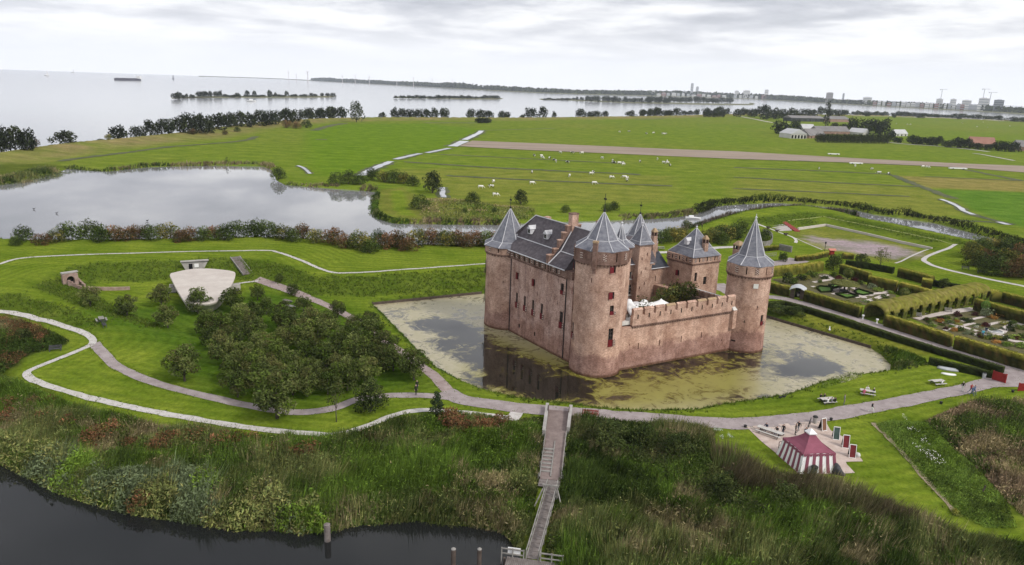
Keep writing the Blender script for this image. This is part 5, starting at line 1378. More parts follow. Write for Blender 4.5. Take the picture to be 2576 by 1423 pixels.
# ---- striped fair tent on its gravel patio
drape('tent_patio', gpoly(CT, [(215, 350), (600, 320), (1240, 270), (1540, 250), (1640, 420), (1850, 520), (2080, 820), (2200, 935), (1870, 945), (2045, 1130), (1700, 1150), (1100, 1150), (720, 800), (470, 600)]), M_GRAVEL, lift=0.06, res=0.6)
tb = [GT(*CT(*p_)) for p_ in ((1115, 1150), (1755, 1128), (715, 808))]
b1, b2, b3 = [t_[:2] for t_ in tb]; b4 = b2 + b3 - b1
tz = float(tb[0][2]); tcn = (b1 + b4) / 2
tn = root('fair_tent', (*tcn, tz), 'crimson and white striped fair tent with crimson roof', 'tent')
M_CRIM = mat('crimson_canvas', (0.20, 0.06, 0.09), (0.25, 0.08, 0.115), scale=0.8, rough=0.8)
M_TWHITE = mat('tent_white', (0.74, 0.73, 0.74), (0.82, 0.81, 0.81), scale=0.9, rough=0.8)
ea = lambda p_, s_=0.84: tcn + (np.array(p_) - tcn) * s_
HE = 2.55
cs = [b1, b2, b4, b3]
for i in range(4):
	A0, B0 = cs[i], cs[(i + 1) % 4]; A1, B1 = ea(A0), ea(B0); ns = 10 if i % 2 == 0 else 11
	for k in range(ns):
		t0, t1 = k / ns, (k + 1) / ns; bul = 0.06 * ((k % 2) * 2 - 1)
		nn_ = (A0 + B0) / 2 - tcn; nn_ = nn_ / np.linalg.norm(nn_)
		vs = []
		for zf, s_ in ((0, 0.0), (0.5, 0.56), (1, 1.0)):
			for t_ in (t0, (t0 + t1) / 2, t1):
				p_ = (A0 * (1 - t_) + B0 * t_) * (1 - s_) + (A1 * (1 - t_) + B1 * t_) * s_ + nn_ * (bul if t_ == (t0 + t1) / 2 else 0)
				vs.append((*p_, tz + zf * HE))
		nv = len(vs); vs += [(x - nn_[0] * .03, y - nn_[1] * .03, z) for x, y, z in vs]
		fs = []
		for r_ in range(2):
			for c_ in range(2):
				f_ = (r_ * 3 + c_, r_ * 3 + c_ + 1, r_ * 3 + c_ + 4, r_ * 3 + c_ + 3); fs += [f_, tuple(j + nv for j in f_[::-1])]
		put(MB().add(vs, fs), 'wall_stripe', M_TWHITE if k % 2 == 0 else M_CRIM, tn, smooth=True)
	put(MB().add([v for k in range(23) for v in [((*(A1 * 1.0 * (1 - k / 22) + B1 * (k / 22) + ((A0 + B0) / 2 - tcn) / np.linalg.norm((A0 + B0) / 2 - tcn) * 0.07), tz + HE + 0.02))]] + [(*(A1 * (1 - k / 22) + B1 * (k / 22) + ((A0 + B0) / 2 - tcn) / np.linalg.norm((A0 + B0) / 2 - tcn) * 0.1), tz + HE - (0.36 if k % 2 else 0.16)) for k in range(23)],
				 [(k, k + 1, 23 + k + 1, 23 + k) for k in range(22)]), 'valance', M_CRIM, tn)
# roof: concave pyramid
secs = []
for s_, z_ in ((0.86, HE), (0.62, HE + 0.38), (0.40, HE + 0.85), (0.24, HE + 1.35), (0.13, HE + 1.8)):
	r_ = []
	for i in range(4):
		for t_ in np.linspace(0, 1, 6, endpoint=False):
			p_ = cs[i] * (1 - t_) + cs[(i + 1) % 4] * t_; sag = 0.06 * math.sin(math.pi * t_)
			r_.append((*(tcn + (p_ - tcn) * (s_ - sag * s_)), tz + z_))
	secs.append(r_)
put(MB().loft(secs), 'roof', M_CRIM, tn, smooth=False)
secs = [[(*(tcn + (cs[i] - tcn) * s_), tz + z_) for i in range(4)] for s_, z_ in ((0.20, HE + 1.72), (0.21, HE + 1.86), (0.02, HE + 2.35))]
put(MB().loft(secs), 'cap', M_TWHITE, tn)
# A-frame boards
for px, m_, lab in (((1490, 395), mat('brown_panel', (0.16, 0.08, 0.05), (0.2, 0.1, 0.06), scale=2), 'brown A-frame board seen edge-on beside the litter bin'), ((1715, 545), M_GREEN, 'dark green A-frame board with white frame on the tent patio'), ((1875, 685), M_REDP, 'red A-frame board with white frame, farther of two'), ((1985, 850), M_REDP, 'red A-frame board with white frame nearest the meadow')):
	g = GT(*CT(*px)); bd = root('a_frame_board', g, lab, 'board', 'boards on the tent patio')
	ang_ = 0.15 if m_ is not MATS['brown_panel'] else 0.75
	ux, uy = np.array([math.cos(ang_), -math.sin(ang_) * 1]), None
	u2 = np.array([math.cos(ang_ - 0.35), math.sin(ang_ - 0.35)]); f2 = np.array([u2[1], -u2[0]])
	for sgn, mm in ((1, m_), (-1, M_BLACK)):
		lo_ = g[:2] + f2 * sgn * 0.45; hi_ = g[:2] + f2 * sgn * 0.03
		vs = []
		for th in (0.0, 0.05):
			for p_, z_ in ((lo_, g[2] + 0.02), (hi_, g[2] + 1.75)):
				for s_ in (-0.4, 0.4): vs.append((*(p_ + u2 * s_ + f2 * sgn * -th), z_))
		put(MB().add(vs, [(0, 1, 3, 2), (6, 7, 5, 4), (0, 4, 5, 1), (2, 3, 7, 6), (1, 5, 7, 3), (0, 2, 6, 4)]), 'panel', mm, bd)
		if sgn == 1:
			for s_ in (-0.4, 0.4):
				put(MB().beam((*(lo_ + u2 * s_ + f2 * .03), g[2] + 0.02), (*(hi_ + u2 * s_ + f2 * .03), g[2] + 1.78), 0.06, 0.05), 'edge_strip', M_WHITE, bd)
			for p_, z_ in ((lo_, 0.06), (hi_, 1.77)): put(MB().beam((*(p_ - u2 * .4 + f2 * .03), g[2] + z_), (*(p_ + u2 * .4 + f2 * .03), g[2] + z_), 0.06, 0.09), 'edge_strip', M_WHITE, bd)
# bins, covered barrow, barrier, boulder
def bin_(px, r0, hh, m_, lab, lid=True):
	g = GT(*px); o = root('litter_bin', g, lab, 'bin')
	put(MB().lathe(g, [(r0 * .9, g[2]), (r0, g[2] + hh)], 14), 'drum', m_, o)
	if lid: put(MB().lathe(g, [(r0 * 1.12, g[2] + hh), (r0 * 1.12, g[2] + hh + .08), (r0 * .7, g[2] + hh + .2)], 14), 'lid', M_IRON, o)
	else: put(MB().lathe(g, [(r0 * 1.06, g[2] + hh - .02), (r0 * 1.06, g[2] + hh + .05)], 14), 'rim', M_IRON, o)
bin_(CT(1365, 285), 0.33, 0.95, M_CONCG, 'round litter bin with dark lid behind the tent')
bin_(CT(1345, 1165), 0.38, 1.15, M_GREEN, 'dark green bin against the front of the striped tent')
bin_(Z6(1748, 655), 0.3, 0.95, M_ZINC, 'zinc bin beside the low hedge near the red gate', False)
g = GT(*CT(1740, 1125)); cb = root('covered_cart', g, 'small cart under a dark tarpaulin at the tent corner', 'cart')
secs = []
for x_, w_, h_ in ((-0.8, .45, .5), (-0.5, .6, 1.35), (0.1, .6, 1.2), (0.7, .5, .45), (1.1, .3, .15)):
	secs.append([(g[0] + x_ * .75 + 0, g[1] - x_ * .35 + yy * w_, g[2] + zz * h_) for yy, zz in ((-1, 0), (-.9, .6), (-.5, 1), (.5, 1), (.9, .6), (1, 0))])
put(MB().loft(secs), 'tarpaulin', M_BENCH, cb, True)
put(MB().tube([(g[0] - .5, g[1] - .5, g[2] + .2), (g[0] - .5, g[1] + .5, g[2] + .2)], 0.2, 10), 'wheel', M_IRON, cb)
g = GT(*CT(2085, 850)); bo = MB().lathe(g, [(.3, g[2]), (.4, g[2] + .25), (.28, g[2] + .5), (.05, g[2] + .55)], 9); o = bo.build('boulder', M_PALE, None, True); tag(o, 'small pale boulder beside the nearest red board', 'boulder')
g0, g1_ = GT(*CT(1240, 420)), GT(*CT(1290, 310)); fb_ = root('rail_barrier', g0, 'thin metal rail barrier on the patio behind the tent', 'barrier')
for t_ in (0, .5, 1): p_ = g0 * (1 - t_) + g1_ * t_; put(MB().beam(p_, (p_[0], p_[1], p_[2] + 1.1), .06), 'post', M_IRON, fb_)
for zz in (.5, 1.1): put(MB().beam((g0[0], g0[1], g0[2] + zz), (g1_[0], g1_[1], g1_[2] + zz), .05), 'rail', M_IRON, fb_)
g0, g1_ = GT(*CT(755, 715)), GT(*CT(860, 690)); fb_ = root('rail_barrier', g0, 'wire frame barrier standing at the left side of the tent', 'barrier')
for p_ in (g0, g1_): put(MB().beam(p_, (p_[0], p_[1], p_[2] + 1.0), .06), 'post', M_IRON, fb_)
for zz in (.1, .5, 1.0): put(MB().beam((g0[0], g0[1], g0[2] + zz), (g1_[0], g1_[1], g1_[2] + zz), .05), 'rail', M_IRON, fb_)
# ---- tables and benches
def picnic(g, rz, L, lab, m_=None, grp='picnic tables'):
	m_ = m_ or M_TABLE
	o = empty('picnic_table', g, rz, lab, 'picnic table', grp)
	for k in range(4): inst('top_board', MB().box((0, -.33 + .22 * k, .75), (L, .2, .05)).mesh('top_board', m_), o)
	for sy in (-1, 1): inst('seat_board', MB().box((0, sy * .78, .45), (L, .28, .05)).mesh('seat_board', m_), o)
	for sx in (-1, 1):
		for sy in (-1, 1): inst('leg', MB().beam((sx * L * .36, sy * .72, 0), (sx * L * .36, sy * .2, .73), .09, .07).mesh('leg', M_BENCH), o)
		inst('cross_beam', MB().beam((sx * L * .36 + .05, -.85, .4), (sx * L * .36 + .05, .85, .4), .07, .09).mesh('cross_beam', M_BENCH), o)
	return o
picnic(GT(*Z5(360, 580)), 0.25, 2.3, 'picnic table crowded with people, nearest the moat weeds')
picnic(GT(*Z5(815, 490)), -0.35, 2.2, 'picnic table with three people, middle of the moat lawn')
picnic(GT(*Z5(1600, 375)), 0.25, 2.2, 'picnic table with one person in white, below the upturned boats')
picnic(GT(*CT(610, 480)), -0.72, 3.6, 'extra long picnic table on the tent patio')
picnic(GT(*CO(985, 465)), -0.5, 2.0, 'picnic table among the orchard trees, nearer one', M_PLANKL)
picnic(GT(*CO(960, 425)), -0.45, 1.8, 'picnic table among the orchard trees, farther one', M_PLANK)
picnic(GT(*Z4(290, 555)), 0.1, 2.2, 'picnic table behind the castle beside the outer channel', M_PLANKL)
picnic(GT(*CB(860, 785)), -0.95, 1.9, 'picnic table on the grassy slope of the left bastion', M_PLANKL)
def bench(g, rz, lab, m_=None, L=1.9):
	m_ = m_ or M_BENCH
	o = empty('park_bench', g, rz, lab, 'bench', 'benches')
	for k in range(4): inst('seat_slat', MB().box((0, -.2 + .14 * k, .45), (L, .11, .04)).mesh('seat_slat', m_), o)
	for k in range(3): inst('back_slat', MB().box((0, .3 + .03 * k, .6 + .15 * k), (L, .035, .11)).mesh('back_slat', m_), o)
	for sx in (-1, 1):
		inst('leg', MB().box((sx * L * .42, -.2, .22), (.08, .08, .44)).mesh('leg', m_), o)
		inst('leg', MB().beam((sx * L * .42, .25, 0), (sx * L * .42, .38, 1.0), .08).mesh('leg', m_), o)
		inst('armrest', MB().box((sx * L * .42, 0, .68), (.08, .55, .05)).mesh('armrest', m_), o)
	return o
bench(GT(*CB(470, 1035)), 0.35, 'black slatted bench beside the white shell path at the left')
bench(GT(*CB(885, 825)), 2.2, 'black slatted bench touching the picnic table on the bastion slope')
bench(GT(*CG(1440, 475)), -0.25, 'black bench on the right rampart, left of the two')
bench(GT(*CG(1545, 500)), -0.25, 'black bench on the right rampart, right of the two')
# red slatted barrier by the moat path
g0, g1_ = GT(1466, 1044), GT(1504, 1047); rb = root('red_slat_barrier', (g0 + g1_) / 2, 'small red slatted barrier at the moat side of the main road', 'barrier')
for k in range(12):
	p_ = g0 + (g1_ - g0) * k / 11; put(MB().beam((p_[0], p_[1], p_[2]), (p_[0], p_[1] + .12, p_[2] + 0.85), .11, .05), 'slat', M_GATE, rb)
for zz in (.25, .7): put(MB().beam((g0[0], g0[1] + .08, g0[2] + zz), (g1_[0], g1_[1] + .08, g1_[2] + zz), .06, .08), 'rail', M_GATE, rb)
# red plank gates
def plank_gate(a_, b_, hh, lab):
	o = root('plank_gate', (a_ + b_) / 2, lab, 'gate', 'red plank gates')
	n = 12
	for k in range(n):
		p_ = a_ + (b_ - a_) * (k + .5) / n; d_ = (b_ - a_)[:2]; L_ = np.linalg.norm(d_)
		put(MB().box((p_[0], p_[1], p_[2] + hh / 2 + .08), (L_ / n - .02, .05, hh), math.atan2(d_[1], d_[0])), 'plank', M_GATE, o)
	for zz in (.3, hh - .1): put(MB().beam((a_[0], a_[1] + .06, a_[2] + zz), (b_[0], b_[1] + .06, b_[2] + zz), .06, .14), 'rail', M_GATE, o)
	for p_ in (a_, b_): put(MB().beam(p_, (p_[0], p_[1], p_[2] + hh + .15), .16), 'post', M_GATE, o)
plank_gate(GT(*Z6(1878, 680)), GT(*Z6(2075, 738)), 1.55, 'tall red plank gate at the end of the low hedge')
plank_gate(GT(*Z6(2280, 855)), GT(*Z6(2500, 862)), 1.3, 'red plank gate at the right edge of the road')
# boats on the lawn
def hull(g, rz, L, W, Hh, m_, lab, flip):
	o = empty('rowing_boat', g, rz, lab, 'boat', 'boats on the moat lawn')
	secs = []
	for t_ in np.linspace(-1, 1, 11):
		w_ = W / 2 * max(0.04, (1 - abs(t_) ** 2.4)); hh = Hh * (0.75 + .25 * (1 - abs(t_) ** 3)) if flip else Hh
		ring_ = [(t_ * L / 2, math.sin(a_) * w_, (math.cos(a_) * hh if flip else Hh - math.cos(a_) * hh * (1 - .3 * t_ * t_)) ) for a_ in np.linspace(-math.pi / 2, math.pi / 2, 7)]
		secs.append(ring_)
	inst('hull', MB().loft(secs).mesh('hull', m_, True), o)
	if flip: inst('keel', MB().beam((-L * .45, 0, Hh + .02), (L * .45, 0, Hh + .02), .06, .08).mesh('keel', m_), o)
	else:
		for t_ in (-.3, .25): inst('thwart', MB().box((t_ * L, 0, Hh + .02), (.25, W * .8, .04)).mesh('thwart', M_WHITE), o)
hull(GT(*Z6(1200, 530)), -0.42, 3.6, 1.2, 0.45, M_ZINC, 'grey upturned rowing boat along the low hedge', True)
hull(GT(*Z6(1200, 600)), -0.30, 2.4, 0.95, 0.22, M_WHITE, 'small white boat lying on the moat lawn', True)
# path lights
for px, lab in ((CT(195, 360), 'dark path light at the corner of the tent patio'), (CT(1640, 240), 'dark path light on the road behind the A-frame boards'), (Z6(1083, 1055), 'dark path light on the road edge near the reed bed'), (Z6(2195, 875), 'dark path light beside the right-hand red gate')):
	g = GT(*px); o = MB().box((g[0], g[1], g[2] + .16), (.28, .28, .36), .3).box((g[0], g[1], g[2] + .37), (.36, .36, .06), .3).build('path_light', M_IRON); tag(o, lab, 'light', 'path lights')
# meadow notice, stakes
g = GT(*CRR(1695, 855)); o = MB().beam(g, (g[0] + .2, g[1], g[2] + .9), .12).build('leaning_stake', M_WOODD); tag(o, 'dark leaning stake in the flowery meadow', 'stake')
# steps, red carpet stair and edging of the drill ground
dg = root('drill_ground_terrace', GT(*Z1(560, 430)), 'broad grey terrace steps above the drill ground', 'terrace')
for k in range(5):
	t0 = k / 5
	pA = lambda t_: G(*Z1(205 + (480 - 205) * t_, 395 + (520 - 395) * t_), 2.2 - 1.1 * t_); pB = lambda t_: G(*Z1(500 + (665 - 500) * t_, 362 + (500 - 362) * t_), 2.2 - 1.1 * t_)
	a0_, b0_, a1_, b1_ = pA(t0), pB(t0), pA(t0 + .2), pB(t0 + .2); zt = 2.3 - 1.1 * t0
	put(MB().prism([a1_[:2], b1_[:2], b0_[:2], a0_[:2]], 0.6, zt), 'terrace_step', M_CONCG if k % 2 else mat('terrace_boards', (0.34, 0.31, 0.30), (0.42, 0.39, 0.38), scale=.8), dg)
	put(MB().beam((*a0_[:2], zt + .06), (*b0_[:2], zt + .06), .25, .14), 'step_edge', M_CONC, dg)
M_CARPET = mat('red_carpet', (0.24, 0.045, 0.04), (0.30, 0.06, 0.055), scale=1)
rs = root('red_stair', GT(*Z1(600, 400)), 'red stair running down beside the terrace steps', 'stair')
sa_, sb_ = (385, 285), (720, 508)
for k in range(14):
	t0, t1 = k / 14, (k + 1) / 14; za = 3.1 - 2.0 * t0
	q_ = [G(*Z1(sa_[0] + (sb_[0] - sa_[0]) * t_ + o_, sa_[1] + (sb_[1] - sa_[1]) * t_ + o_ * .02), 3.1 - 2.0 * t_)[:2] for t_, o_ in ((t0, -10), (t0, 75), (t1, 75), (t1, -10))]
	q_ = q_ if np.cross(q_[1] - q_[0], q_[2] - q_[1]) > 0 else q_[::-1]
	put(MB().prism(q_, za - 1.0, za + .06), 'tread', M_CARPET, rs)
for pts, lab in (([(760, 490), (1190, 430)], 'pale concrete kerb wall, short rear side of the drill ground'), ([(1190, 430), (1800, 565), (2372, 700), (2840, 800)], 'pale concrete kerb wall, long side of the drill ground')):
	w_ = [G(*Z1(*p_), 1.0) for p_ in pts]; kb = root('kerb_wall', w_[0], lab, 'wall')
	L = seg_line([p_[:2] for p_ in w_], 3.0)
	for a_, b_ in zip(L[:-1], L[1:]):
		put(MB().beam((*a_, 1.3), (*(a_ + (b_ - a_) * .99), 1.3), .5, 1.0), 'wall_block', M_CONC, kb)
ribbon('drill_ground_line', [Z1(560, 560), Z1(860, 680), Z1(1140, 800)], 0.5, M_SHELL)
ribbon('crest_edge', [Z1(600, 350), Z1(1150, 280), Z1(1700, 390), Z1(2372, 530), CG(1375, 305)], 0.45, mat('dry_grass', (.28, .30, .10), (.22, .26, .07), scale=1), smooth=False)
ribbon('kerb_spur', [CG(975, 432), CG(1080, 385), CG(1195, 340)], 0.7, M_SHELL)
# ditch edge in the tent meadow
ribbon('worn_edge', [CRR(845, 320), CRR(990, 460), CRR(1200, 700), CRR(1380, 900), CRR(1470, 1010)], 0.7, mat('bare_earth', (.22, .17, .11), (.30, .25, .17), scale=1.2), wob=.5)
# ---- people
SKIN = mat('skin', (0.42, 0.25, 0.19));
CLO = {n_: mat('cloth_' + n_, c_) for n_, c_ in dict(black=(0.015, 0.015, 0.018), white=(0.68, 0.68, 0.66), denim=(0.10, 0.14, 0.24), red=(0.35, 0.05, 0.05), blue=(0.10, 0.42, 0.55), grey=(0.18, 0.18, 0.19), pink=(0.55, 0.12, 0.22), tan=(0.40, 0.33, 0.25), navy=(0.03, 0.04, 0.07)).items()}
HAIR = {n_: mat('hair_' + n_, c_) for n_, c_ in dict(dark=(0.02, 0.014, 0.01), white=(0.62, 0.60, 0.58), brown=(0.09, 0.05, 0.03), red=(0.22, 0.08, 0.04)).items()}
def person_mesh(pose):
	J = {}; E = []; Rr = []; names = []
	def v(name, co, r, par=None):
		J[name] = len(names); names.append((name, co)); Rr.append(r)
		if par is not None: E.append((J[par], J[name]))
	sit = pose == 'sit'; w = 0.16 if pose == 'walk' else 0.0
	zh = 0.52 if sit else 0.92
	v('hip', (0, 0, zh), (.15, .12)); v('waist', (0, .01, zh + .18), (.13, .10), 'hip'); v('chest', (0, 0, zh + .40), (.17, .115), 'waist'); v('neck', (0, 0.0, zh + .56), (.06, .06), 'chest')
	v('head', (0, -.02, zh + .66), (.085, .095), 'neck'); v('crown', (0, -.01, zh + .78), (.075, .085), 'head')
	for s, sx in (('l', 1), ('r', -1)):
		st_ = w * sx
		v('sh' + s, (.2 * sx, 0, zh + .49), (.065, .065), 'chest')
		if sit: el, wr = (.25 * sx, -.12, zh + .25), (.14 * sx, -.36, zh + .27)
		else: el, wr = (.27 * sx, .04 + st_ * .8, zh + .22), (.26 * sx, -.06 + st_ * 1.5, zh - .02)
		v('el' + s, el, (.045, .045), 'sh' + s); v('wr' + s, wr, (.032, .032), 'el' + s)
		d_ = np.array(wr) - np.array(el); d_ /= np.linalg.norm(d_)
		pm = np.array(wr) + d_ * .08; v('pm' + s, tuple(pm), (.038, .022), 'wr' + s)
		for fi, (ox, ln) in enumerate(((-.03, .07), (-.01, .085), (.012, .08), (.032, .06))):
			v(f'f{fi}{s}', tuple(pm + d_ * ln + np.array([0, ox, -.012])), (.009, .009), 'pm' + s)
		v('th' + s, tuple(np.array(wr) + d_ * .06 + np.array([-.035 * sx, -.035, 0])), (.01, .01), 'wr' + s)
		if sit: kn_, an, to = (.11 * sx, -.42, zh), (.11 * sx, -.40, .1), (.12 * sx, -.56, .04)
		else: kn_, an, to = (.10 * sx, -.05 - st_ * .9, .50), (.10 * sx, .05 - st_ * 2.0 + (.1 if st_ < 0 else 0), .09 + (.05 if st_ < 0 else 0)), (.11 * sx, -.13 - st_ * 2.0 + (.1 if st_ < 0 else 0), .04)
		v('hp' + s, (.09 * sx, 0, zh - .03), (.10, .10), 'hip')
		v('kn' + s, kn_, (.065, .065), 'hp' + s); v('an' + s, an, (.045, .045), 'kn' + s); v('to' + s, to, (.04, .035), 'an' + s)
	me = bpy.data.meshes.new('person_skel'); me.from_pydata([c_ for _, c_ in names], E, []); o = bpy.data.objects.new('skel', me); COL.objects.link(o)
	o.modifiers.new('s', 'SKIN');
	sv = me.skin_vertices[0].data
	for i, r_ in enumerate(Rr): sv[i].radius = r_
	sv[0].use_root = True
	sd = o.modifiers.new('d', 'SUBSURF'); sd.levels = 1; sd.render_levels = 1
	dg_ = bpy.context.evaluated_depsgraph_get(); dg_.update()
	out_ = bpy.data.meshes.new_from_object(o.evaluated_get(dg_)); bpy.data.objects.remove(o)
	out_.name = 'person_' + pose
	out_.materials.clear()
	for m_ in (SKIN, CLO['black'], CLO['denim'], HAIR['dark'], CLO['black']): out_.materials.append(m_)
	n = len(out_.polygons); c_ = np.zeros(n * 3); out_.polygons.foreach_get('center', c_); c_ = c_.reshape(-1, 3)
	idx_ = np.full(n, 1)
	legs = (c_[:, 2] < zh + .05) & (np.abs(c_[:, 0]) < .22)
	if sit: legs = (c_[:, 2] < zh + .1) & ((c_[:, 1] < -.05) | (c_[:, 2] < zh)) & (np.abs(c_[:, 0]) < .22)
	idx_[legs] = 2; idx_[c_[:, 2] < .085] = 4
	idx_[c_[:, 2] > zh + .55] = 0
	idx_[(c_[:, 2] > zh + .69) & ((c_[:, 1] > -.06) | (c_[:, 2] > zh + .79))] = 3
	for s, sx in (('l', 1), ('r', -1)):
		for nm_ in ('pm', 'wr'):
			p_ = np.array(dict(names)[nm_ + s]); idx_[np.linalg.norm(c_ - (p_ + (0 if nm_ == 'pm' else 0)), axis=1) < (.13 if nm_ == 'pm' else .03)] = 0
	out_.polygons.foreach_set('material_index', idx_.astype(np.int32)); out_.polygons.foreach_set('use_smooth', [True] * n)
	return out_
PM = {p_: person_mesh(p_) for p_ in ('stand', 'walk', 'sit')}
def person(px, pose, rz, top_, bot, hair, lab, s=1.0, z=None, grp=None):
	g = GT(*px) if len(px) == 2 else np.array(px)
	o = inst('person', PM[pose], None, g + np.array([0, 0, .05]), rz, s)
	for i, m_ in ((1, CLO[top_]), (2, CLO[bot]), (3, HAIR[hair])):
		o.material_slots[i].link = 'OBJECT'; o.material_slots[i].material = m_
	return tag(o, lab, 'person', grp)
person(Z5(862, 692), 'walk', 0.9, 'black', 'white', 'white', 'person in black top and white trousers walking on the road')
person(Z5(1878, 455), 'stand', 2.6, 'black', 'white', 'white', 'person in black top and white trousers standing on the lawn edge')
person(Z5(1988, 505), 'walk', 0.3, 'denim', 'denim', 'red', 'person in denim walking towards the camera near the red gate')
person(Z5(2010, 492), 'walk', 0.5, 'denim', 'denim', 'brown', 'person in pale blue walking half hidden behind another in denim')
person(Z5(1972, 478), 'walk', 0.2, 'red', 'denim', 'dark', 'person in red top walking beside the denim pair')
person(Z5(550, 603), 'stand', 1.2, 'grey', 'grey', 'dark', 'person in grey standing beside the crowded picnic table')
tA = GT(*Z5(360, 580)); ca_, sa2 = math.cos(.25), math.sin(.25)
def seat(t_, rz, dx, sy):
	x_, y_ = dx, sy * .78
	return (t_[0] + x_ * math.cos(rz) - y_ * math.sin(rz), t_[1] + x_ * math.sin(rz) + y_ * math.cos(rz), t_[2] - .07)
person(seat(tA, .25, -.6, 1), 'sit', .25, 'black', 'black', 'dark', 'person in black on the far bench of the crowded table, left')
person(seat(tA, .25, .05, 1), 'sit', .25, 'black', 'navy', 'dark', 'person in black on the far bench of the crowded table, middle')
person(seat(tA, .25, -.5, -1), 'sit', .25 + math.pi, 'white', 'grey', 'brown', 'person in white seen from behind at the crowded table')
person(seat(tA, .25, .2, -1), 'sit', .25 + math.pi, 'grey', 'black', 'dark', 'person in grey seen from behind at the crowded table')
person(seat(tA, .25, .8, -1), 'sit', .25 + math.pi, 'black', 'black', 'brown', 'person in black on the right end of the crowded table')
tB_ = GT(*Z5(815, 490))
person(seat(tB_, -.35, 0, 1), 'sit', -.35, 'white', 'tan', 'white', 'person in white on the far bench of the middle picnic table')
person(seat(tB_, -.35, -.6, -1), 'sit', -.35 + math.pi, 'pink', 'pink', 'red', 'person in pink at the left of the middle picnic table')
person(seat(tB_, -.35, .9, .3), 'sit', -.35 - 1.5, 'black', 'black', 'white', 'white-haired person in black at the right of the middle picnic table')
tC_ = GT(*Z5(1600, 375)); person(seat(tC_, .25, .1, -1), 'sit', .25 + math.pi, 'white', 'black', 'white', 'person in white alone at the picnic table by the boats')
tD_ = GT(*CT(610, 480)); person(seat(tD_, -.72, -.9, 1), 'sit', -.72, 'navy', 'denim', 'dark', 'person in navy seated at the far end of the long patio table')
person(seat(tD_, -.72, .6, 1), 'sit', -.72, 'black', 'denim', 'dark', 'person in black seated at the near end of the long patio table')
person(CT(825, 495), 'stand', -.9, 'black', 'navy', 'dark', 'person in black standing at the end of the long patio table')
person(CT(1035, 485), 'stand', 1.3, 'black', 'black', 'brown', 'person in black on the patio with arms forward, nearer of two')
person(CT(1080, 440), 'walk', -1.0, 'black', 'grey', 'brown', 'person in dark jacket on the patio, farther of two')
person(CT(1200, 545), 'stand', 0.4, 'black', 'black', 'dark', 'person in black half hidden behind the tent roof')
person(CO(1885, 1082), 'stand', 0.5, 'black', 'black', 'white', 'person in black on the orchard path, nearer of a pair')
person(CO(1892, 1050), 'stand', 0.3, 'black', 'navy', 'white', 'person in black with pale cap on the orchard path, farther of a pair')
person(Z2(1722, 1215), 'walk', 2.8, 'blue', 'denim', 'brown', 'person in turquoise jacket walking in the herb garden')
person(Z2(1770, 1165), 'walk', 2.8, 'navy', 'grey', 'dark', 'person in dark jacket walking beside the turquoise jacket')
person(Z4(930, 235), 'walk', 0.3, 'black', 'black', 'dark', 'distant person in black on the grass behind the castle')
# coots on the bank
M_BIRD = mat('bird_black', (0.02, 0.02, 0.022)); M_BIRDW = mat('bird_white', (0.7, 0.7, 0.7))
def bird(px, m_, lab, s, rz, z=None):
	g = GT(*px); o = empty('water_bird', g if z is None else G(*px, 0), rz, lab, 'bird', 'water birds', s)
	secs = [[(x_, math.sin(a_) * r_, .22 + z_ + math.cos(a_) * r_) for a_ in np.linspace(0, 2 * math.pi, 8, endpoint=False)] for x_, r_, z_ in ((-.34, .02, .08), (-.2, .1, .02), (0, .14, 0), (.18, .11, .02), (.28, .06, .12), (.32, .055, .25), (.36, .05, .33), (.46, .012, .31))]
	inst('body', MB().loft(secs).mesh('body', m_, True), o)
	for sy in (-.05, .05): inst('leg', MB().beam((0, sy, 0), (0, sy, .12), .02).mesh('leg', M_IRON), o)
bird((1963, 1004), M_BIRD, 'black water bird on the moat bank, left of two', 1.2, .4); bird((1972, 1002), M_BIRD, 'black water bird on the moat bank, right of two', 1.2, .2)
bird(CG(535, 885), M_BIRDW, 'white bird on the grass strip beside the moat', 1.6, 1.2)
bird(F5(220, 470), M_BIRD, 'dark bird swimming on the pond, leftmost', 1.3, .2, 0); bird(F5(368, 497), M_BIRD, 'dark bird swimming on the pond, between two others', 1.3, .2, 0); bird(F5(955, 546), M_BIRD, 'dark bird swimming on the pond, rightmost', 1.3, .2, 0)
# -------- foliage tools
mt = bpy.data.materials.new('foliage'); mt.use_nodes = True
t = mt.node_tree; b = t.nodes['Principled BSDF']; b.inputs['Roughness'].default_value = 0.9; b.inputs['Specular IOR Level'].default_value = 0.04
at = N(t, 'ShaderNodeAttribute', attribute_name='tint'); oi = N(t, 'ShaderNodeObjectInfo')
rp = ramp(t, [(0.0, (0.66, 0.72, 0.62)), (0.5, (1, 1.02, .95)), (1.0, (1.42, 1.36, 1.3))]); LK(t, oi.outputs['Random'], rp.inputs[0])
c = mixc(t, 1.0, at.outputs['Color'], rp.outputs[0], 'MULTIPLY'); LK(t, c, b.inputs['Base Color'])
tr = N(t, 'ShaderNodeBsdfTranslucent'); LK(t, c, tr.inputs['Color'])
mx_ = N(t, 'ShaderNodeMixShader'); mx_.inputs[0].default_value = 0.08
LK(t, b.outputs[0], mx_.inputs[1]); LK(t, tr.outputs[0], mx_.inputs[2]); LK(t, mx_.outputs[0], t.nodes['Material Output'].inputs['Surface'])
M_LEAF = mt
M_BARK = mat('bark', (0.06, 0.05, 0.04), (0.11, 0.095, 0.08), scale=3.0)
def rand_dirs(n, rng):
	v = rng.normal(size=(n, 3)); return v / np.linalg.norm(v, axis=1)[:, None]
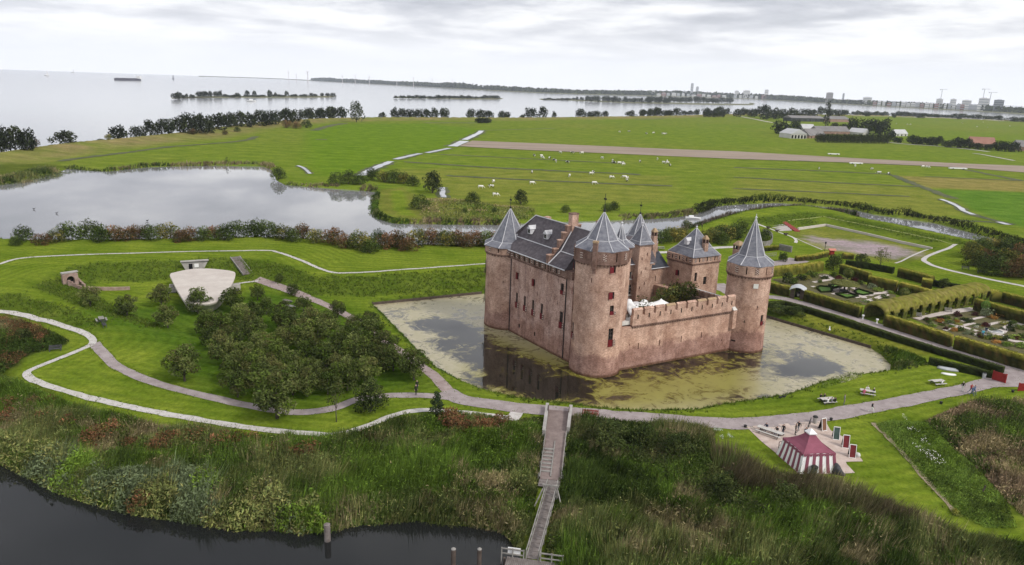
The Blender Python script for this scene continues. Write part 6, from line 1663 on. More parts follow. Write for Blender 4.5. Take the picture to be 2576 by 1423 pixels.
def quads(Cn, size, rng, up=0.3, aspect=0.75, col=None):
	"""one small leaf spray (a quad) at each centre"""
	n = len(Cn); nr_ = rand_dirs(n, rng); nr_[:, 2] = np.abs(nr_[:, 2]) + up; nr_ /= np.linalg.norm(nr_, axis=1)[:, None]
	a = np.cross(nr_, rand_dirs(n, rng)); a /= np.linalg.norm(a, axis=1)[:, None] + 1e-9
	b_ = np.cross(nr_, a); s = np.broadcast_to(np.asarray(size, float), (n,))[:, None] / 2
	V = np.stack([Cn - a * s, Cn - b_ * s * aspect, Cn + a * s, Cn + b_ * s * aspect], 1).reshape(-1, 3)
	Fq = np.arange(4 * n).reshape(n, 4)
	return V, Fq, (np.repeat(col, 4, 0) if col is not None else None)
def blades(Bs, hh, width, lean, rng, col, k=6, wind=None):
	"""tufts of k leaning stems: narrow triangles"""
	Bs = np.repeat(Bs, k, 0) + np.column_stack([rng.normal(size=(len(Bs) * k, 2)) * .13, np.zeros(len(Bs) * k)])
	hh = np.repeat(hh, k) * rng.uniform(.65, 1.15, len(Bs)); width = np.repeat(width, k); lean = np.repeat(lean, k) * rng.uniform(.3, 1.5, len(Bs))
	col = np.clip(np.repeat(col, k, 0) * (1 + rng.normal(size=(len(Bs), 1)) * .15), .004, 1)
	n = len(Bs); az = rng.uniform(0, 2 * math.pi, n); d = np.stack([np.cos(az), np.sin(az), np.zeros(n)], 1)
	l = rand_dirs(n, rng); l[:, 2] = 0
	if wind is not None: wn = np.repeat(wind, k); l = l * .55 + np.stack([np.cos(wn), np.sin(wn), wn * 0], 1) * .8
	tip = Bs + l * (lean * hh)[:, None]; tip[:, 2] = Bs[:, 2] + hh
	w = np.broadcast_to(np.asarray(width, float), (n,))[:, None] / 2
	V = np.stack([Bs - d * w, Bs + d * w, tip], 1).reshape(-1, 3)
	return V, np.arange(3 * n).reshape(n, 3), np.repeat(col, 3, 0)
def pick(cols, n, rng, jit=0.18):
	cols = np.array(cols); c_ = cols[rng.integers(0, len(cols), n)]
	return np.clip(c_ * (1 + rng.normal(size=(n, 1)) * jit), 0.004, 1)
def crown_mesh(name, seed, R, H, z0, n, size, cols, lobes=12, lobe_r=0.42, squash=1.0, top_narrow=0.0, gap=0.0):
	rng = np.random.default_rng(seed)
	L = []
	for k in range(lobes):
		a_ = 2 * math.pi * (k * 0.618 + rng.uniform(-.08, .08)); zf = (k + 0.5) / lobes
		rr = R * (0.30 + 0.42 * math.sin(math.pi * min(1, zf * 0.85 + 0.18))) * (1 - top_narrow * zf) * rng.uniform(0.6, 1.25)
		L.append((rr * math.cos(a_), rr * math.sin(a_), z0 + H * (0.12 + 0.76 * zf), R * lobe_r * rng.uniform(0.7, 1.2) * (1 - 0.45 * top_narrow * zf)))
	L.append((0, 0, z0 + H * 0.5, R * 0.5)); L = np.array(L)
	li = rng.choice(len(L), n, p=L[:, 3] ** 2 / (L[:, 3] ** 2).sum())
	d = rand_dirs(n, rng); rad = L[li, 3] * rng.uniform(0.45, 1.08, n) ** 0.6 * np.where(rng.random(n) < .14, rng.uniform(1.05, 1.4, n), 1)
	Cn = L[li, :3] + d * rad[:, None] * np.array([1, 1, 0.8 * squash])
	ok = Cn[:, 2] > z0 - 0.1 * H; Cn = Cn[ok]; li = li[ok]
	lc = pick(cols, len(L), rng, 0.15); col = lc[li] * (1 + rng.normal(size=(len(Cn), 1)) * 0.22)
	mixr = rng.random((len(Cn), 1)) < 0.3; col = np.where(mixr, pick(cols, len(Cn), rng), col)
	V, Fq, tc_ = quads(Cn, size * rng.uniform(0.6, 1.5, len(Cn)), rng, 0.2, 0.42, np.clip(col, 0.004, 1))
	me = np_mesh(name, V, Fq, [M_LEAF], tint=tc_)
	return me, L
def trunk_mesh(name, L, z0, r0, R, seed, nl=6):
	rng = np.random.default_rng(seed); mb = MB()
	top_ = L[-1]; zt = top_[2]
	mb.tube([(0, 0, -0.25), (0.02, 0.03, z0 * 0.6), (-0.05, 0.02, z0 + 0.2), (0.03, 0, zt)], [r0 * 1.25, r0, r0 * 0.8, r0 * 0.3], 7)
	for l in L[:nl]:
		s_ = z0 * rng.uniform(0.7, 1.05)
		mb.tube([(0, 0, s_), (l[0] * .45, l[1] * .45, s_ + (l[2] - s_) * .55), (l[0] * .9, l[1] * .9, l[2])], [r0 * 0.5, r0 * 0.32, r0 * 0.1], 5)
	return mb.mesh(name, M_BARK, True)
class TreeKind:
	def __init__(s, name, seeds, R, H, z0, n, size, cols, trunk_r, **kw):
		s.name = name; s.var = []
		for sd in seeds:
			cm, L = crown_mesh(name + '_crown', sd, R, H, z0, n, size, cols, **kw)
			s.var.append((cm, trunk_mesh(name + '_trunk', L, z0, trunk_r, R, sd)))
		s.k = 0
	def put(s, loc, scale, label, cat='tree', group=None, rz=None, name=None, stretch=1.0):
		cm, tm = s.var[s.k % len(s.var)]; s.k += 1
		rz = random.uniform(0, 6.28) if rz is None else rz
		sc = (scale, scale, scale * stretch) if isinstance(scale, (int, float)) else scale
		o = empty(name or s.name, loc, rz, label, cat, group, sc)
		inst('trunk', tm, o); inst('crown', cm, o)
		return o
G_DK = [(0.040, 0.056, 0.018), (0.056, 0.076, 0.024), (0.028, 0.040, 0.014)]
G_MID = [(0.07, 0.105, 0.022), (0.095, 0.13, 0.028), (0.05, 0.075, 0.016)]
G_OLV = [(0.068, 0.086, 0.027), (0.10, 0.118, 0.038), (0.044, 0.058, 0.018), (0.082, 0.084, 0.03)]
G_RED = [(0.14, 0.075, 0.04), (0.105, 0.066, 0.032), (0.17, 0.085, 0.042), (0.085, 0.078, 0.03)]
G_YEL = [(0.24, 0.20, 0.045), (0.18, 0.165, 0.04), (0.125, 0.13, 0.034)]
G_GREY = [(0.10, 0.12, 0.065), (0.075, 0.095, 0.045), (0.055, 0.07, 0.03)]
def ordinal(n):
	W1 = ['first', 'second', 'third', 'fourth', 'fifth', 'sixth', 'seventh', 'eighth', 'ninth', 'tenth', 'eleventh', 'twelfth', 'thirteenth', 'fourteenth', 'fifteenth', 'sixteenth', 'seventeenth', 'eighteenth', 'nineteenth']
	if n <= 19: return W1[n - 1]
	T_ = {20: 'twentieth', 30: 'thirtieth', 40: 'fortieth', 50: 'fiftieth', 60: 'sixtieth', 70: 'seventieth', 80: 'eightieth', 90: 'ninetieth'}
	t_, u_ = n // 10 * 10, n % 10
	base = {20: 'twenty', 30: 'thirty', 40: 'forty', 50: 'fifty', 60: 'sixty', 70: 'seventy', 80: 'eighty', 90: 'ninety'}
	return T_[t_] if u_ == 0 else base[t_] + '-' + W1[u_ - 1]
# ---- clipped hedges
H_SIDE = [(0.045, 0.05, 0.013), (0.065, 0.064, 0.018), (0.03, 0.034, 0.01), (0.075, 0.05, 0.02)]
H_TOP = [(0.26, 0.25, 0.036), (0.21, 0.215, 0.034), (0.28, 0.24, 0.055)]  # yellow new growth; tops lightened and sides darkened in colour for skylight contrast
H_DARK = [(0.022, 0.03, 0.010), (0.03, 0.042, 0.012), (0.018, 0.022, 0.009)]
def hedge(name, pts, w, hh, label, side=H_SIDE, topc=H_TOP, dens=22, size=0.2, cat='hedge', group=None, seed=1, world=False, zoff=0.0):
	rng = np.random.default_rng(seed + int(abs(pts[0][0] * 7 + pts[0][1] * 3)) % 9999)
	line = np.array(pts)[:, :2] if world else np.array([GT(*p)[:2] for p in pts])
	Ln = seg_line(line, 0.6); d = np.gradient(Ln, axis=0); d /= np.linalg.norm(d, axis=1)[:, None] + 1e-9; nm_ = np.stack([-d[:, 1], d[:, 0]], 1)
	o = root(name, (*Ln[len(Ln) // 2], float(hz_at(*Ln[len(Ln) // 2]))), label, cat, group)
	off = WL[o.name]
	sec = [(-1, 0), (-1.02, .3), (-1.03, .65), (-0.97, .96), (-.85, 1.0), (0, 1.02), (.85, 1.0), (.97, .96), (1.03, .65), (1.02, .3), (1, 0)]
	V = []; T_ = []
	for i, (p, n_) in enumerate(zip(Ln, nm_)):
		zb = float(hz_at(*p)) - 0.1 + zoff
		for sx, sz in sec:
			j = rng.normal() * 0.05
			V.append((p[0] + n_[0] * (sx * w / 2 + j) , p[1] + n_[1] * (sx * w / 2 + j), zb + sz * (hh + .1) + rng.normal() * 0.03 * (sz > .5)))
	V = np.array(V); ns = len(sec); ii = np.arange(len(V)).reshape(-1, ns)
	Fq = np.stack([ii[:-1, :-1], ii[1:, :-1], ii[1:, 1:], ii[:-1, 1:]], -1).reshape(-1, 4)[:, ::-1]
	fl = [list(f_) for f_ in Fq] + [list(ii[0]), list(ii[-1][::-1])]
	istop = np.tile([sz >= .96 for _, sz in sec], len(Ln))
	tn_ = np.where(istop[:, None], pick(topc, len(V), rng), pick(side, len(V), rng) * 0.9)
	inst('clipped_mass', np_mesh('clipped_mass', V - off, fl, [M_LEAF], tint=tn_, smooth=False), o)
	# leaf skin
	Lt = float(np.linalg.norm(np.diff(Ln, axis=0), axis=1).sum())
	nside = int(Lt * hh * 2 * dens); ntop = int(Lt * w * dens * 1.3)
	k = rng.integers(0, len(Ln) - 1, nside + ntop); tt_ = rng.random(nside + ntop)[:, None]
	base = Ln[k] * (1 - tt_) + Ln[k + 1] * tt_; nb_ = nm_[k]
	sx = np.where(np.arange(nside + ntop) < nside, np.where(rng.random(nside + ntop) < .5, -1, 1) * 1.02, rng.uniform(-1, 1, nside + ntop))
	sz = np.where(np.arange(nside + ntop) < nside, rng.random(nside + ntop), 1.02)
	z = hz_at(base[:, 0], base[:, 1]) + sz * hh + rng.normal(size=nside + ntop) * .03 + zoff
	Cn = np.column_stack([base + nb_ * (sx * w / 2 + rng.normal(size=nside + ntop) * .04)[:, None], z])
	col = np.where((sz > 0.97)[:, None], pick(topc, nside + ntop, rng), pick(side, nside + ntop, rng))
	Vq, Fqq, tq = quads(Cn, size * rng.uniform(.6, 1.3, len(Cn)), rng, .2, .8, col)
	inst('foliage', np_mesh('foliage', Vq - off, Fqq, [M_LEAF], tint=tq), o)
	return o
# -------- the walled-hedge garden
hedge('tall_hedge', [CG(118, 622), CG(200, 640), CG(265, 652)], 1.1, 2.5, 'clipped beech hedge along the garden road, piece left of the arched doorway')
hedge('tall_hedge', [CG(368, 682), CG(500, 722), CG(640, 765), CG(735, 795)], 1.1, 2.5, 'clipped beech hedge along the road between doorway and hedge tunnel')
hedge('tall_hedge', [CG(905, 850), CG(1100, 912), CG(1340, 990)], 1.1, 2.5, 'clipped beech hedge along the road right of the hedge tunnel')
hedge('tall_hedge', [CG(1365, 1000), CG(1600, 1070), CG(1815, 1135), CG(1960, 1180)], 1.2, 2.6, 'clipped beech hedge with brown leaves at the right end of the road')
hedge('tall_hedge', [CG(135, 520), CG(300, 505), CG(480, 482)], 1.3, 2.6, 'sunlit yellow-green hedge closing the flower garden behind the right tower', side=[(0.12, 0.125, 0.025), (0.09, 0.10, 0.02), (0.15, 0.14, 0.03)])  # side leaves lightened in colour for the sunlit look
hedge('tall_hedge', [CG(610, 500), CG(800, 560)], 1.2, 2.6, 'tall hedge behind the round arbour, left length')
hedge('tall_hedge', [CG(790, 585), CG(980, 625)], 1.2, 2.8, 'tall hedge behind the round arbour, stepped middle length')
hedge('tall_hedge', [CG(1000, 625), CG(1230, 690)], 1.2, 2.6, 'tall hedge running on towards the far end of the tunnel')
hedge('tall_hedge', [CG(995, 520), CG(1130, 555), CG(1215, 580)], 1.5, 2.4, 'outer hedge with square blocks below the rampart')
hedge('hedge_block', [CG(1145, 590), CG(1215, 600)], 2.4, 2.3, 'square clipped hedge block at the end of the outer hedge')
hedge('tall_hedge', [CG(1225, 580), CG(1380, 610), CG(1520, 650)], 1.6, 1.4, 'dark low hedge below the rampart path', side=H_DARK, topc=H_DARK)
hedge('tall_hedge', [CG(1500, 742), CG(1660, 790), CG(1830, 835), CG(1980, 880)], 1.2, 2.7, 'dark green hedge behind the herb garden')
hedge('tall_hedge', [CG(1680, 690), CG(1830, 730), CG(1960, 765)], 1.2, 2.5, 'hedge at the right edge beyond the herb garden')
hedge('hedge_block', [CG(1610, 670), CG(1640, 690)], 2.2, 2.4, 'square hedge pier beside the tunnel exit')
hedge('tall_hedge', [CG(310, 418), CG(420, 408), CG(520, 385)], 1.0, 1.5, 'trim hedge bounding the drill ground lawn')
hedge('hedge_block', [CG(622, 400), CG(690, 405)], 1.6, 1.6, 'small square hedge beside the drill ground')
hedge('tall_hedge', [CG(640, 450), CG(800, 470), CG(960, 500)], 1.3, 1.6, 'dark hedge below the solitary thin tree', side=H_DARK, topc=H_DARK)
hedge('tall_hedge', [Z4(1880, 580), Z4(2100, 560)], 1.2, 1.4, 'hedge beside the timber yard behind the right tower')
# low dark hedges on the moat side of the road
hedge('low_hedge', [CG(105, 725), CG(240, 720), CG(370, 755), CG(800, 895), CG(1250, 1035), CG(1690, 1165)], 0.9, 1.25, 'long low dark hedge between road and moat bank', side=H_DARK, topc=[(0.05, 0.065, 0.018), (0.04, 0.05, 0.015)])
hedge('low_hedge', [CG(1195, 1100), CG(1400, 1150), CG(1615, 1195)], 0.9, 1.25, 'short low dark hedge beside the upturned boat', side=H_DARK, topc=[(0.05, 0.065, 0.018), (0.04, 0.05, 0.015)])
# arched doorway with a zinc roof
g = GT(*CG(318, 668)); dw = root('arched_doorway', g, 'dark doorway under a curved zinc roof in the garden hedge', 'doorway')
ang_ = -0.45; uu = np.array([math.cos(ang_), math.sin(ang_)]); nn2 = np.array([uu[1], -uu[0]])
def dp(u_, n_, z_): return (*(g[:2] + uu * u_ + nn2 * n_), g[2] + z_)
secs = [[dp(x_, yy, 2.15 + .75 * math.cos(x_ / 1.75 * math.pi / 2) + th) for yy, th in ((1.2, 0), (1.2, .06), (-2.6, .06), (-2.6, 0))] for x_ in np.linspace(-1.75, 1.75, 13)]
put(MB().loft(secs), 'zinc_roof', M_ZINC, dw)
put(MB().add([dp(-1.6, .2, 0), dp(-.6, .2, 0), dp(-.6, .2, 2.3), dp(-1.6, .2, 2.1), dp(-1.6, 0, 0), dp(-.6, 0, 0), dp(-.6, 0, 2.3), dp(-1.6, 0, 2.1)], [(0, 1, 2, 3), (7, 6, 5, 4), (0, 4, 5, 1), (2, 6, 7, 3), (1, 5, 6, 2), (3, 7, 4, 0)]), 'door_leaf', M_WOODD, dw)
put(MB().add([dp(.6, .2, 0), dp(1.6, .2, 0), dp(1.6, .2, 2.1), dp(.6, .2, 2.3), dp(.6, 0, 0), dp(1.6, 0, 0), dp(1.6, 0, 2.1), dp(.6, 0, 2.3)], [(0, 1, 2, 3), (7, 6, 5, 4), (0, 4, 5, 1), (2, 6, 7, 3), (1, 5, 6, 2), (3, 7, 4, 0)]), 'door_leaf', M_WOODD, dw)
put(MB().box(dp(0, -1.2, 1.2), (1.3, .1, 2.4), ang_), 'dark_passage', M_VOID, dw)
put(MB().box(dp(.25, .26, 1.0), (.45, .04, .6), ang_), 'notice', M_PLANKL, dw)
# ---- hedge tunnel: ribbed barrel of clipped hornbeam with arched windows
ta, tb_ = GT(*CG(828, 815))[:2], GT(*CG(1530, 668))[:2]
td = (tb_ - ta) / np.linalg.norm(tb_ - ta); tn2 = np.array([td[1], -td[0]]); TLn = np.linalg.norm(tb_ - ta); tzb = 1.2
tu = root('hedge_tunnel', (*ta, tzb), 'long ribbed hedge tunnel with a row of arched windows', 'hedge tunnel')
off = WL[tu.name]; rng = np.random.default_rng(5)
NB = 12; TW, THh = 2.2, 3.5
Vt = []; Tt = []; Ft = []; leafC = []; leafT = []
nseg = 32; nst = NB * 10
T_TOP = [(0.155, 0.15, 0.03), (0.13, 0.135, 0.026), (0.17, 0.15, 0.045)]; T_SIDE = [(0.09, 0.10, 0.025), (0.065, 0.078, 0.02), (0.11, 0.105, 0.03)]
def tpt(u_, a_):
	"""a_ 0..1 from ground on the right side over the top to ground on the left"""
	bay = (u_ / TLn * NB) % 1.0; bul = 0.5 * (math.sin(math.pi * bay) ** 0.55)
	if a_ < 0.28: x_, z_ = 1.0, a_ / 0.28 * 0.6
	elif a_ > 0.72: x_, z_ = -1.0, (1 - a_) / 0.28 * 0.6
	else:
		th = (a_ - 0.28) / 0.44 * math.pi; x_, z_ = math.cos(th), 0.6 + 0.4 * math.sin(th)
	return (*(ta + td * u_ + tn2 * x_ * (TW + bul * (0.3 + .7 * min(1, z_ * 1.5)))), tzb + z_ * (THh + bul * 0.9))
for i in range(nst + 1):
	for j in range(nseg + 1):
		p = np.array(tpt(TLn * i / nst, j / nseg)) + rng.normal(size=3) * .03; Vt.append(p)
Vt = np.array(Vt); zrel = (Vt[:, 2] - tzb) / THh
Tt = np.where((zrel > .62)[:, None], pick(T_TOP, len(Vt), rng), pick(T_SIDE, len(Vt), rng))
for i in range(nst):
	bay = ((i + .5) / 10) % 1.0
	for j in range(nseg):
		a_ = (j + .5) / nseg; zc = a_ / .28 * .6 if a_ < .28 else (1 - a_) / .28 * .6 if a_ > .72 else 1
		if a_ < .3 and ((0.2 < bay < 0.8 and zc > .1 and a_ < .25) or (.34 < bay < .66 and zc > .1)):
			continue                                            # arched windows
		q_ = [i * (nseg + 1) + j, i * (nseg + 1) + j + 1, (i + 1) * (nseg + 1) + j + 1, (i + 1) * (nseg + 1) + j]
		Ft.append(q_)
		for _ in range(9 if zc > .5 else 6):
			w_ = rng.dirichlet((1, 1, 1, 1)); leafC.append((Vt[q_] * w_[:, None]).sum(0)); leafT.append(Tt[q_[0]])
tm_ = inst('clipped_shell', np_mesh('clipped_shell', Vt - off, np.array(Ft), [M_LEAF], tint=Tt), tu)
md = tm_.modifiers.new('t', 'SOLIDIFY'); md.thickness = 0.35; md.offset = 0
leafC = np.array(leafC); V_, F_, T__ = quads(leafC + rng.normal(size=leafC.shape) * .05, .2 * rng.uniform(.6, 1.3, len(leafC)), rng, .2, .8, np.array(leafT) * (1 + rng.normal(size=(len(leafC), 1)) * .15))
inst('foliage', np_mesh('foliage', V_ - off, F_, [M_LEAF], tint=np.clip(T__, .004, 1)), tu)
for k in range(0, NB + 1):
	for s_ in (1, -1):
		p = ta + td * (TLn * k / NB) + tn2 * s_ * TW; put(MB().beam((*p, tzb), (*p, tzb + 1.7), .12), 'stem', M_BARK, tu)
# ---- ground of the two gardens
M_GPATH = mat('garden_path', (0.46, 0.40, 0.37), (0.56, 0.50, 0.46), scale=1.2, fine=0.15, fscale=5)
M_BED = mat('flower_bed', (0.07, 0.06, 0.028), (0.12, 0.11, 0.04), scale=1.4, fine=0.3, fscale=5)
M_LAWNQ = mat('bed_lawn', (0.075, 0.16, 0.022), (0.10, 0.19, 0.03), scale=1.5, fine=0.2, fscale=6)
drape('flower_garden_floor', gpoly(CG, [(150, 540), (320, 520), (490, 498), (600, 515), (800, 580), (980, 645), (960, 690), (820, 720), (400, 640)]), M_BED, lift=.05, res=.8)
drape('herb_garden_floor', gpoly(CG, [(1080, 800), (1200, 770), (1480, 730), (1830, 850), (1960, 900), (1960, 1100), (1700, 1030), (1380, 925)]), M_BED, lift=.05, res=.8)
for pts, w_ in (([(430, 560), (560, 545), (700, 600), (820, 650)], 1.2), ([(420, 585), (520, 620), (620, 600)], 1.2), ([(700, 660), (800, 640), (920, 625), (1000, 600)], 1.4), ([(480, 520), (520, 515), (560, 540)], 1.3), ([(760, 690), (850, 665), (920, 640)], 1.3), ([(560, 640), (640, 625), (740, 640), (770, 665)], 1.3), ([(620, 625), (650, 580), (700, 560)], 1.2)):
	ribbon('garden_walk', [CG(*p) for p in pts], w_, M_GPATH, lift=.085, step=.6)
for pts, w_ in (([(1100, 800), (1250, 770), (1500, 735)], 2.3), ([(1250, 815), (1400, 850), (1520, 885)], 1.2), ([(1500, 915), (1600, 900), (1680, 890)], 2.0), ([(1680, 890), (1740, 850), (1830, 830)], 1.6), ([(1560, 850), (1650, 830), (1760, 820)], 1.0), ([(1640, 890), (1720, 940), (1830, 960)], 1.4), ([(1300, 880), (1420, 850), (1500, 830)], .9), ([(1420, 820), (1560, 790), (1640, 780)], .9)):
	ribbon('herb_walk', [CG(*p) for p in pts], w_, M_GPATH, lift=.085, step=.6)
for poly, lab in (([(450, 600), (470, 588), (545, 595), (550, 625), (480, 628)], 'left'), ([(575, 640), (660, 632), (725, 655), (650, 668)], 'front'), ([(705, 620), (730, 608), (825, 638), (760, 648), (715, 638)], 'right'), ([(530, 580), (600, 575), (625, 590), (560, 598)], 'rear')):
	pg = gpoly(CG, poly); o = drape('box_lawn', pg, M_LAWNQ, lift=.1, res=.4)
	hedge('box_edging', np.vstack([pg, pg[:1]]), .3, .42, f'low box edging round the {lab} lawn bed by the arbour', side=H_DARK, topc=H_DARK, world=True, dens=30, size=.12, cat='hedge')
# round arbour: disc of clipped greenery on posts
g = GT(*CG(632, 622)); ar = root('round_arbour', g, 'flat round clipped arbour on posts over a ring bench', 'arbour')
rng = np.random.default_rng(9); off = WL[ar.name]
put(MB().lathe(g, [(2.2, g[2] + 1.95), (2.9, g[2] + 1.9), (3.35, g[2] + 2.1), (3.25, g[2] + 2.35), (2.2, g[2] + 2.6), (1.0, g[2] + 2.85), (.3, g[2] + 3.1)], 30), 'leaf_disc', mat('clipped_leaf', (.09, .10, .025), (.14, .14, .035), scale=3, fine=.3, fscale=9), ar)
th = rng.uniform(0, 6.28, 2600); r_ = 3.3 * np.sqrt(rng.random(2600)); Cn = np.column_stack([g[0] + r_ * np.cos(th), g[1] + r_ * np.sin(th), g[2] + 2.3 + .75 * (1 - r_ / 3.3) + rng.normal(size=2600) * .06])
V_, F_, T__ = quads(Cn, .2, rng, .4, .8, pick(T_TOP + T_SIDE, 2600, rng)); inst('foliage', np_mesh('foliage', V_ - off, F_, [M_LEAF], tint=T__), ar)
for k in range(8):
	a_ = k * math.pi / 4; put(MB().beam((g[0] + 2.7 * math.cos(a_), g[1] + 2.7 * math.sin(a_), g[2]), (g[0] + 2.7 * math.cos(a_), g[1] + 2.7 * math.sin(a_), g[2] + 2.1), .1), 'post', M_IRON, ar)
put(MB().lathe(g, [(.9, g[2]), (1.0, g[2] + .45), (.6, g[2] + .5)], 20), 'ring_bench', M_BENCH, ar); put(MB().lathe(g, [(.25, g[2]), (.2, g[2] + 2.2)], 10), 'trunk', M_BARK, ar)
drape('arbour_paving', np.array([[g[0] + 2.4 * math.cos(a_), g[1] + 2.4 * math.sin(a_)] for a_ in np.linspace(0, 6.28, 16, endpoint=False)]), M_CLINK2, lift=.11, res=.5)
# planting: border plants, each its own little shrub
K_PLANT = {}
for nm_, cols in dict(green=G_MID, yellow=[(0.24, 0.23, 0.05), (0.18, 0.20, 0.05)], purple=[(0.06, 0.02, 0.025), (0.09, 0.025, 0.03)], orange=[(0.36, 0.16, 0.04), (0.28, 0.17, 0.05)], grey=[(0.17, 0.20, 0.12), (0.13, 0.16, 0.09)], lime=[(0.20, 0.27, 0.05), (0.15, 0.22, 0.04)], dark=G_DK, white=[(0.5, 0.5, 0.46), (0.12, 0.16, 0.05), (0.10, 0.13, 0.04)]).items():
	K_PLANT[nm_] = [crown_mesh('border_plant_' + nm_, 50 + i, 1.0, 1.0, 0.0, 420, 0.26, cols, lobes=9, lobe_r=.4)[0] for i in range(2)]
names_ = {'green': 'green', 'yellow': 'yellow', 'purple': 'dark purple', 'orange': 'orange', 'grey': 'grey-green', 'lime': 'lime green', 'dark': 'dark green', 'white': 'white-flowered'}
cnt = {}
def plant(px, s, c_, where, h_=1.0):
	g = GT(*CG(*px)); cnt[(c_, where)] = cnt.get((c_, where), 0) + 1; k = cnt[(c_, where)]
	o = inst('border_plant', K_PLANT[c_][k % 2], None, g, random.uniform(0, 6), (s, s, s * h_))
	tag(o, f'{ordinal(k)} {names_[c_]} border plant from the left in the {where}', 'plant', f'plants of the {where}')
flo = [(250, 560, 1.6, 'dark', 1.6), (210, 590, 1.0, 'dark', 1), (300, 570, 1.3, 'green', 1.3), (350, 545, 1.2, 'dark', 1.3), (385, 540, 1.0, 'yellow', 1.1), (420, 525, 1.5, 'green', 1.1), (470, 560, .9, 'green', .8), (500, 535, 1.0, 'dark', .9), (560, 520, 1.2, 'green', .9), (600, 540, 1.3, 'purple', .8), (700, 560, 1.4, 'purple', .9), (740, 570, 1.0, 'green', 1), (820, 600, 1.3, 'grey', 1), (860, 620, 1.2, 'lime', .8), (940, 630, .9, 'lime', .7), (900, 660, 1.1, 'green', .7), (840, 680, 1.0, 'yellow', .6), (780, 690, 1.0, 'lime', .5), (985, 600, 1.0, 'white', 1.2), (1020, 640, 1.5, 'green', .7), (1050, 620, 1.1, 'green', 1), (640, 560, .7, 'yellow', 1.2), (160, 590, .8, 'green', 1), (445, 600, .8, 'yellow', .5), (660, 690, .9, 'yellow', .4), (720, 700, .9, 'yellow', .4)]
for x_, y_, s_, c_, h_ in sorted(flo): plant((x_, y_), s_, c_, 'flower garden', h_)
rr = random.Random(4)
herb = [(1385, 785, 1.0, 'purple', 1.1), (1270, 815, 1.0, 'purple', .8), (1500, 780, .8, 'purple', 1), (1565, 730, 1.1, 'lime', 2.2), (1580, 790, 1.3, 'grey', 1.5), (1680, 790, 1.6, 'orange', .9), (1620, 800, 1.0, 'orange', .8), (1750, 800, 1.1, 'orange', .7), (1640, 760, 1.0, 'green', 1), (1730, 880, .9, 'dark', 2.0), (1700, 940, 1.2, 'dark', .7), (1760, 930, 1.2, 'lime', .6), (1810, 990, 1.4, 'lime', .6), (1650, 930, 1.1, 'yellow', .6), (1560, 930, 1.2, 'yellow', .5), (1720, 980, 1.2, 'lime', .6), (1640, 960, 1.0, 'orange', .5), (1590, 880, .7, 'yellow', .6), (1350, 860, .9, 'lime', .5), (1800, 870, 1.0, 'green', .8), (1830, 930, 1.2, 'green', .8)]
for k in range(70):
	t_, s_ = rr.random(), rr.random()
	x_ = 1180 + 640 * t_; y0 = 800 + (x_ - 1180) * .02; y1 = 840 + (x_ - 1180) * .27
	herb.append((x_, y0 + (y1 - y0) * s_, rr.uniform(.45, .95), rr.choice(['green', 'grey', 'yellow', 'lime', 'green', 'dark', 'white', 'purple', 'orange']), rr.uniform(.5, 1.0)))
for x_, y_, s_, c_, h_ in sorted(herb): plant((x_, y_), s_, c_, 'herb garden', h_)
# clipped ball and cone topiaries
def topiary(px, r0, hh, m_cols, lab):
	g = GT(*CG(*px)); o = root('topiary', g, lab, 'topiary'); rng = np.random.default_rng(int(px[0]))
	d = rand_dirs(900, rng); Cn = np.column_stack([g[0] + d[:, 0] * r0, g[1] + d[:, 1] * r0, g[2] + hh - r0 + d[:, 2] * r0])
	V_, F_, T__ = quads(Cn, .24, rng, .1, .8, pick(m_cols, 900, rng)); inst('foliage', np_mesh('foliage', V_ - WL[o.name], F_, [M_LEAF], tint=T__), o)
	put(MB().lathe(g, [(r0 * .3, g[2] + hh - 2 * r0 + .1), (r0 * .9, g[2] + hh - r0 * 1.4), (r0 * .95, g[2] + hh - r0 * .7), (r0 * .3, g[2] + hh - .1)], 14), 'clipped_core', MATS['clipped_leaf'], o, True)
	put(MB().tube([(g[0], g[1], g[2]), (g[0], g[1], g[2] + hh - r0)], .1, 6), 'stem', M_BARK, o)
topiary((655, 545), 1.3, 3.3, G_MID, 'tall clipped ball topiary behind the round arbour'); topiary((1035, 645), 1.4, 1.9, G_MID, 'low rounded topiary beside the hedge tunnel'); topiary((1565, 770), .9, 3.0, [(0.13, 0.22, 0.045), (0.10, 0.18, 0.04)], 'bright green pillar topiary in the herb garden')
# white urns at the tunnel entrance, garden seats
for px, lab in (((757, 805), 'white garden urn left of the tunnel entrance'), ((850, 832), 'white garden urn right of the tunnel entrance')):
	g = GT(*CG(*px)); o = MB().lathe(g, [(.22, g[2]), (.22, g[2] + .12), (.1, g[2] + .2), (.12, g[2] + .55), (.25, g[2] + .75), (.28, g[2] + 1.0), (.2, g[2] + 1.0)], 14).build('garden_urn', M_WHITE, None, True); tag(o, lab, 'urn', 'garden urns')
bench(GT(*CG(1125, 790)), -.2, 'pale garden bench against the tunnel, left of two', M_PLANKL, 1.5); bench(GT(*CG(1325, 757)), -.2, 'pale garden bench against the tunnel, right of two', M_PLANKL, 1.5)
# pond basin in the herb garden
g = GT(*CG(1640, 890)); o = root('garden_basin', g, 'oval stone basin in the herb garden', 'basin')
put(MB().lathe(g, [(1.5, g[2] + .05), (1.5, g[2] + .3), (1.25, g[2] + .32), (1.25, g[2] + .15)], 24, cap=False), 'stone_rim', M_PALE, o); put(MB().lathe(g, [(1.28, g[2] + .1), (1.28, g[2] + .2)], 24), 'water', M_POND, o)
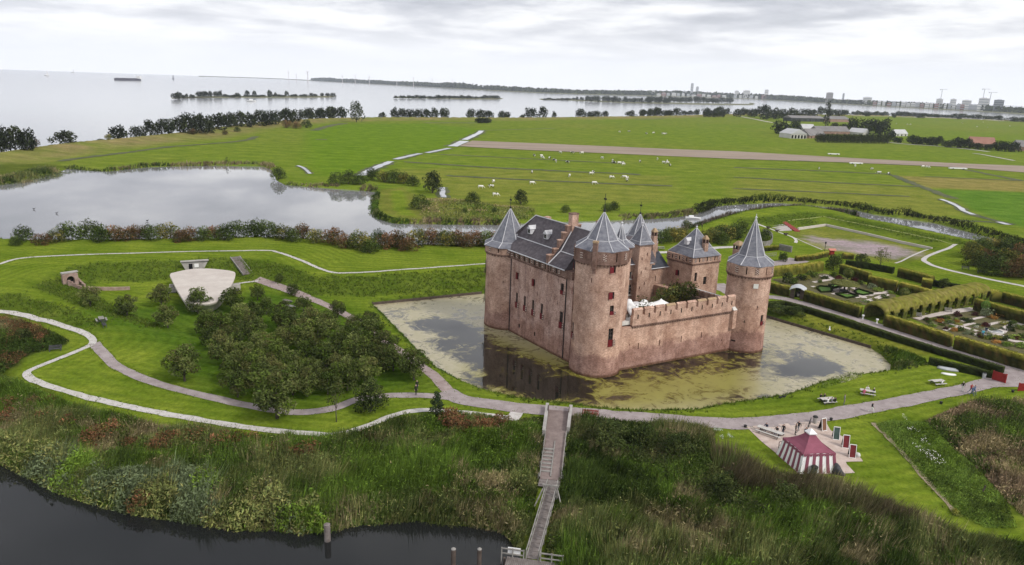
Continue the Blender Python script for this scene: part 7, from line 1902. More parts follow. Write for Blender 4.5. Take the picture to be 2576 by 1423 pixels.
# timber sheds, fences behind the right tower
g0 = GT(*Z1(360, 760)); fc = root('curved_palisade', g0, 'curved wooden palisade round a planted mound behind the right tower', 'fence')
Lp = smooth_line([GT(*Z1(*p))[:2] for p in ((190, 735), (270, 735), (340, 710), (360, 660), (345, 600), (290, 560), (220, 540))], .35)
for p in Lp: z_ = float(hz_at(*p)); put(MB().box((p[0], p[1], z_ + .7), (.3, .07, 1.5), random.uniform(0, .3)), 'pale', M_PLANKL, fc)
g = GT(*Z1(575, 830)); sh_ = root('plank_screen', g, 'grey plank screen beside the forecourt', 'screen')
for k in range(14):
	p = GT(*Z1(470 + k * 14.5, 800 + k * 3)); put(MB().box((p[0], p[1], p[2] + .95), (.32, .06, 1.9), .1), 'plank', M_PLANKL, sh_)
g0, g1_ = GT(*Z1(225, 925)), GT(*Z1(420, 900)); fb_ = root('rail_fence', g0, 'low pale rail fence behind the right tower roof', 'fence')
for k in range(7): p = g0 + (g1_ - g0) * k / 6; put(MB().beam(p, (p[0], p[1], p[2] + 1.2), .1), 'post', M_PLANKL, fb_)
for zz in (.5, 1.1): put(MB().beam((g0[0], g0[1], g0[2] + zz), (g1_[0], g1_[1], g1_[2] + zz), .08), 'rail', M_PLANKL, fb_)
g = GT(*Z1(1170, 855)); o = root('lamp_post', g, 'dark lamp post at the edge of the drill ground', 'lamp post')
put(MB().tube([g, (g[0], g[1], g[2] + 2.9)], [.09, .06], 8), 'post', M_IRON, o); put(MB().lathe(g, [(.15, g[2] + 2.9), (.3, g[2] + 3.3), (.34, g[2] + 3.35), (.05, g[2] + 3.6)], 8), 'lantern', M_IRON, o)
g = GT(*Z1(1280, 880)); o = root('red_kiosk', g, 'small red booth at the corner of the drill ground', 'booth')
put(MB().box((g[0], g[1], g[2] + .75), (1.2, .9, 1.5), .3), 'wall', M_GATE, o); put(MB().add([(g[0] - 1, g[1] - .8, g[2] + 1.5), (g[0] + 1, g[1] - .8, g[2] + 1.5), (g[0] + 1, g[1] + .8, g[2] + 1.5), (g[0] - 1, g[1] + .8, g[2] + 1.5), (g[0] - 1, g[1], g[2] + 2.0), (g[0] + 1, g[1], g[2] + 2.0)], [(0, 1, 5, 4), (2, 3, 4, 5), (0, 4, 3), (1, 2, 5), (3, 2, 1, 0)]), 'roof', mat('pink_roof', (.5, .2, .15)), o)
for px, lab in (((300, 470), 'first'), ((435, 520), 'second'), ((570, 575), 'third')):
	g = GT(*Z1(*px)); o = root('field_gun', g, f'{lab} small black cannon along the white terrace path', 'cannon', 'cannons on the terrace')
	put(MB().tube([(g[0] - .7, g[1] + .2, g[2] + .55), (g[0] + .8, g[1] - .2, g[2] + .75)], [.2, .12], 8), 'barrel', M_IRON, o)
	for s_ in (-.35, .35): put(MB().tube([(g[0], g[1] + s_ - .05, g[2] + .4), (g[0], g[1] + s_ + .05, g[2] + .4)], .4, 12), 'wheel', M_WOODD, o)
# -------- orchard
K_APPLE = TreeKind('apple_tree', [11, 12, 13, 14, 15], 2.8, 4.5, 0.9, 2900, 0.36, G_OLV + G_MID[:2], 0.16, lobes=13, lobe_r=0.34)
K_BUSHY = TreeKind('round_bush', [21, 22], 2.6, 4.2, 0.3, 2300, 0.34, G_DK + G_OLV[:2], 0.12, lobes=16, lobe_r=0.36)
orch = [(100, 510), (55, 350), (320, 400), (385, 555), (560, 390), (625, 520), (745, 310), (810, 410), (930, 500), (700, 590), (420, 650), (500, 750), (760, 700), (850, 790), (560, 880), (600, 975), (1040, 660), (1130, 760), (1075, 400), (1320, 430), (1250, 565), (1330, 680), (1440, 520), (1520, 570), (1580, 650), (1660, 710), (1240, 800), (1010, 830), (880, 890), (1000, 960), (1250, 960), (1330, 870), (1440, 780), (1620, 830), (1520, 900), (1870, 860), (980, 560), (1180, 640), (1420, 640), (700, 470), (1720, 800), (1130, 880), (1390, 930), (480, 560), (560, 650), (640, 770), (700, 860), (780, 950), (930, 660), (1130, 560), (1320, 780), (1560, 780), (1100, 970), (1480, 700)]
left4 = [CB(760, 615), CB(1070, 655)]
pts = [G(*CO(x, y), 3.9) for x, y in orch] + [G(*p, 3.9) for p in left4]
pts = [p for p in pts]
pts.sort(key=lambda p: -p[1])
edge_t = [G(*CO(*q_), 3.9) for q_ in ((745, 310), (810, 410), (1075, 400), (1320, 430), (1440, 520))]
rank = [pts[i:i + 6] for i in range(0, len(pts), 6)]
for ri, row in enumerate(rank):
	row.sort(key=lambda p: p[0])
	for ki, p in enumerate(row):
		z = float(hz_at(p[0], p[1]))
		K_APPLE.put((p[0], p[1], z), random.uniform(.78, 1.06) * (.72 if min(np.hypot(*(p[:2] - b_[:2])) for b_ in edge_t) < .5 else 1), f'dark olive apple tree, {ordinal(ki + 1)} from the left in orchard row {ordinal(ri + 1)} from the pavilion', 'tree', 'orchard trees')
def at_px(px, z): p = G(*px, z); return (p[0], p[1], float(hz_at(p[0], p[1])))
K_APPLE.put(at_px(CO(220, 870), 3.8), 1.1, 'lone apple tree on the grass left of the orchard', 'tree')
K_APPLE.put(at_px(CO(885, 1110), 4.0), 1.35, 'largest orchard tree, standing in front over the clinker path', 'tree')
K_BUSHY.put(at_px(CO(1560, 1100), 3.2), 1.05, 'dense round dark tree beside the clinker path', 'tree')
for px, s, lab in ((CO(910, 268), .42, 'small shrub on the slope beside the brick path, farthest'), (CO(1000, 340), .6, 'shrub beside the brick path, second from the stair'), (CO(1560, 560), .7, 'reddish shrub at the moat corner of the orchard')):
	K_BUSHY.put(at_px(px, 2.0), s, lab, 'shrub')
K_SAP = TreeKind('sapling', [31], 1.3, 2.8, 2.0, 320, 0.26, G_OLV, 0.05, lobes=8)
K_SAP.put(GT(*CO(1315, 1272)), 1.3, 'thin sapling with a bare stem in front of the orchard', 'tree')
K_FIR = TreeKind('small_conifer', [33], 1.5, 4.2, 0.3, 1300, 0.28, [(0.025, 0.04, 0.02), (0.035, 0.055, 0.025)], 0.1, lobes=14, lobe_r=.38, top_narrow=.85)
K_FIR.put(GT(*CBM(1365, 175)), 0.95, 'dark pointed conifer beside the white shell path', 'tree')
# courtyard trees
K_COURT = TreeKind('courtyard_tree', [41], 2.6, 4.4, 1.5, 2200, 0.32, G_YEL + G_OLV[:2], 0.15, lobes=15, lobe_r=.36)
p = G(*CR(830, 700), 7.6); K_COURT.put((p[0], p[1], 1.6), 1.5, 'yellowing tree in the castle courtyard', 'tree')
p = G(*CR(715, 710), 7.4); K_COURT.put((p[0], p[1], 1.6), 1.35, 'smaller yellowing tree in the courtyard beside the marquee', 'tree')
p = G(*CR(520, 780), 8.2); K_SAP.put((p[0], p[1], 1.6), (2.0, 2.0, 1.75), 'thin leafed tree in front of the courtyard marquee', 'tree')
# garden trees
K_THIN = TreeKind('thin_tree', [43], 2.4, 4.6, 1.4, 620, 0.32, [(0.10, 0.11, 0.045), (0.13, 0.13, 0.06), (0.07, 0.08, 0.03)], 0.09, lobes=12, lobe_r=.3)
K_THIN.put(GT(*CG(872, 460)), 1.05, 'airy pale tree above the garden hedges', 'tree')
K_BUSHY.put(GT(*CG(560, 480)), 1.05, 'dark round tree at the rear corner of the flower garden', 'tree')
K_BUSHY.put(GT(*CG(740, 455)), .85, 'dark shrub left of the airy pale tree', 'shrub'); K_BUSHY.put(GT(*CG(225, 420)), .6, 'dark clipped shrub behind the right tower spire', 'shrub')
K_BUSHY.put(GT(*CG(1290, 600)), .6, 'small dark tree between hedge and tunnel', 'tree'); K_BUSHY.put(GT(*Z4(1840, 560)), .5, 'little dark cone shrub by the palisade', 'shrub')
# dark spreading shrub on the moat bank
for px, s, lab in ((CG(190, 760), (1.1, .9, .4), 'low spreading dark shrub on the moat bank, left part'), (CG(290, 775), (1.1, .9, .42), 'low spreading dark shrub on the moat bank, right part')):
	p = GT(*px); K_BUSHY.put(p, s, lab, 'shrub')
# -------- shrub row between rampart and pond
KS = {'green': TreeKind('hedgerow_shrub', [51, 52], 3.2, 4.4, 0.2, 2000, 0.42, G_MID + G_DK, 0.14, lobes=16), 'red': TreeKind('hedgerow_shrub', [53, 54], 3.0, 3.8, 0.2, 1900, 0.40, G_RED, 0.12, lobes=15), 'olive': TreeKind('hedgerow_shrub', [55, 56], 3.0, 4.0, 0.2, 1900, 0.40, G_OLV + G_YEL, 0.12, lobes=15)}
row = [(F5, 110, 725, 'green', .55), (F5, 160, 700, 'green', .85), (F5, 275, 720, 'red', .75), (F5, 370, 705, 'olive', .8), (F5, 450, 690, 'green', 1.0), (F5, 590, 670, 'green', 1.25), (F5, 660, 700, 'green', .9), (F5, 750, 690, 'red', .95), (F5, 830, 690, 'red', .9), (F5, 900, 675, 'red', 1.0), (F5, 980, 690, 'green', .9), (F5, 1075, 670, 'olive', 1.15), (F5, 1170, 700, 'red', .8), (F5, 1230, 695, 'red', .9), (F5, 1320, 690, 'green', .8), (F5, 1380, 660, 'red', 1.05), (F5, 1450, 690, 'green', .9), (F5, 1530, 670, 'green', 1.0), (F5, 1650, 650, 'green', 1.3), (F5, 1740, 670, 'green', 1.0), (F5, 1830, 685, 'olive', .95), (F5, 1900, 700, 'green', .8), (F5, 1960, 680, 'red', 1.0), (F5, 2050, 705, 'olive', .9), (F5, 2160, 715, 'red', 1.1), (F5, 2240, 740, 'red', .9), (F5, 2330, 745, 'olive', 1.1), (F5, 2400, 770, 'green', .8),
	   (F6, 560, 1150, 'olive', .9), (F6, 700, 1090, 'green', .9), (F6, 800, 1120, 'red', 1.0), (F6, 930, 1110, 'red', 1.1), (F6, 1040, 1150, 'red', .9), (F6, 1150, 1100, 'olive', 1.1), (F6, 1300, 1080, 'red', 1.1), (F6, 1440, 1060, 'olive', 1.1), (F6, 1540, 1100, 'olive', 1.0), (F6, 1640, 1090, 'red', 1.05), (F6, 1760, 1110, 'red', .95), (F6, 1870, 1095, 'red', 1.05), (F6, 1990, 1100, 'green', .95), (F6, 2100, 1100, 'red', 1.0)]
cn = {'green': 0, 'red': 0, 'olive': 0}; nm2 = {'green': 'dark green', 'red': 'red-brown autumn', 'olive': 'yellow-olive'}
for sh_, x, y, k, s in row:
	p = G(*sh_(x, y), 3.0); cn[k] += 1
	KS[k].put((p[0], p[1], max(.2, float(hz_at(p[0], p[1]))) - .2), s, f'{nm2[k]} shrub, {ordinal(cn[k])} of that colour from the left in the pond-side row', 'shrub', 'shrubs between rampart and pond')
# shrubs on the far bank of the pond and channel
far_sh = [(F5, 1805, 245, 'green', 1.15, 'dark green bush on the far pond corner'), (F6, 180, 270, 'green', 1.2, 'dark bush at the ditch mouth, leftmost of four'), (F6, 330, 260, 'green', 1.25, 'dark bush at the ditch mouth, second of four'), (F6, 470, 270, 'green', 1.1, 'dark bush at the ditch mouth, third of four'), (F6, 620, 220, 'green', 1.2, 'dark bush at the ditch mouth, rightmost of four'), (F6, 760, 240, 'olive', 1.2, 'greyish bush in the thicket left of the round dark tree'), (F6, 880, 250, 'green', 1.3, 'broad bush in the thicket left of the round dark tree'), (F6, 1000, 260, 'olive', 1.2, 'tall olive bush in the thicket left of the round dark tree'), (F6, 1110, 290, 'green', 1.0, 'grey-green bush touching the round dark tree'), (F6, 1180, 560, 'green', 1.15, 'grey-green bush on the tongue of land by the pond'), (F6, 1830, 495, 'green', .95, 'dark bush on the channel bank, left of the conical tree'), (F6, 1730, 600, 'green', .4, 'tiny dark bush on the channel bank'), (F6, 2090, 605, 'green', .45, 'small dark bush behind the left tower'), (F2, 1825, 1035, 'green', .6, 'small dark bush between the castle spires'), (F2, 2170, 1020, 'green', .7, 'spreading bush between the castle spires'), (F2, 2120, 1030, 'green', .7, 'low bush just left of the spreading one'), (F1, 245, 675, 'red', 1.3, 'brown bush on the dike at the far left'), (F1, 830, 612, 'olive', .8, 'brown low bush on the dike slope'), (F1, 1475, 562, 'red', 1.0, 'dark brown bush in the middle of the dike'), (F1, 1725, 550, 'red', .8, 'reddish bush on the dike, left of a pair'), (F1, 1818, 530, 'green', .9, 'dark bush on the dike, right of a pair'), (F1, 2200, 500, 'red', 1.6, 'brown bush in the dike thicket, left'), (F1, 2270, 505, 'red', 1.5, 'brown bush in the dike thicket, middle'), (F1, 2350, 500, 'green', 1.6, 'green bush in the dike thicket, right'), (F1, 2385, 440, 'green', .9, 'dark bush beside the lakeside trees'), (F1, 2290, 462, 'red', .8, 'small bush above the dike thicket')]
for sh_, x, y, k, s, lab in far_sh:
	p = G(*sh_(x, y), 2.5); KS[k].put((p[0], p[1], max(.1, float(hz_at(p[0], p[1])))), s, lab, 'shrub')
K_RND = TreeKind('round_tree', [61], 5.0, 9.0, 0.8, 2600, 0.6, [(0.02, 0.03, 0.012), (0.03, 0.04, 0.014)], 0.3, lobes=18, lobe_r=.36, top_narrow=.25)
K_RND.put(GT(*F6(1345, 415)), 1.0, 'large round dark tree on the polder beside the ditch', 'tree')
K_RND.put(GT(*F6(2405, 550)), .62, 'dark conical tree on the channel bank behind the left tower', 'tree')
# thicket behind the castle
for k, (x, y, c_, s) in enumerate([(300, 470, 'green', .9), (420, 440, 'olive', 1.0), (540, 430, 'olive', 1.0), (640, 420, 'olive', .9), (980, 440, 'olive', .9), (1090, 420, 'olive', 1.0), (1200, 400, 'green', 1.0), (1300, 390, 'olive', 1.1), (1420, 380, 'green', 1.0), (1520, 360, 'green', 1.1), (1240, 450, 'green', .8), (480, 210, 'green', .7), (700, 90, 'olive', .8), (1800, 420, 'green', .7), (1900, 400, 'green', .8)]):
	p = G(*Z4(x, y), 2.4); KS[c_].put((p[0], p[1], float(hz_at(p[0], p[1]))), s, f'{nm2[c_]} shrub, {ordinal(k + 1)} from the left in the thicket behind the gatehouse', 'shrub', 'thicket behind the gatehouse')
# brown thicket at the right edge
rr = random.Random(3)
tk = [(1480, 370), (1540, 350), (1600, 340), (1670, 350), (1740, 370), (1810, 390), (1500, 420), (1570, 420), (1640, 420), (1720, 430), (1800, 440), (1580, 470), (1660, 480), (1740, 490), (1820, 500), (1890, 420), (1890, 490), (1950, 460)]
for k, (x, y) in enumerate(sorted(tk)):
	p = G(*CG(x, y), 3.5); c_ = rr.choice(['red', 'olive', 'red', 'green']); KS[c_].put((p[0], p[1], float(hz_at(p[0], p[1]))), rr.uniform(.95, 1.3), f'{nm2[c_]} shrub, {ordinal(k + 1)} from the left in the thicket by the rampart path', 'shrub', 'thicket by the right rampart path')
# -------- undergrowth masses (nobody could count these stems)
def scatter(poly, n, rng):
	poly = np.asarray(poly); lo, hi = poly.min(0), poly.max(0); out_ = np.zeros((0, 2))
	while len(out_) < n:
		q = lo + rng.random((n * 2, 2)) * (hi - lo); out_ = np.vstack([out_, q[inside(q, poly)]])
	return out_[:n]
def area(poly):
	P = np.asarray(poly); return abs(.5 * np.sum(P[:, 0] * np.roll(P[:, 1], -1) - P[:, 1] * np.roll(P[:, 0], -1)))
def undergrowth(name, poly, label, cat, hmin, hmax, leaf_d, blade_d, zones, seed, lscale=7.0, leaf=.34, edge=2.0, blade_w=None):
	"""zones: list of (colours, noise scale, noise seed, threshold); later zones overlay earlier ones"""
	rng = np.random.default_rng(seed); A = area(poly)
	def hh(q): return np.maximum(.15, (hmin + (hmax - hmin) * np.clip(.5 + .55 * vnoise(q, lscale, seed * .37), 0, 1)) * np.clip(sdist(q, poly) / edge + .25, 0.2, 1))
	def colour(q):
		c_ = pick(zones[0], len(q), rng, .22)
		for cols, sc, sd, th in zones[1:]:
			f_ = vnoise(q, sc, sd) + rng.normal(size=len(q)) * .16 > th
			c_ = np.where(f_[:, None], pick(cols, len(q), rng, .22), c_)
		return c_ * (1 + .38 * vnoise(q, 1.6, seed + .9))[:, None]
	Vs, Fs, Ts, nv = [], [], [], 0
	n = int(A * leaf_d)
	if n:
		q = scatter(poly, n, rng); H_ = hh(q) * (1 + .25 * vnoise(q, 1.3, seed + .5)); z = hz_at(q[:, 0], q[:, 1]) + H_ * rng.uniform(.25, 1, n) ** .55
		V, F_, T_ = quads(np.column_stack([q, z]), leaf * rng.uniform(.5, 1.5, n), rng, .1, .3, colour(q)); Vs.append(V); Ts.append(T_)
		tri = np.vstack([F_[:, [0, 1, 2]], F_[:, [0, 2, 3]]]); Fs.append(tri); nv += len(V)
	n = int(A * blade_d / 6)
	if n:
		q = scatter(poly, n, rng); H_ = hh(q) * rng.uniform(.7, 1.35, n); z0 = hz_at(q[:, 0], q[:, 1])
		V, F_, T_ = blades(np.column_stack([q, z0]), H_, .13 * rng.uniform(.6, 1.3, n) * (1 if blade_w is None else blade_w), .45 * np.ones(n), rng, colour(q), wind=2.4 * vnoise(q, 6, seed + .2)); Vs.append(V); Ts.append(T_); Fs.append(F_ + nv); nv += len(V)
	o = inst(name, np_mesh(name, np.vstack(Vs), np.vstack(Fs), [M_LEAF], tint=np.vstack(Ts)))
	return tag(o, label, cat, kind='stuff')
U_DK = [(0.036, 0.06, 0.013), (0.052, 0.082, 0.017), (0.072, 0.104, 0.022)]; U_GR = [(0.085, 0.145, 0.02), (0.115, 0.18, 0.026), (0.07, 0.115, 0.018)]
U_REED = [(0.13, 0.146, 0.046), (0.185, 0.186, 0.068), (0.085, 0.11, 0.034), (0.13, 0.16, 0.055)]; U_TAN = [(0.23, 0.19, 0.10), (0.18, 0.16, 0.075), (0.28, 0.23, 0.135)]; U_BRN = [(0.17, 0.125, 0.078), (0.22, 0.165, 0.11), (0.125, 0.10, 0.06)]
undergrowth('river_bank_scrub', BRUSH_L, 'dense reeds, nettles and scrub on the river bank left of the jetty', 'undergrowth', .5, 2.5, 24, 96, [U_GR, (U_DK, 9, 2.2, -.05), (U_REED, 10, 5.1, .15), (U_TAN, 5, 7.7, .5)], 3, lscale=5)
wpoly = lambda pts: gpoly(D_, pts)
undergrowth('willow_scrub', wpoly([(-100, 1150), (0, 1120), (150, 1140), (320, 1190), (520, 1210), (700, 1235), (830, 1260), (830, 1342), (752, 1348), (692, 1337), (597, 1340), (492, 1324), (415, 1311), (309, 1296), (211, 1266), (140, 1246), (95, 1220), (46, 1196), (0, 1172), (-100, 1150)]), 'pale grey-green willowy reeds hanging over the river edge', 'undergrowth', 1.0, 3.2, 60, 30, [U_REED, ([(0.075, 0.10, 0.05), (0.10, 0.13, 0.07)], 5, 1.2, .1), (U_GR, 5, 3.3, .5)], 4, lscale=4, leaf=.42)
undergrowth('reed_fringe', wpoly([(760, 1270), (900, 1240), (1100, 1240), (1300, 1250), (1325, 1300), (1312, 1380), (1290, 1372), (1259, 1340), (1185, 1330), (1110, 1325), (1050, 1315), (901, 1328), (826, 1346)]), 'tall tan and green reeds fringing the river beside the jetty', 'reeds', 1.1, 2.3, 14, 60, [U_TAN, (U_REED, 5, 1.2, 0.0), (U_GR, 6, 3.3, .35), (U_BRN, 5, 4.3, .5)], 5, lscale=5)
undergrowth('bastion_scrub', BRUSH_LL, 'rust and green scrub on the bank below the left bastion', 'undergrowth', .8, 2.6, 60, 14, [U_DK, (G_RED, 7, 2.0, .15), (U_GR, 6, 5, .5), (U_TAN, 6, 6.4, .6)], 6)
undergrowth('meadow_scrub', BRUSH_R, 'rough reeds and scrub on the bank right of the jetty', 'undergrowth', .5, 2.4, 14, 100, [U_REED, (U_DK, 8, 2.2, .0), (U_GR, 8, 5.1, .2), (U_TAN, 5, 8.7, .48)], 7, lscale=5)
undergrowth('brown_reed_belt', wpoly([(1795, 1160), (1850, 1165), (1900, 1195), (1960, 1212), (2050, 1226), (2150, 1256), (2300, 1322), (2330, 1345), (2250, 1340), (2150, 1310), (2050, 1290), (1930, 1270), (1840, 1250), (1780, 1210)]), 'belt of tall brown reeds below the striped tent', 'reeds', 1.7, 2.9, 4, 130, [U_BRN, (U_TAN, 4, 2.2, .25), (U_REED, 5, 5.1, .6)], 8, edge=1.0)
undergrowth('dark_scrub_belt', wpoly([(1450, 1090), (1560, 1095), (1680, 1105), (1790, 1130), (1810, 1200), (1900, 1260), (1990, 1290), (1980, 1330), (1880, 1330), (1760, 1270), (1640, 1200), (1520, 1150), (1450, 1130)]), 'dark bramble thicket on the bank between jetty and tent', 'undergrowth', 1.2, 2.8, 70, 6, [[(0.028, 0.038, 0.014), (0.042, 0.056, 0.019), (0.06, 0.072, 0.024)], (U_DK, 4, 3.2, .2), (G_OLV, 5, 1.1, .45)], 9, lscale=4)
undergrowth('right_thicket', BRUSH_RR, 'tangled brown and green thicket at the lower right edge', 'undergrowth', .7, 2.4, 34, 60, [U_DK, (U_BRN, 7, 2.1, .05), (U_TAN, 5, 4.4, .35), (U_GR, 6, 9.1, .5)], 10)
undergrowth('herb_meadow', BRUSH_HERB, 'rank green meadow herbs with white umbels', 'meadow herbs', .2, .8, 75, 60, [[(0.10, 0.165, 0.03), (0.125, 0.19, 0.035)], (U_GR, 5, 2.1, .1), (U_DK, 4, 3.1, .45)], 11, leaf=.2)
undergrowth('moat_edge_reeds', gpoly(CG, [(830, 1000), (880, 985), (1000, 1010), (1180, 1070), (1190, 1110), (1060, 1135), (960, 1150), (945, 1110), (880, 1040)]), 'green reeds at the right corner of the moat', 'reeds', .8, 1.7, 12, 45, [U_GR, (U_REED, 4, 1, .1), (U_DK, 5, 3, .3)], 12)
undergrowth('moat_lily_bed', gpoly(Z5, [(370, 330), (560, 250), (700, 240), (760, 290), (640, 330), (400, 400), (250, 430)]), 'pale flowering weeds along the moat lawn edge', 'water plants', .2, .7, 40, 10, [U_GR, ([(0.35, 0.35, 0.28), (0.25, 0.27, 0.15)], 2.5, 2, .15)], 13, leaf=.25)
# white umbels
def specks(name, polys, n, label, z, cols, size, cat):
	rng = np.random.default_rng(len(label)); Cs = []
	for poly in polys:
		q = scatter(poly, n * 2, rng); q = q[vnoise(q, 1.8, 3) > .25]
		Cs.append(np.column_stack([q, hz_at(q[:, 0], q[:, 1]) + z * rng.uniform(.8, 1.2, len(q))]))
	Cn = np.vstack(Cs); V, F_, T_ = quads(Cn, size * rng.uniform(.6, 1.2, len(Cn)), rng, 2.0, .9, pick(cols, len(Cn), rng, .08))
	tag(inst(name, np_mesh(name, V, F_, [M_LEAF], tint=T_)), label, cat, kind='stuff')
specks('white_umbels', [gpoly(CBR, [(1260, 390), (1330, 385), (1440, 490), (1380, 510), (1280, 440)]), gpoly(CBR, [(1410, 540), (1480, 530), (1580, 630), (1500, 640)])], 420, 'white flowering umbels on the bank left of the tent', .75, [(0.62, 0.62, 0.6), (0.5, 0.52, 0.48)], .13, 'flowers')
specks('meadow_umbels', [gpoly(CRR, [(930, 280), (1080, 285), (1180, 430), (1000, 400)]), gpoly(CRR, [(980, 330), (1180, 380), (1420, 700), (1250, 640)])], 200, 'white umbels scattered in the herb meadow', .8, [(0.6, 0.6, 0.58)], .13, 'flowers')
# reed fringes along pond and channel
def fringe(name, pts, w, label, hmin, hmax, zones, seed, blade=34, leafd=8, sh=None, shift=0.0, bw=2.2):
	L = smooth_line([G(*(sh(x, y) if sh else (x, y)), 0)[:2] for x, y in pts], 3.0)
	d = np.gradient(L, axis=0); d /= np.linalg.norm(d, axis=1)[:, None]; n_ = np.stack([-d[:, 1], d[:, 0]], 1)
	poly = np.vstack([L + n_ * (w / 2 + shift), (L - n_ * (w / 2 - shift))[::-1]])
	return undergrowth(name, poly, label, 'reeds', hmin, hmax, leafd, blade, zones, seed, edge=1.0, leaf=.6, blade_w=bw)
Z_TAN = [U_TAN, (U_REED, 9, 3.1, .15), (U_BRN, 6, 1.4, .4)]; Z_DKR = [U_DK, (U_REED, 8, 2.1, .25), (U_TAN, 8, 5.1, .45)]
fringe('pond_reeds', [(440, 203), (560, 215), (700, 220), (950, 193), (1100, 188)], 4, 'dark reed fringe on the far pond shore', .9, 2.0, Z_DKR, 21, 8, 3, F5)
fringe('tan_pond_reeds', [(1100, 188), (1400, 182), (1700, 186), (1765, 208)], 4.5, 'tan reed fringe on the far pond shore', 1.2, 2.2, Z_TAN, 22, 9, 2, F5)
fringe('point_reeds', [(-60, 305), (100, 285), (250, 258), (370, 225)], 16, 'broad olive reed bed on the far left shore', 1.2, 2.6, [U_REED, (U_DK, 9, 1.3, .2), (U_TAN, 9, 4.2, .4)], 23, 7, 5, F5)
fringe('corner_reeds', [(1850, 305), (1950, 318), (2100, 325), (2200, 330)], 3, 'tan reeds on the pond corner', .9, 1.7, Z_TAN, 24, 9, 2, F5)
fringe('tongue_reeds', [(460, 380), (560, 385), (680, 398)], 4, 'olive reeds at the ditch mouth', 1.2, 2.2, Z_TAN, 25, 10, 3, F6)
fringe('tongue_scrub', [(650, 440), (620, 600), (640, 680), (740, 735), (880, 775), (1060, 782)], 4.5, 'green scrub round the tongue of land', .7, 1.8, [U_GR, (U_DK, 6, 1.1, .1), (U_REED, 7, 3.1, .4)], 26, 8, 8, F6)
fringe('channel_reeds', [(1060, 782), (1400, 788), (1700, 790), (2100, 792), (2400, 780)], 4.5, 'brown reed fringe on the far channel bank', .9, 1.9, [U_BRN, (U_DK, 6, 1.1, .15), (U_TAN, 7, 3.1, .4)], 27, 9, 5, F6)
fringe('outer_channel_scrub', [(1750, 537), (1800, 518), (1860, 513), (1950, 509), (2050, 516), (2150, 526), (2200, 538), (2350, 559), (2485, 594), (2576, 619), (2700, 655)], 5.0, 'dark scrub belt along the far bank of the outer channel', 1.2, 3.0, [[(0.02, 0.026, 0.010), (0.03, 0.036, 0.014), (0.045, 0.05, 0.018)], (U_DK, 10, 1.1, .3)], 28, 4, 9)
fringe('castle_rear_reeds', [(1560, 553), (1640, 550), (1700, 545), (1750, 537)], 5, 'reeds on the far channel bank behind the castle', .9, 1.8, Z_TAN, 29, 9, 4)
fringe('mauve_reeds', [(1690, 600), (1760, 574), (1830, 556), (1900, 545), (2000, 535), (2080, 541), (2160, 553)], 5.0, 'mauve plumed reed belt behind the drill ground', 1.4, 2.4, [[(0.17, 0.12, 0.11), (0.22, 0.165, 0.15), (0.13, 0.10, 0.075)], (U_DK, 8, 1.4, .5)], 30, 12, 4)
undergrowth('channel_meadow', gpoly(F6, [(1180, 500), (1400, 480), (1750, 500), (2100, 560), (2576, 600), (2576, 760), (1700, 750), (1250, 740), (1180, 660)]), 'rank olive vegetation on the channel bank', 'undergrowth', .2, 1.2, 2.2, 5, [U_REED, (U_GR, 12, 2.2, .1), (U_TAN, 11, 4.4, .2), (U_DK, 9, 6.1, .5)], 31, leaf=.7)
# rough grass on the bank of the moat
fringe('moat_bank_grass', [(945, 772), (1000, 827), (1050, 878), (1100, 925), (1160, 957), (1215, 980), (1300, 1004), (1400, 1018), (1500, 1030)], 1.6, 'unmown grass fringe along the moat edge', .2, .55, [U_GR, ([(0.09, 0.17, 0.03)], 3, 2, 0)], 32, 80, 20, bw=.7)
# long grass left standing on the slopes of the earthworks
rng = np.random.default_rng(44); okg = in_fort & (slope > .2) & (mow > 1.6) & (dist_line(GP, gpoly(D_, [(646, 703), (820, 768), (905, 812), (985, 870), (1080, 936)])) > 1.8) & (h > .6) & (s_moat < -1) & (np.hypot(GP[:, 0], GP[:, 1]) < 330)
for b_ in (BRUSH_L, BRUSH_LL, BRUSH_R, BRUSH_RR): okg &= ~inside(GP, b_)
gi = rng.choice(np.where(okg)[0], 16000); q = GP[gi] + rng.normal(size=(16000, 2)) * .6
V, F_, T_ = blades(np.column_stack([q, hz_at(q[:, 0], q[:, 1])]), rng.uniform(.2, .5, len(q)), np.full(len(q), .16), np.full(len(q), .6), rng, pick([(0.09, 0.135, 0.02), (0.075, 0.11, 0.016), (0.115, 0.145, 0.028)], len(q), rng), 4)
tag(inst('slope_grass', np_mesh('slope_grass', V, F_, [M_LEAF], tint=T_)), 'long rough grass on the slopes of the ramparts', 'grass', kind='stuff')
# grass creeping over the path edges
q = []
for L_, w_ in EDGES:
	Lk = L_[np.hypot(L_[:, 0], L_[:, 1]) < 220]
	if len(Lk) < 3: continue
	d = np.gradient(Lk, axis=0); d /= np.linalg.norm(d, axis=1)[:, None] + 1e-9
	for s_ in (-1, 1):
		k = rng.integers(0, len(Lk), len(Lk) * 3); q.append(Lk[k] + np.stack([-d[k, 1], d[k, 0]], 1) * (s_ * (w_ / 2 + rng.normal(size=(len(k), 1)) * .13)) + rng.normal(size=(len(k), 2)) * .2)
q = np.vstack(q)
V, F_, T_ = blades(np.column_stack([q, hz_at(q[:, 0], q[:, 1])]), rng.uniform(.05, .16, len(q)), np.full(len(q), .2), np.full(len(q), 1.2), rng, pick([(0.125, 0.185, 0.018), (0.105, 0.16, 0.016), (0.15, 0.185, 0.03)], len(q), rng), 3)
tag(inst('path_edge_grass', np_mesh('path_edge_grass', V, F_, [M_LEAF], tint=T_)), 'tufts of grass creeping over the path edges', 'grass', kind='stuff')
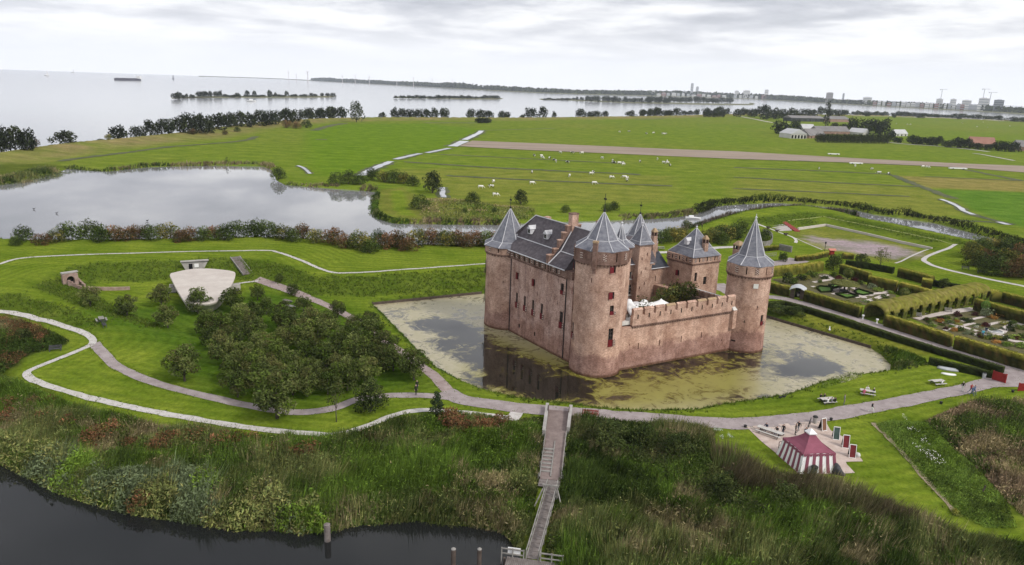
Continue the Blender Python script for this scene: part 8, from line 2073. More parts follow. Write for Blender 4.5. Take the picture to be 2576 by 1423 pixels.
# red-leaved shrubs standing out of the river-bank scrub
K_RUST = TreeKind('rust_shrub', [71, 72], 1.5, 1.9, 0.1, 700, 0.27, [(0.16, 0.07, 0.04), (0.20, 0.09, 0.05), (0.12, 0.06, 0.03), (0.13, 0.095, 0.04)], 0.06, lobes=11)
rust = [CBL(60, 265), CBL(260, 250), CBL(370, 245), CBL(40, 345), CBL(320, 350), CBL(690, 440), CBL(640, 500), CBL(790, 430), CBL(930, 520), CBL(1130, 540), CBL(1290, 490), CBL(1205, 510), CBL(1420, 510), CBL(1580, 530), CBL(1690, 530), CBL(1810, 510), CBL(1950, 570), CBL(2110, 590), CBL(480, 390), CBM(200, 430), CBM(300, 445), CBM(1480, 170), CBM(1530, 215), CBM(1600, 245), CBM(1720, 230), CBM(1800, 215), CBM(1910, 190), CBL(1480, 740), CBL(990, 915), CB(80, 850), CB(300, 880), CB(20, 790), CB(350, 930)]
rust = sorted((G(*p, 2.0) for p in rust), key=lambda p: p[0])
for k, p in enumerate(rust):
	K_RUST.put((p[0], p[1], float(hz_at(p[0], p[1]))), random.uniform(.8, 1.25), f'rust-red shrub in the river bank scrub, {ordinal(k + 1)} from the left', 'shrub', 'rust-red bank shrubs')
dark = [(1530, 1110, 1.0, 'dark bush on the bank just right of the ramp'), (1610, 1120, .9, 'dark bush between ramp and tent, second from the ramp'), (1700, 1140, .9, 'dark bush between ramp and tent, third from the ramp'), (1820, 1230, .8, 'dark bush at the foot of the brown reed belt'), (1975, 1255, .75, 'darkest bush below the striped tent'), (60, 850, .6, 'dark green bush in the scrub below the left bastion')]
for x, y, s, lab in dark:
	p = G(x, y, 2.2); K_BUSHY.put((p[0], p[1], float(hz_at(p[0], p[1]))), s, lab, 'shrub')
p = GT(*CRR(1480, 1025)); o = inst('yellow_flower_clump', K_PLANT['yellow'][0], None, p, 0, (.7, .7, .5)); tag(o, 'clump of yellow flowers at the end of the worn edge', 'flowers')
# -------- cows on the polder
M_CW = mat('cow_white', (0.72, 0.70, 0.66)); M_CB = mat('cow_black', (0.02, 0.018, 0.018))
def cow_mesh(name, patch):
	mb = MB()
	def ring_(x, w, h, z): return [(x, math.sin(a) * w, z + math.cos(a) * h) for a in np.linspace(0, 2 * math.pi, 10, endpoint=False)]
	mb.loft([ring_(-1.1, .12, .15, 1.15), ring_(-1.0, .26, .34, 1.05), ring_(-.6, .33, .40, 1.0), ring_(0, .36, .42, .97), ring_(.5, .31, .40, 1.0), ring_(.85, .22, .32, 1.05), ring_(1.1, .14, .2, 1.0), ring_(1.35, .13, .15, .75), ring_(1.55, .12, .13, .5), ring_(1.75, .07, .07, .3)])
	for x, y in ((-.85, .18), (-.85, -.18), (.7, .17), (.7, -.17)): mb.tube([(x, y, .95), (x + (.06 if x < 0 else 0), y, .5), (x - (.03 if x < 0 else 0), y, 0)], [.14, .08, .06], 6)
	mb.tube([(-1.08, 0, 1.25), (-1.2, 0, .9), (-1.18, 0, .5)], [.04, .03, .05], 5)
	for sy in (-1, 1): mb.tube([(1.38, sy * .1, .82), (1.36, sy * .3, .85)], [.05, .02], 5)
	me = mb.mesh(name, [M_CW, M_CB], True)
	for p in me.polygons:
		c_ = p.center; v = mnoise.noise(Vector((c_.x * 1.3 + patch * 7, c_.y * 1.5, c_.z * 1.3 + patch)))
		p.material_index = 1 if v > (.35 if patch % 3 else -.02) else 0
	return me
COWS = [cow_mesh('cow', k) for k in range(4)]
near_c = [(1230, 897, 'white cow grazing, leftmost in the near pasture', 1, 0), (1318, 857, 'white cow standing behind the black and white one', 1, 1.2), (1303, 892, 'black and white cow grazing beside a white one', 0, 2.8), (1333, 952, 'white cow nearest the channel bank', 2, 0.1), (1590, 868, 'white cow alone in the middle of the near pasture', 1, .1), (1590, 790, 'black and white cow beside the dark ditch line', 3, 1.4), (1852, 815, 'pale cow above the lone white one', 1, 1.2), (2005, 800, 'white cow in front of another at the ditch line', 2, .5), (2018, 790, 'cow half hidden behind the white one at the ditch line', 0, 1.0), (2027, 868, 'white cow below the pair at the ditch line', 1, .1), (2148, 827, 'white cow left of the close group of three', 2, .2), (2238, 825, 'cow at the rear of the close group of three', 1, 2.9), (2255, 832, 'middle cow of the close group of three', 2, .8), (2258, 848, 'black patched cow in front of the close group of three', 0, 1.2)]
for x, y, lab, k, rz in near_c:
	o = inst('cow', COWS[k], None, GT(*F2(x, y)), rz, 1.12); tag(o, lab, 'cow', 'cows on the polder')
far_c = [(F2, p) for p in ((1605, 672), (1655, 675), (1662, 688), (1713, 690), (1747, 705), (1758, 714), (1838, 721), (1790, 650), (1872, 652), (1940, 654), (2083, 690), (2155, 708), (2163, 723), (2202, 725), (2228, 725), (2230, 734), (2347, 714), (2470, 697), (2515, 722), (2537, 712), (2538, 724), (2558, 741), (2205, 503), (2270, 500), (2393, 515), (2443, 510), (2512, 517), (2527, 517))] + [(F4, p) for p in ((757, 421), (1077, 398), (1225, 427), (1288, 460), (1375, 468), (1678, 405), (1720, 410))] + [(F3, p) for p in ((30, 432), (78, 428), (140, 433), (155, 435), (1715, 365), (1790, 370), (1810, 370), (2160, 360), (2260, 385), (2300, 355), (2330, 390), (2410, 350), (2480, 380))]
far_c = sorted((GT(*s_(*p)) for s_, p in far_c), key=lambda p: p[0])
for k, p in enumerate(far_c):
	o = inst('cow', COWS[k % 4], None, p, random.uniform(0, 6), 1.15); tag(o, f'tiny distant cow, {ordinal(k + 1)} from the left on the far meadows', 'cow', 'distant cows')
for px, L, lab in ((F4(887, 292), 9, 'white trough wagon on the ploughed strip'), (F4(1085, 375), 9, 'white trough wagon below the ploughed strip'), (F4(1988, 421), 12, 'long white plastic sheet on the far meadow')):
	g = GT(*px); o = root('field_wagon', g, lab, 'wagon')
	put(MB().box((g[0], g[1], g[2] + .8), (L, 1.8, .7)), 'bed', M_WHITE, o)
	for sx in (-.3, .3): put(MB().tube([(g[0] + sx * L, g[1] - 1, g[2] + .4), (g[0] + sx * L, g[1] + 1, g[2] + .4)], .4, 10), 'axle', M_IRON, o)
# -------- lakeside trees
K_FAR = TreeKind('lakeside_tree', [81, 82, 83, 84, 85], 1.0, 1.5, 0.06, 900, 0.22, [(0.026, 0.033, 0.015), (0.036, 0.046, 0.02), (0.018, 0.024, 0.011)], 0.05, lobes=15, lobe_r=.34)
K_POP = TreeKind('poplar', [91], 0.6, 2.6, 0.2, 500, 0.2, [(0.024, 0.03, 0.014), (0.032, 0.04, 0.018)], 0.05, lobes=14, lobe_r=.4)
M1 = [(30, 690, 210, 120), (120, 690, 190, 130), (210, 690, 170, 120), (400, 637, 25, 60), (505, 632, 110, 150), (615, 612, 20, 80), (770, 592, 22, 50), (900, 586, 118, 125), (1050, 575, 100, 100), (1150, 572, 135, 90), (1240, 565, 125, 100), (1300, 560, 120, 90), (1380, 556, 135, 110), (1450, 556, 155, 120), (1530, 552, 150, 110), (1600, 545, 130, 100), (1680, 525, 130, 120), (1750, 510, 115, 90), (1790, 505, 105, 70), (1850, 502, 120, 90), (1920, 500, 110, 80), (1990, 490, 125, 110), (2060, 485, 115, 80), (2110, 480, 110, 80), (2190, 470, 115, 100), (2250, 462, 90, 80), (2310, 452, 80, 50), (2370, 440, 95, 80), (2460, 430, 85, 80), (2540, 430, 92, 90)]
M2 = [(25, 405, 85, 55), (100, 398, 75, 80), (180, 396, 90, 80), (255, 396, 85, 80), (540, 395, 48, 48), (620, 395, 80, 48), (675, 395, 75, 70), (740, 395, 70, 70), (795, 395, 70, 60), (850, 395, 70, 60), (905, 395, 78, 55), (972, 395, 78, 72), (1155, 395, 72, 58), (1225, 395, 65, 80), (1285, 395, 58, 70), (1378, 395, 55, 55), (1415, 395, 50, 55), (1520, 394, 28, 35), (1580, 394, 75, 85), (1665, 393, 84, 62), (1745, 393, 50, 30), (1932, 392, 68, 68), (1995, 391, 48, 50), (2045, 391, 50, 60), (2105, 391, 50, 45), (2280, 390, 45, 70), (2365, 387, 58, 50), (2425, 385, 55, 60), (2475, 384, 65, 62), (2550, 384, 48, 70)]
M3 = [(15, 300, 40, 50), (60, 300, 50, 50), (100, 300, 55, 50), (170, 300, 38, 60), (235, 300, 52, 60), (285, 300, 36, 45), (325, 300, 36, 40), (368, 300, 46, 38), (435, 298, 50, 60), (520, 298, 55, 75), (570, 298, 40, 50), (640, 310, 55, 50), (690, 300, 50, 60), (740, 310, 55, 70), (820, 325, 95, 110), (890, 325, 75, 80), (950, 320, 65, 70), (1020, 318, 68, 80), (1100, 310, 55, 80), (1150, 310, 50, 60), (1210, 300, 50, 70), (1265, 305, 50, 60), (1330, 305, 45, 80), (1370, 300, 38, 50)] + [(1430 + k * 30, 300 + k * .9, 26 + (k * 7) % 14, 44) for k in range(8)] + [(1700 + k * 31, 305 + k * 1.3, 24 + (k * 11) % 12, 44) for k in range(14)] + [(2160, 325, 38, 80), (2250, 328, 36, 80), (2330, 332, 30, 60), (2400, 335, 34, 70), (2500, 342, 32, 70), (2560, 346, 34, 60)]
lake_t = []
for sh_, M_, s_ in ((F1, M1, 2.3418), (F2, M2, 2.1467), (F3, M3, 2.0608)):
	for x, y, hp_, wp in M_:
		p = G(*sh_(x, y), 2.6); k = ppm(p) * 1.3005 * s_
		lake_t.append((p[0], p[1], hp_ / k, wp / k / 2))
lake_t.sort(key=lambda q: math.atan2(q[0], q[1]))
for k, (x, y, hh, r_) in enumerate(lake_t):
	if len(lake_t) > 99 and k >= 99: nm_ = f'{ordinal(len(lake_t) - k)} from the right'
	else: nm_ = f'{ordinal(k + 1)} from the left'
	K_FAR.put((x, y, max(0.6, float(hz_at(x, y))) - .3), (r_ * 1.28, r_ * 1.28, hh / 1.6), f'dark lakeside tree, {nm_} along the dike', 'tree', 'trees along the lake dike')
g = GT(*F2(355, 432)); k = ppm(g) * 1.3005 * 2.1467
K_GRY = TreeKind('pale_tree', [95], 1.0, 1.35, 0.15, 900, 0.17, [(0.06, 0.07, 0.045), (0.085, 0.095, 0.06), (0.045, 0.055, 0.032)], 0.05, lobes=16, lobe_r=.34)
K_GRY.put(g, (58 / k, 58 / k, 150 / k / 1.55), 'big pale grey-green tree on the near side of the dike', 'tree')
for k2, x in enumerate(range(1210, 1300, 18)):
	g = GT(*F2(x, 438)); K_FAR.put(g, (4.5, 4.5, 4.0), f'low dark bush, {ordinal(k2 + 1)} from the left at the end of the long silage bank', 'shrub', 'bushes on the far meadow')
for k2, x in enumerate(range(430, 560, 22)):
	g = GT(*F3(x, 318)); K_FAR.put(g, (6.5, 6.5, 8), f'round clipped tree, {ordinal(k2 + 1)} from the left in the short row by the farm track', 'tree', 'row of round trees by the farm track')
for x, y in ((1700, 322), (1875, 325), (2137, 332), (1515, 312)):
	g = GT(*F3(x, y)); K_FAR.put(g, (11, 6, 4.5), f'dark low copse on the far right meadow, {ordinal(1 + sorted((1700, 1875, 2137, 1515)).index(x))} from the left', 'shrub')
# -------- farm
M_ROOFL = mat('pale_roof', (0.42, 0.42, 0.43), (0.5, 0.5, 0.51), scale=.2); M_ROOFD = mat('dark_farm_roof', (0.16, 0.15, 0.15), (0.22, 0.21, 0.21), scale=.2); M_ROOFR = mat('red_farm_roof', (0.26, 0.13, 0.10), (0.32, 0.17, 0.13), scale=.2); M_WALLW = mat('farm_white', (0.5, 0.49, 0.46), (0.58, 0.57, 0.54), scale=.3); M_WALLB = mat('farm_brick', (0.24, 0.15, 0.12), (0.3, 0.2, 0.16), scale=.4)
def barn(px0, px1, depth, hw, hr, roof, wall, lab, ridge='x', doors=0):
	a_, b_ = GT(*px0), GT(*px1); d_ = (b_ - a_)[:2]; L = np.linalg.norm(d_); d_ /= L; n_ = np.array([-d_[1], d_[0]]); z0 = (a_[2] + b_[2]) / 2 - .1
	o = root('farm_building', (*((a_ + b_) / 2)[:2], z0), lab, 'farm building', 'polder farms')
	P_ = lambda u, v, z: (*(a_[:2] + d_ * u + n_ * v), z0 + z)
	put(MB().prism([P_(0, 0, 0)[:2], P_(L, 0, 0)[:2], P_(L, depth, 0)[:2], P_(0, depth, 0)[:2]], z0, z0 + hw), 'wall', wall, o)
	e = .5
	if ridge == 'x':
		v = [P_(-e, -e, hw), P_(L + e, -e, hw), P_(L + e, depth + e, hw), P_(-e, depth + e, hw), P_(-e, depth / 2, hr), P_(L + e, depth / 2, hr)]; fs = [(0, 1, 5, 4), (2, 3, 4, 5), (0, 4, 3), (1, 2, 5), (3, 2, 1, 0)]
	else:
		v = [P_(-e, -e, hw), P_(L + e, -e, hw), P_(L + e, depth + e, hw), P_(-e, depth + e, hw), P_(L / 2, -e, hr), P_(L / 2, depth + e, hr)]; fs = [(0, 1, 4), (1, 2, 5, 4), (2, 3, 5), (3, 0, 4, 5), (3, 2, 1, 0)]
	put(MB().add(v, fs), 'roof', roof, o)
	for k in range(doors):
		u = L * (k + .5) / doors; put(MB().add([P_(u - 1.2, -.06, .3), P_(u + 1.2, -.06, .3), P_(u + 1.2, -.06, hw * .75), P_(u - 1.2, -.06, hw * .75), P_(u - 1.2, .1, .3), P_(u + 1.2, .1, .3), P_(u + 1.2, .1, hw * .75), P_(u - 1.2, .1, hw * .75)], [(0, 1, 2, 3), (0, 4, 5, 1), (2, 6, 7, 3), (1, 5, 6, 2), (3, 7, 4, 0)]), 'window', M_VOID, o)
barn(F3(1003, 462), F3(1108, 464), 22, 5, 10, M_ROOFL, M_WALLW, 'white gabled barn at the left end of the farmyard', 'y', 5)
barn(F3(1085, 412), F3(1165, 414), 12, 3.5, 9, M_ROOFL, M_WALLW, 'small pale-roofed shed behind the white barn', 'x')
barn(F3(1128, 462), F3(1235, 455), 14, 3, 10, M_ROOFD, M_WALLB, 'farmhouse with dark slate roof beside the white barn', 'x', 4)
barn(F3(1185, 432), F3(1400, 435), 16, 3.5, 9.5, M_ROOFD, M_WALLB, 'long grey-roofed barn behind the tall farm hedge', 'x')
barn(F3(1390, 432), F3(1490, 440), 14, 3, 8, M_ROOFL, M_WALLW, 'pale-roofed shed at the right end of the long barn', 'x')
barn(F3(1005, 346), F3(1225, 350), 20, 6, 10, M_ROOFD, mat('dark_shed', (.04, .045, .05)), 'long dark cattle shed among the trees behind the farm', 'x', 6)
barn(F3(1270, 350), F3(1400, 352), 24, 5, 10, M_ROOFD, M_WALLB, 'broad grey-roofed shed right of the cattle shed', 'x')
barn(F3(1712, 446), F3(1790, 446), 10, 3, 8, M_ROOFL, M_WALLW, 'small white house right of the farm trees', 'x', 3)
barn(F3(2215, 516), F3(2380, 524), 14, 3.5, 10, M_ROOFR, M_WALLB, 'red-roofed barn among trees at the right edge', 'x', 4)
barn(F3(2540, 545), F3(2640, 550), 24, 4, 10, M_ROOFD, M_WALLB, 'grey-roofed house cut by the right edge', 'x')
K_WALL = TreeKind('screen_tree', [98, 99], 1.0, 1.5, 0.05, 700, 0.2, [(0.035, 0.045, 0.02), (0.05, 0.06, 0.026), (0.028, 0.034, 0.015)], 0.05, lobes=16, lobe_r=.4)
for k in range(26):
	p = GT(*F3(1185 + k * 18.8, 489 + k * .34)); q = ppm(p) * 2.68; K_WALL.put(p, (26 / q, 26 / q, 60 / q / 1.6), f'dense dark screen tree, {ordinal(k + 1)} from the left in front of the farm', 'tree', 'tree screen of the farm')
farm_t = [(935, 432, 92, 115), (1030, 408, 72, 75), (1160, 408, 30, 50), (1300, 400, 45, 70), (1360, 400, 40, 60), (1425, 415, 95, 90), (1500, 430, 100, 100), (1560, 440, 110, 100), (1620, 445, 115, 110), (1680, 470, 60, 60), (1720, 490, 40, 70), (1830, 500, 62, 110), (1900, 505, 55, 100), (1960, 508, 60, 90), (2005, 500, 58, 50), (2060, 520, 50, 90), (2130, 525, 72, 100), (2190, 530, 70, 90), (2260, 535, 45, 80), (2290, 480, 30, 90), (2400, 545, 72, 80), (2450, 550, 70, 80), (2510, 552, 68, 80), (2330, 540, 40, 60)]
for k, (x, y, hp_, wp) in enumerate(farm_t):
	p = GT(*F3(x, y)); q = ppm(p) * 1.3005 * 2.0608; K_FAR.put((p[0], p[1], p[2] - .3), (wp / q / 2 * 1.1, wp / q / 2 * 1.1, hp_ / q / 1.6), f'dark tree around the polder farms, {ordinal(k + 1)} from the left', 'tree', 'trees around the polder farms')
p = GT(*F3(1235, 400)); K_POP.put(p, (7, 7, 15), 'tall dark poplar behind the farm', 'tree')
K_BIRCH = TreeKind('young_tree', [97], 1.0, 2.4, .6, 200, .22, G_DK, .05, lobes=8); K_BIRCH.put(G(*F5(1471, 178), .3), (1.6, 1.6, 1.5), 'solitary young tree on the far pond shore', 'tree')
# -------- islands, far shores, city
M_SAND = mat('shore_grass', (0.10, 0.11, 0.045), (0.15, 0.14, 0.07), scale=.02); M_FORL = [(0.035, 0.045, 0.022), (0.05, 0.06, 0.03), (0.028, 0.036, 0.018)]
def island(name, base, w_px, label, trees, sh, s_):
	near_ = [G(*sh(x, y + w_px), 0)[:2] for x, y in base]; far_ = [G(*sh(x, y - w_px), 0)[:2] for x, y in base][::-1]
	poly = np.array(near_ + far_); Lc = smooth_line(np.vstack([poly, poly[:1]]), 12)[:-1]
	cen = Lc.mean(0); inner = cen + (Lc - cen) * .93; n = len(Lc)
	V = np.vstack([np.column_stack([Lc, np.full(n, -.3)]), np.column_stack([inner, np.full(n, 1.2)])])
	fs = [[i, (i + 1) % n, n + (i + 1) % n, n + i] for i in range(n)] + [list(range(n, 2 * n))]
	o = inst(name, np_mesh(name, V, fs, [M_SAND])); tag(o, kind='structure')
	for k, (x, y, hp_, wp) in enumerate(trees):
		p = G(*sh(x, y), 0.8); q = ppm(p) * 1.3005 * s_
		K_FAR.put((p[0], p[1], .6), (wp / q / 2, wp / q / 2, hp_ / q / 1.6), f'{label}, {ordinal(k + 1)} from the left', 'tree', label + ' group')
rr = random.Random(8)
def row_trees(x0, x1, y0, y1, h0, h1, n, wf=1.1):
	return [(x0 + (x1 - x0) * (k + rr.uniform(.2, .8)) / n, y0 + (y1 - y0) * k / n + rr.uniform(-1.5, 1.5), rr.uniform(h0, h1), (x1 - x0) / n * wf * rr.uniform(.9, 1.5)) for k in range(n)]
t1 = [(1345, 290, 45, 80), (1375, 285, 48, 60)] + row_trees(1400, 1500, 282, 280, 22, 30, 4) + row_trees(1520, 1680, 278, 275, 42, 50, 6, 1.3) + [(1690, 272, 46, 30), (1820, 273, 30, 40), (1895, 268, 42, 45), (1950, 270, 42, 38), (2065, 272, 48, 45), (2110, 272, 32, 26), (2195, 272, 42, 38)] + row_trees(1700, 2200, 276, 276, 14, 24, 10) + row_trees(2210, 2560, 276, 274, 16, 30, 9)
island('pond_island', [(1306, 286), (1400, 282), (1700, 277), (2100, 277), (2400, 276), (2562, 274)], 4, 'tree on the long lake island at the left', sorted(t1), F1, 2.3418)
t2 = row_trees(625, 1360, 262, 266, 14, 26, 26, 1.3)
island('scrub_island', [(618, 256), (700, 258), (950, 262), (1200, 265), (1370, 266)], 4, 'low bush on the middle lake island', sorted(t2), F2, 2.1467)
t3 = row_trees(1660, 1900, 272, 275, 8, 18, 8) + row_trees(1900, 1960, 278, 280, 22, 30, 3) + row_trees(1965, 2190, 284, 290, 32, 42, 8, 1.3) + row_trees(2190, 2560, 290, 298, 26, 40, 12, 1.3)
t3 = [(*[v for v in (t_[0], t_[1], t_[2], t_[3])],) for t_ in t3]
island('wooded_island', [(1635, 270), (1800, 272), (1960, 281), (2200, 290), (2400, 295), (2576, 298), (2680, 302), (2830, 305), (3140, 308), (3145, 300)], 4, 'tree on the wooded lake island at the right', sorted(t3), F2, 2.1467)
t4 = row_trees(20, 610, 215, 222, 30, 42, 20, 1.4)
for k, (x, y, hp_, wp) in enumerate(sorted(t4)):
	p = G(*F3(x, y), .8); q = ppm(p) * 1.3005 * 2.0608; K_FAR.put((p[0], p[1], .6), (wp / q / 2, wp / q / 2, hp_ / q / 1.6), f'tree on the right end of the wooded island, {ordinal(k + 1)} from the left', 'tree', 'island trees')
# far shore: land strip and one mass of distant forest
fs_base = [(500, 193.5), (560, 195), (680, 199), (800, 205), (1000, 215.5), (1150, 224), (1300, 232), (1450, 238), (1700, 244), (1860, 249), (2000, 256), (2100, 262), (2300, 273), (2450, 281), (2600, 290), (2800, 304)]
Lf_ = smooth_line([G(x, y, 0)[:2] for x, y in fs_base], 120.0)
dirn = Lf_ / np.linalg.norm(Lf_, axis=1)[:, None]
back = Lf_ + dirn * 1800
V = np.vstack([np.column_stack([Lf_, np.full(len(Lf_), -.2)]), np.column_stack([Lf_ + dirn * 40, np.full(len(Lf_), 3.0)]), np.column_stack([back, np.full(len(Lf_), 3.0)])]); n = len(Lf_)
Fq = np.vstack([np.stack([np.arange(n - 1) + o_, np.arange(1, n) + o_, np.arange(1, n) + o_ + n, np.arange(n - 1) + o_ + n], 1) for o_ in (0, n)])
tag(inst('far_shore', np_mesh('far_shore', V, Fq[:, ::-1], [M_SAND])), kind='structure')
rng = np.random.default_rng(77)
Cs, Ss, Ts = [], [], []
for i in range(n - 1):
	seg = np.linalg.norm(Lf_[i + 1] - Lf_[i]); D0 = np.linalg.norm(Lf_[i]); x_px = (RIGHT @ (np.array([*Lf_[i], 0]) - EYE)) / (FWD @ (np.array([*Lf_[i], 0]) - EYE)) * F_PX + PW / 2
	hmax = 5 if x_px < 780 else min(38, 38 * D0 / 6500 + 4)
	if x_px < 780 and rng.random() < .5: continue
	m_ = int(seg * (0.10 if x_px < 780 else 1.3))
	t_ = rng.random(m_)[:, None]; q = Lf_[i] * (1 - t_) + Lf_[i + 1] * t_ + dirn[i] * rng.uniform(80 if x_px > 780 else 10, 420 if x_px > 780 else 60, m_)[:, None]
	hl = hmax * (0.75 + .25 * vnoise(q, 400, 2)); Cs.append(np.column_stack([q, 2 + hl * rng.uniform(0, 1, m_)])); Ss.append(np.full(m_, max(8., hmax * .7)))
Cs = np.vstack(Cs); Ss = np.concatenate(Ss)
V_, F_, T__ = quads(Cs, Ss * rng.uniform(.6, 1.3, len(Cs)), rng, .1, .7, pick(M_FORL, len(Cs), rng))
tag(inst('distant_forest', np_mesh('distant_forest', V_, F_, [M_LEAF], tint=T__)), 'hazy forest along the far lake shore', 'forest', kind='stuff')
SH_AZ = np.arctan2(Lf_[:, 0], Lf_[:, 1]); SH_D = np.linalg.norm(Lf_, axis=1)
def shore_spot(x, y, back_, dist=None):
	"""place on the far shore seen at photo x, and the height that reaches photo y there"""
	d = ray(x, y); hd = np.linalg.norm(d[:2]); D0 = dist or float(np.interp(math.atan2(d[0], d[1]), SH_AZ, SH_D)) + back_
	return d[:2] / hd * D0, CAM_H + d[2] / hd * D0
# city blocks: each a tower or slab with storey bands
M_CITY = [mat('city_pale', (0.8, 0.79, 0.77)), mat('city_grey', (0.52, 0.53, 0.56)), mat('city_brown', (0.33, 0.29, 0.28)), mat('city_red', (0.30, 0.12, 0.10)), mat('city_dark', (0.2, 0.21, 0.24))]  # tones lightened to stand in for thicker distance haze
M_CGLASS = mat('city_glass', (0.4, 0.42, 0.45), rough=.6)
def block(x0, x1, yb, yt, m_, lab, cat='building', back_=150):
	"""x,y read off the far-shore detail"""
	b0, b1 = F3(x0, yb), F3(x1, yb); c_, hh = shore_spot((b0[0] + b1[0]) / 2, F3(x0, yt)[1], back_); d_ = c_ / np.linalg.norm(c_)
	w = max(6, (b1[0] - b0[0]) / ppm((*c_, 3))); hh = max(6, hh - 2.5)
	rz = math.atan2(d_[1], d_[0]) - math.pi / 2; o = root('city_building', (*c_, 2.5), lab, cat, 'buildings on the far shore')
	put(MB().box((*c_, 2.5 + hh / 2), (w, w * .7 if w < 60 else 30, hh), rz), 'wall', m_, o)
	nb = max(1, min(5, int(hh / 9)))
	for i in range(nb):
		z = 2.5 + hh * (i + .6) / (nb + .2); f_ = c_ - d_ * ((w * .7 if w < 60 else 30) / 2 + .3); put(MB().box((*f_, z), (w * .9, 1.0, hh / nb * .3), rz), 'window_band', M_CGLASS, o)
	put(MB().box((*c_, 2.5 + hh + 1), (w * .5, w * .3 if w < 60 else 12, 2), rz), 'roof_plant', M_CITY[1], o)
blk = [(332, 350, 140, 90, 1, 'tallest grey tower of the far skyline'), (366, 384, 140, 113, 1, 'second grey tower beside the tallest one'), (275, 300, 165, 142, 1, 'grey slab left of the twin towers on the far shore'), (68, 95, 165, 143, 0, 'pale block at the left end of the far town'), (685, 730, 160, 138, 0, 'pale stepped blocks in the middle of the far skyline'), (830, 855, 160, 133, 0, 'pale tower right of the stepped blocks'), (627, 655, 158, 140, 0, 'low pale block before the stepped blocks'), (1247, 1290, 192, 153, 2, 'brown tower block standing above the forest'), (1355, 1368, 178, 158, 1, 'small grey tower above the forest'), (810, 868, 192, 170, 3, 'red waterside block on the far shore'), (1495, 1550, 224, 184, 0, 'pale building with stepped top at the waterside'), (1990, 2030, 240, 194, 0, 'pale block under the left crane'), (2085, 2120, 245, 196, 0, 'pale waterside tower, second of the cluster'), (2165, 2220, 250, 204, 0, 'pale waterside slab, third of the cluster'), (2280, 2340, 255, 190, 0, 'white building under construction'), (2382, 2440, 245, 202, 4, 'dark office block at the right of the cluster')]
for x0, x1, yb, yt, mi, lab in blk: block(x0, x1, yb, yt, M_CITY[mi], lab)
low = [(x, x + rr.uniform(18, 34)) for x in range(100, 560, 34)] + [(x, x + rr.uniform(14, 30)) for x in range(1560, 1980, 32)] + [(x, x + rr.uniform(14, 26)) for x in range(2040, 2290, 28)] + [(x, x + rr.uniform(12, 24)) for x in range(620, 800, 36)]
for k, (x0, x1) in enumerate(sorted(low)):
	yb = np.interp(x0, [0, 640, 1500, 2000, 2576], [168, 188, 226, 243, 268]); block(x0, x1, yb, yb - rr.uniform(9, 20), M_CITY[rr.choice([0, 0, 0, 3, 1])], f'low waterside block of the far town, {ordinal(k + 1)} from the left', back_=60)
# cranes
for x, yt, yb, lab in ((2027, 128, 200, 'slim construction crane, leftmost'), (2313, 125, 190, 'construction crane above the white building'), (2357, 148, 210, 'construction crane farthest to the right')):
	c_, hh = shore_spot(*F3(x, yt), 160)
	o = root('tower_crane', (*c_, 2), lab, 'crane', 'construction cranes'); put(MB().box((*c_, hh / 2), (2.2, 2.2, hh)), 'mast', M_CITY[1], o); put(MB().box((c_[0] + 8, c_[1], hh - 2), (38, 1.6, 1.8), rr.uniform(-.3, .3)), 'jib', M_CITY[1], o); put(MB().box((c_[0] - 9, c_[1], hh - 3.5), (4, 2, 3)), 'counterweight', M_CITY[4], o)
# wind turbines
M_TURB = mat('turbine', (0.6, 0.56, 0.57))
tb2 = [(F1, 2210, 72, 138), (F1, 2270, 95, 137), (F1, 2355, 75, 140), (F2, 15, 68, 135), (F2, 258, 95, 150), (F2, 347, 92, 150), (F2, 447, 100, 156), (F2, 640, 130, 166), (F2, 757, 107, 172), (F2, 888, 115, 178), (F2, 1030, 122, 186)]
for k, (sh_, x, yt, yb) in enumerate(tb2):
	c_, hh = shore_spot(*sh_(x, yt + 12), 0, 6400)
	o = root('wind_turbine', (*c_, 0), f'thin pale wind turbine, {ordinal(k + 1)} from the left on the far shore', 'wind turbine', 'wind turbines on the far shore')
	put(MB().tube([(*c_, 0), (*c_, hh)], [2.2, 1.5], 8), 'tower', M_TURB, o); put(MB().box((*c_, hh), (hh * .05, hh * .12, hh * .05)), 'nacelle', M_TURB, o)
	for j in range(3):
		a_ = j * 2.094 + k; e_ = (c_[0] + math.sin(a_) * hh * .3, c_[1] - hh * .07, hh + math.cos(a_) * hh * .3); put(MB().tube([(c_[0], c_[1] - hh * .07, hh), e_], [1.0, .4], 5), 'blade', M_TURB, o)
# boats
def ship(px0, px1, hgt, m_, lab, cabin_at):
	a_, b_ = G(*px0, 0), G(*px1, 0); d_ = (b_ - a_)[:2]; L = np.linalg.norm(d_); d_ /= L; n_ = np.array([-d_[1], d_[0]]); W2 = L * .06
	o = root('barge', (a_ + b_) / 2, lab, 'boat'); P_ = lambda u, v, z: (*(a_[:2] + d_ * u * L + n_ * v), z)
	secs = [[P_(t_, s_ * W2 * (1 - abs(2 * t_ - 1) ** 6 * .9), z) for s_, z in ((-1, 0), (1, 0), (1.05, hgt), (-1.05, hgt))] for t_ in (0, .06, .2, .5, .8, .94, 1)]
	put(MB().loft(secs), 'hull', m_, o); put(MB().box(P_(cabin_at, 0, hgt * 1.6), (L * .08, W2 * 1.4, hgt * 1.6), math.atan2(d_[1], d_[0])), 'wheelhouse', M_WHITE, o); put(MB().box(P_(.45, 0, hgt * 1.1), (L * .7, W2 * 1.5, hgt * .3), math.atan2(d_[1], d_[0])), 'hatch_cover', mat('hatch', (.12, .11, .13)), o)
ship(F1(876, 149), F1(1080, 152), 9.0, mat('barge_hull', (0.05, 0.045, 0.06)), 'long low cargo barge out on the lake', .93)
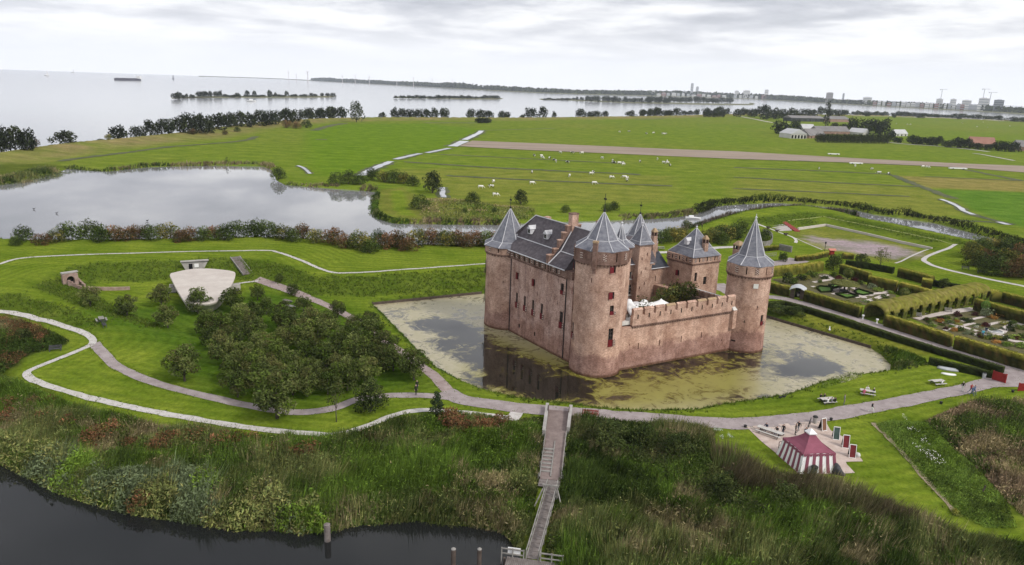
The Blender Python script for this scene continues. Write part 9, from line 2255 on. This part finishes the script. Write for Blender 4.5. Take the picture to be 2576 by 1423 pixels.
def yacht(px, L, lab, mast=0):
	g = G(*px, 0); o = root('motor_yacht', g, lab, 'boat', 'small boats')
	secs = [[(g[0] + x_ * L, g[1] + s_ * L * .16 * w_, z) for s_, z in ((-.6, 0), (.6, 0), (1, L * .12), (-1, L * .12))] for x_, w_ in ((-.5, .9), (-.2, 1), (.2, .9), (.5, .1))]
	put(MB().loft(secs), 'hull', M_WHITE, o); put(MB().box((g[0] - L * .08, g[1], L * .18), (L * .4, L * .2, L * .14), 0, .8), 'cabin', M_WHITE, o)
	if mast: put(MB().tube([(g[0], g[1], 0), (g[0], g[1], mast)], .15, 6), 'mast', M_WHITE, o); put(MB().add([(g[0], g[1], mast * .95), (g[0] + L * .35, g[1] + .1, mast * .15), (g[0], g[1], mast * .15), (g[0], g[1] - .1, mast * .95)], [(0, 1, 2), (3, 2, 1)]), 'sail', M_TWHITE, o)
yacht(F1(1928, 312), 16, 'white motor yacht cruising before the lake island', 0); yacht(F1(360, 116), 30, 'faint sailing boat near the horizon, left', 35); yacht(F1(560, 92), 40, 'small dark sailing boat on the horizon', 45)
g = G(*F1(1328, 142), 0); o = root('channel_beacon', g, 'dark conical channel beacon standing in the lake', 'beacon'); put(MB().lathe(g, [(7, -1), (6, 4), (3, 16), (3.5, 20), (.5, 30)], 10), 'tower', M_CITY[4], o); put(MB().lathe(g, [(3.6, 20), (3.6, 21.5)], 10), 'gallery', M_CITY[2], o)
g = G(*Z4(790, 80), 0); o = root('moored_boat', g, 'pale boat moored in the channel behind the castle', 'boat')
secs = [[(g[0] + x_ * 3, g[1] + s_ * .9 * w_, z) for s_, z in ((-.6, 0), (.6, 0), (1, .6), (-1, .6))] for x_, w_ in ((-.9, .8), (-.3, 1), (.4, .9), (1, .1))]
put(MB().loft(secs), 'hull', M_WHITE, o); put(MB().box((g[0] - .6, g[1], .9), (2, 1.2, .7), 0, .8), 'cabin', M_WHITE, o)
# -------- the air
HZ = MB().box((0, 3500, 250), (30000, 22000, 503)); ho = HZ.build('haze', [])
mt = bpy.data.materials.new('haze'); mt.use_nodes = True; t = mt.node_tree; t.nodes.clear()
o_ = N(t, 'ShaderNodeOutputMaterial'); pv_ = N(t, 'ShaderNodeVolumePrincipled')
pv_.inputs['Color'].default_value = (0.80, 0.86, 0.97, 1); pv_.inputs['Density'].default_value = 5.5e-5; pv_.inputs['Anisotropy'].default_value = 0.2
LK(t, pv_.outputs[0], o_.inputs['Volume']); ho.data.materials.append(mt); tag(ho, kind='stuff')
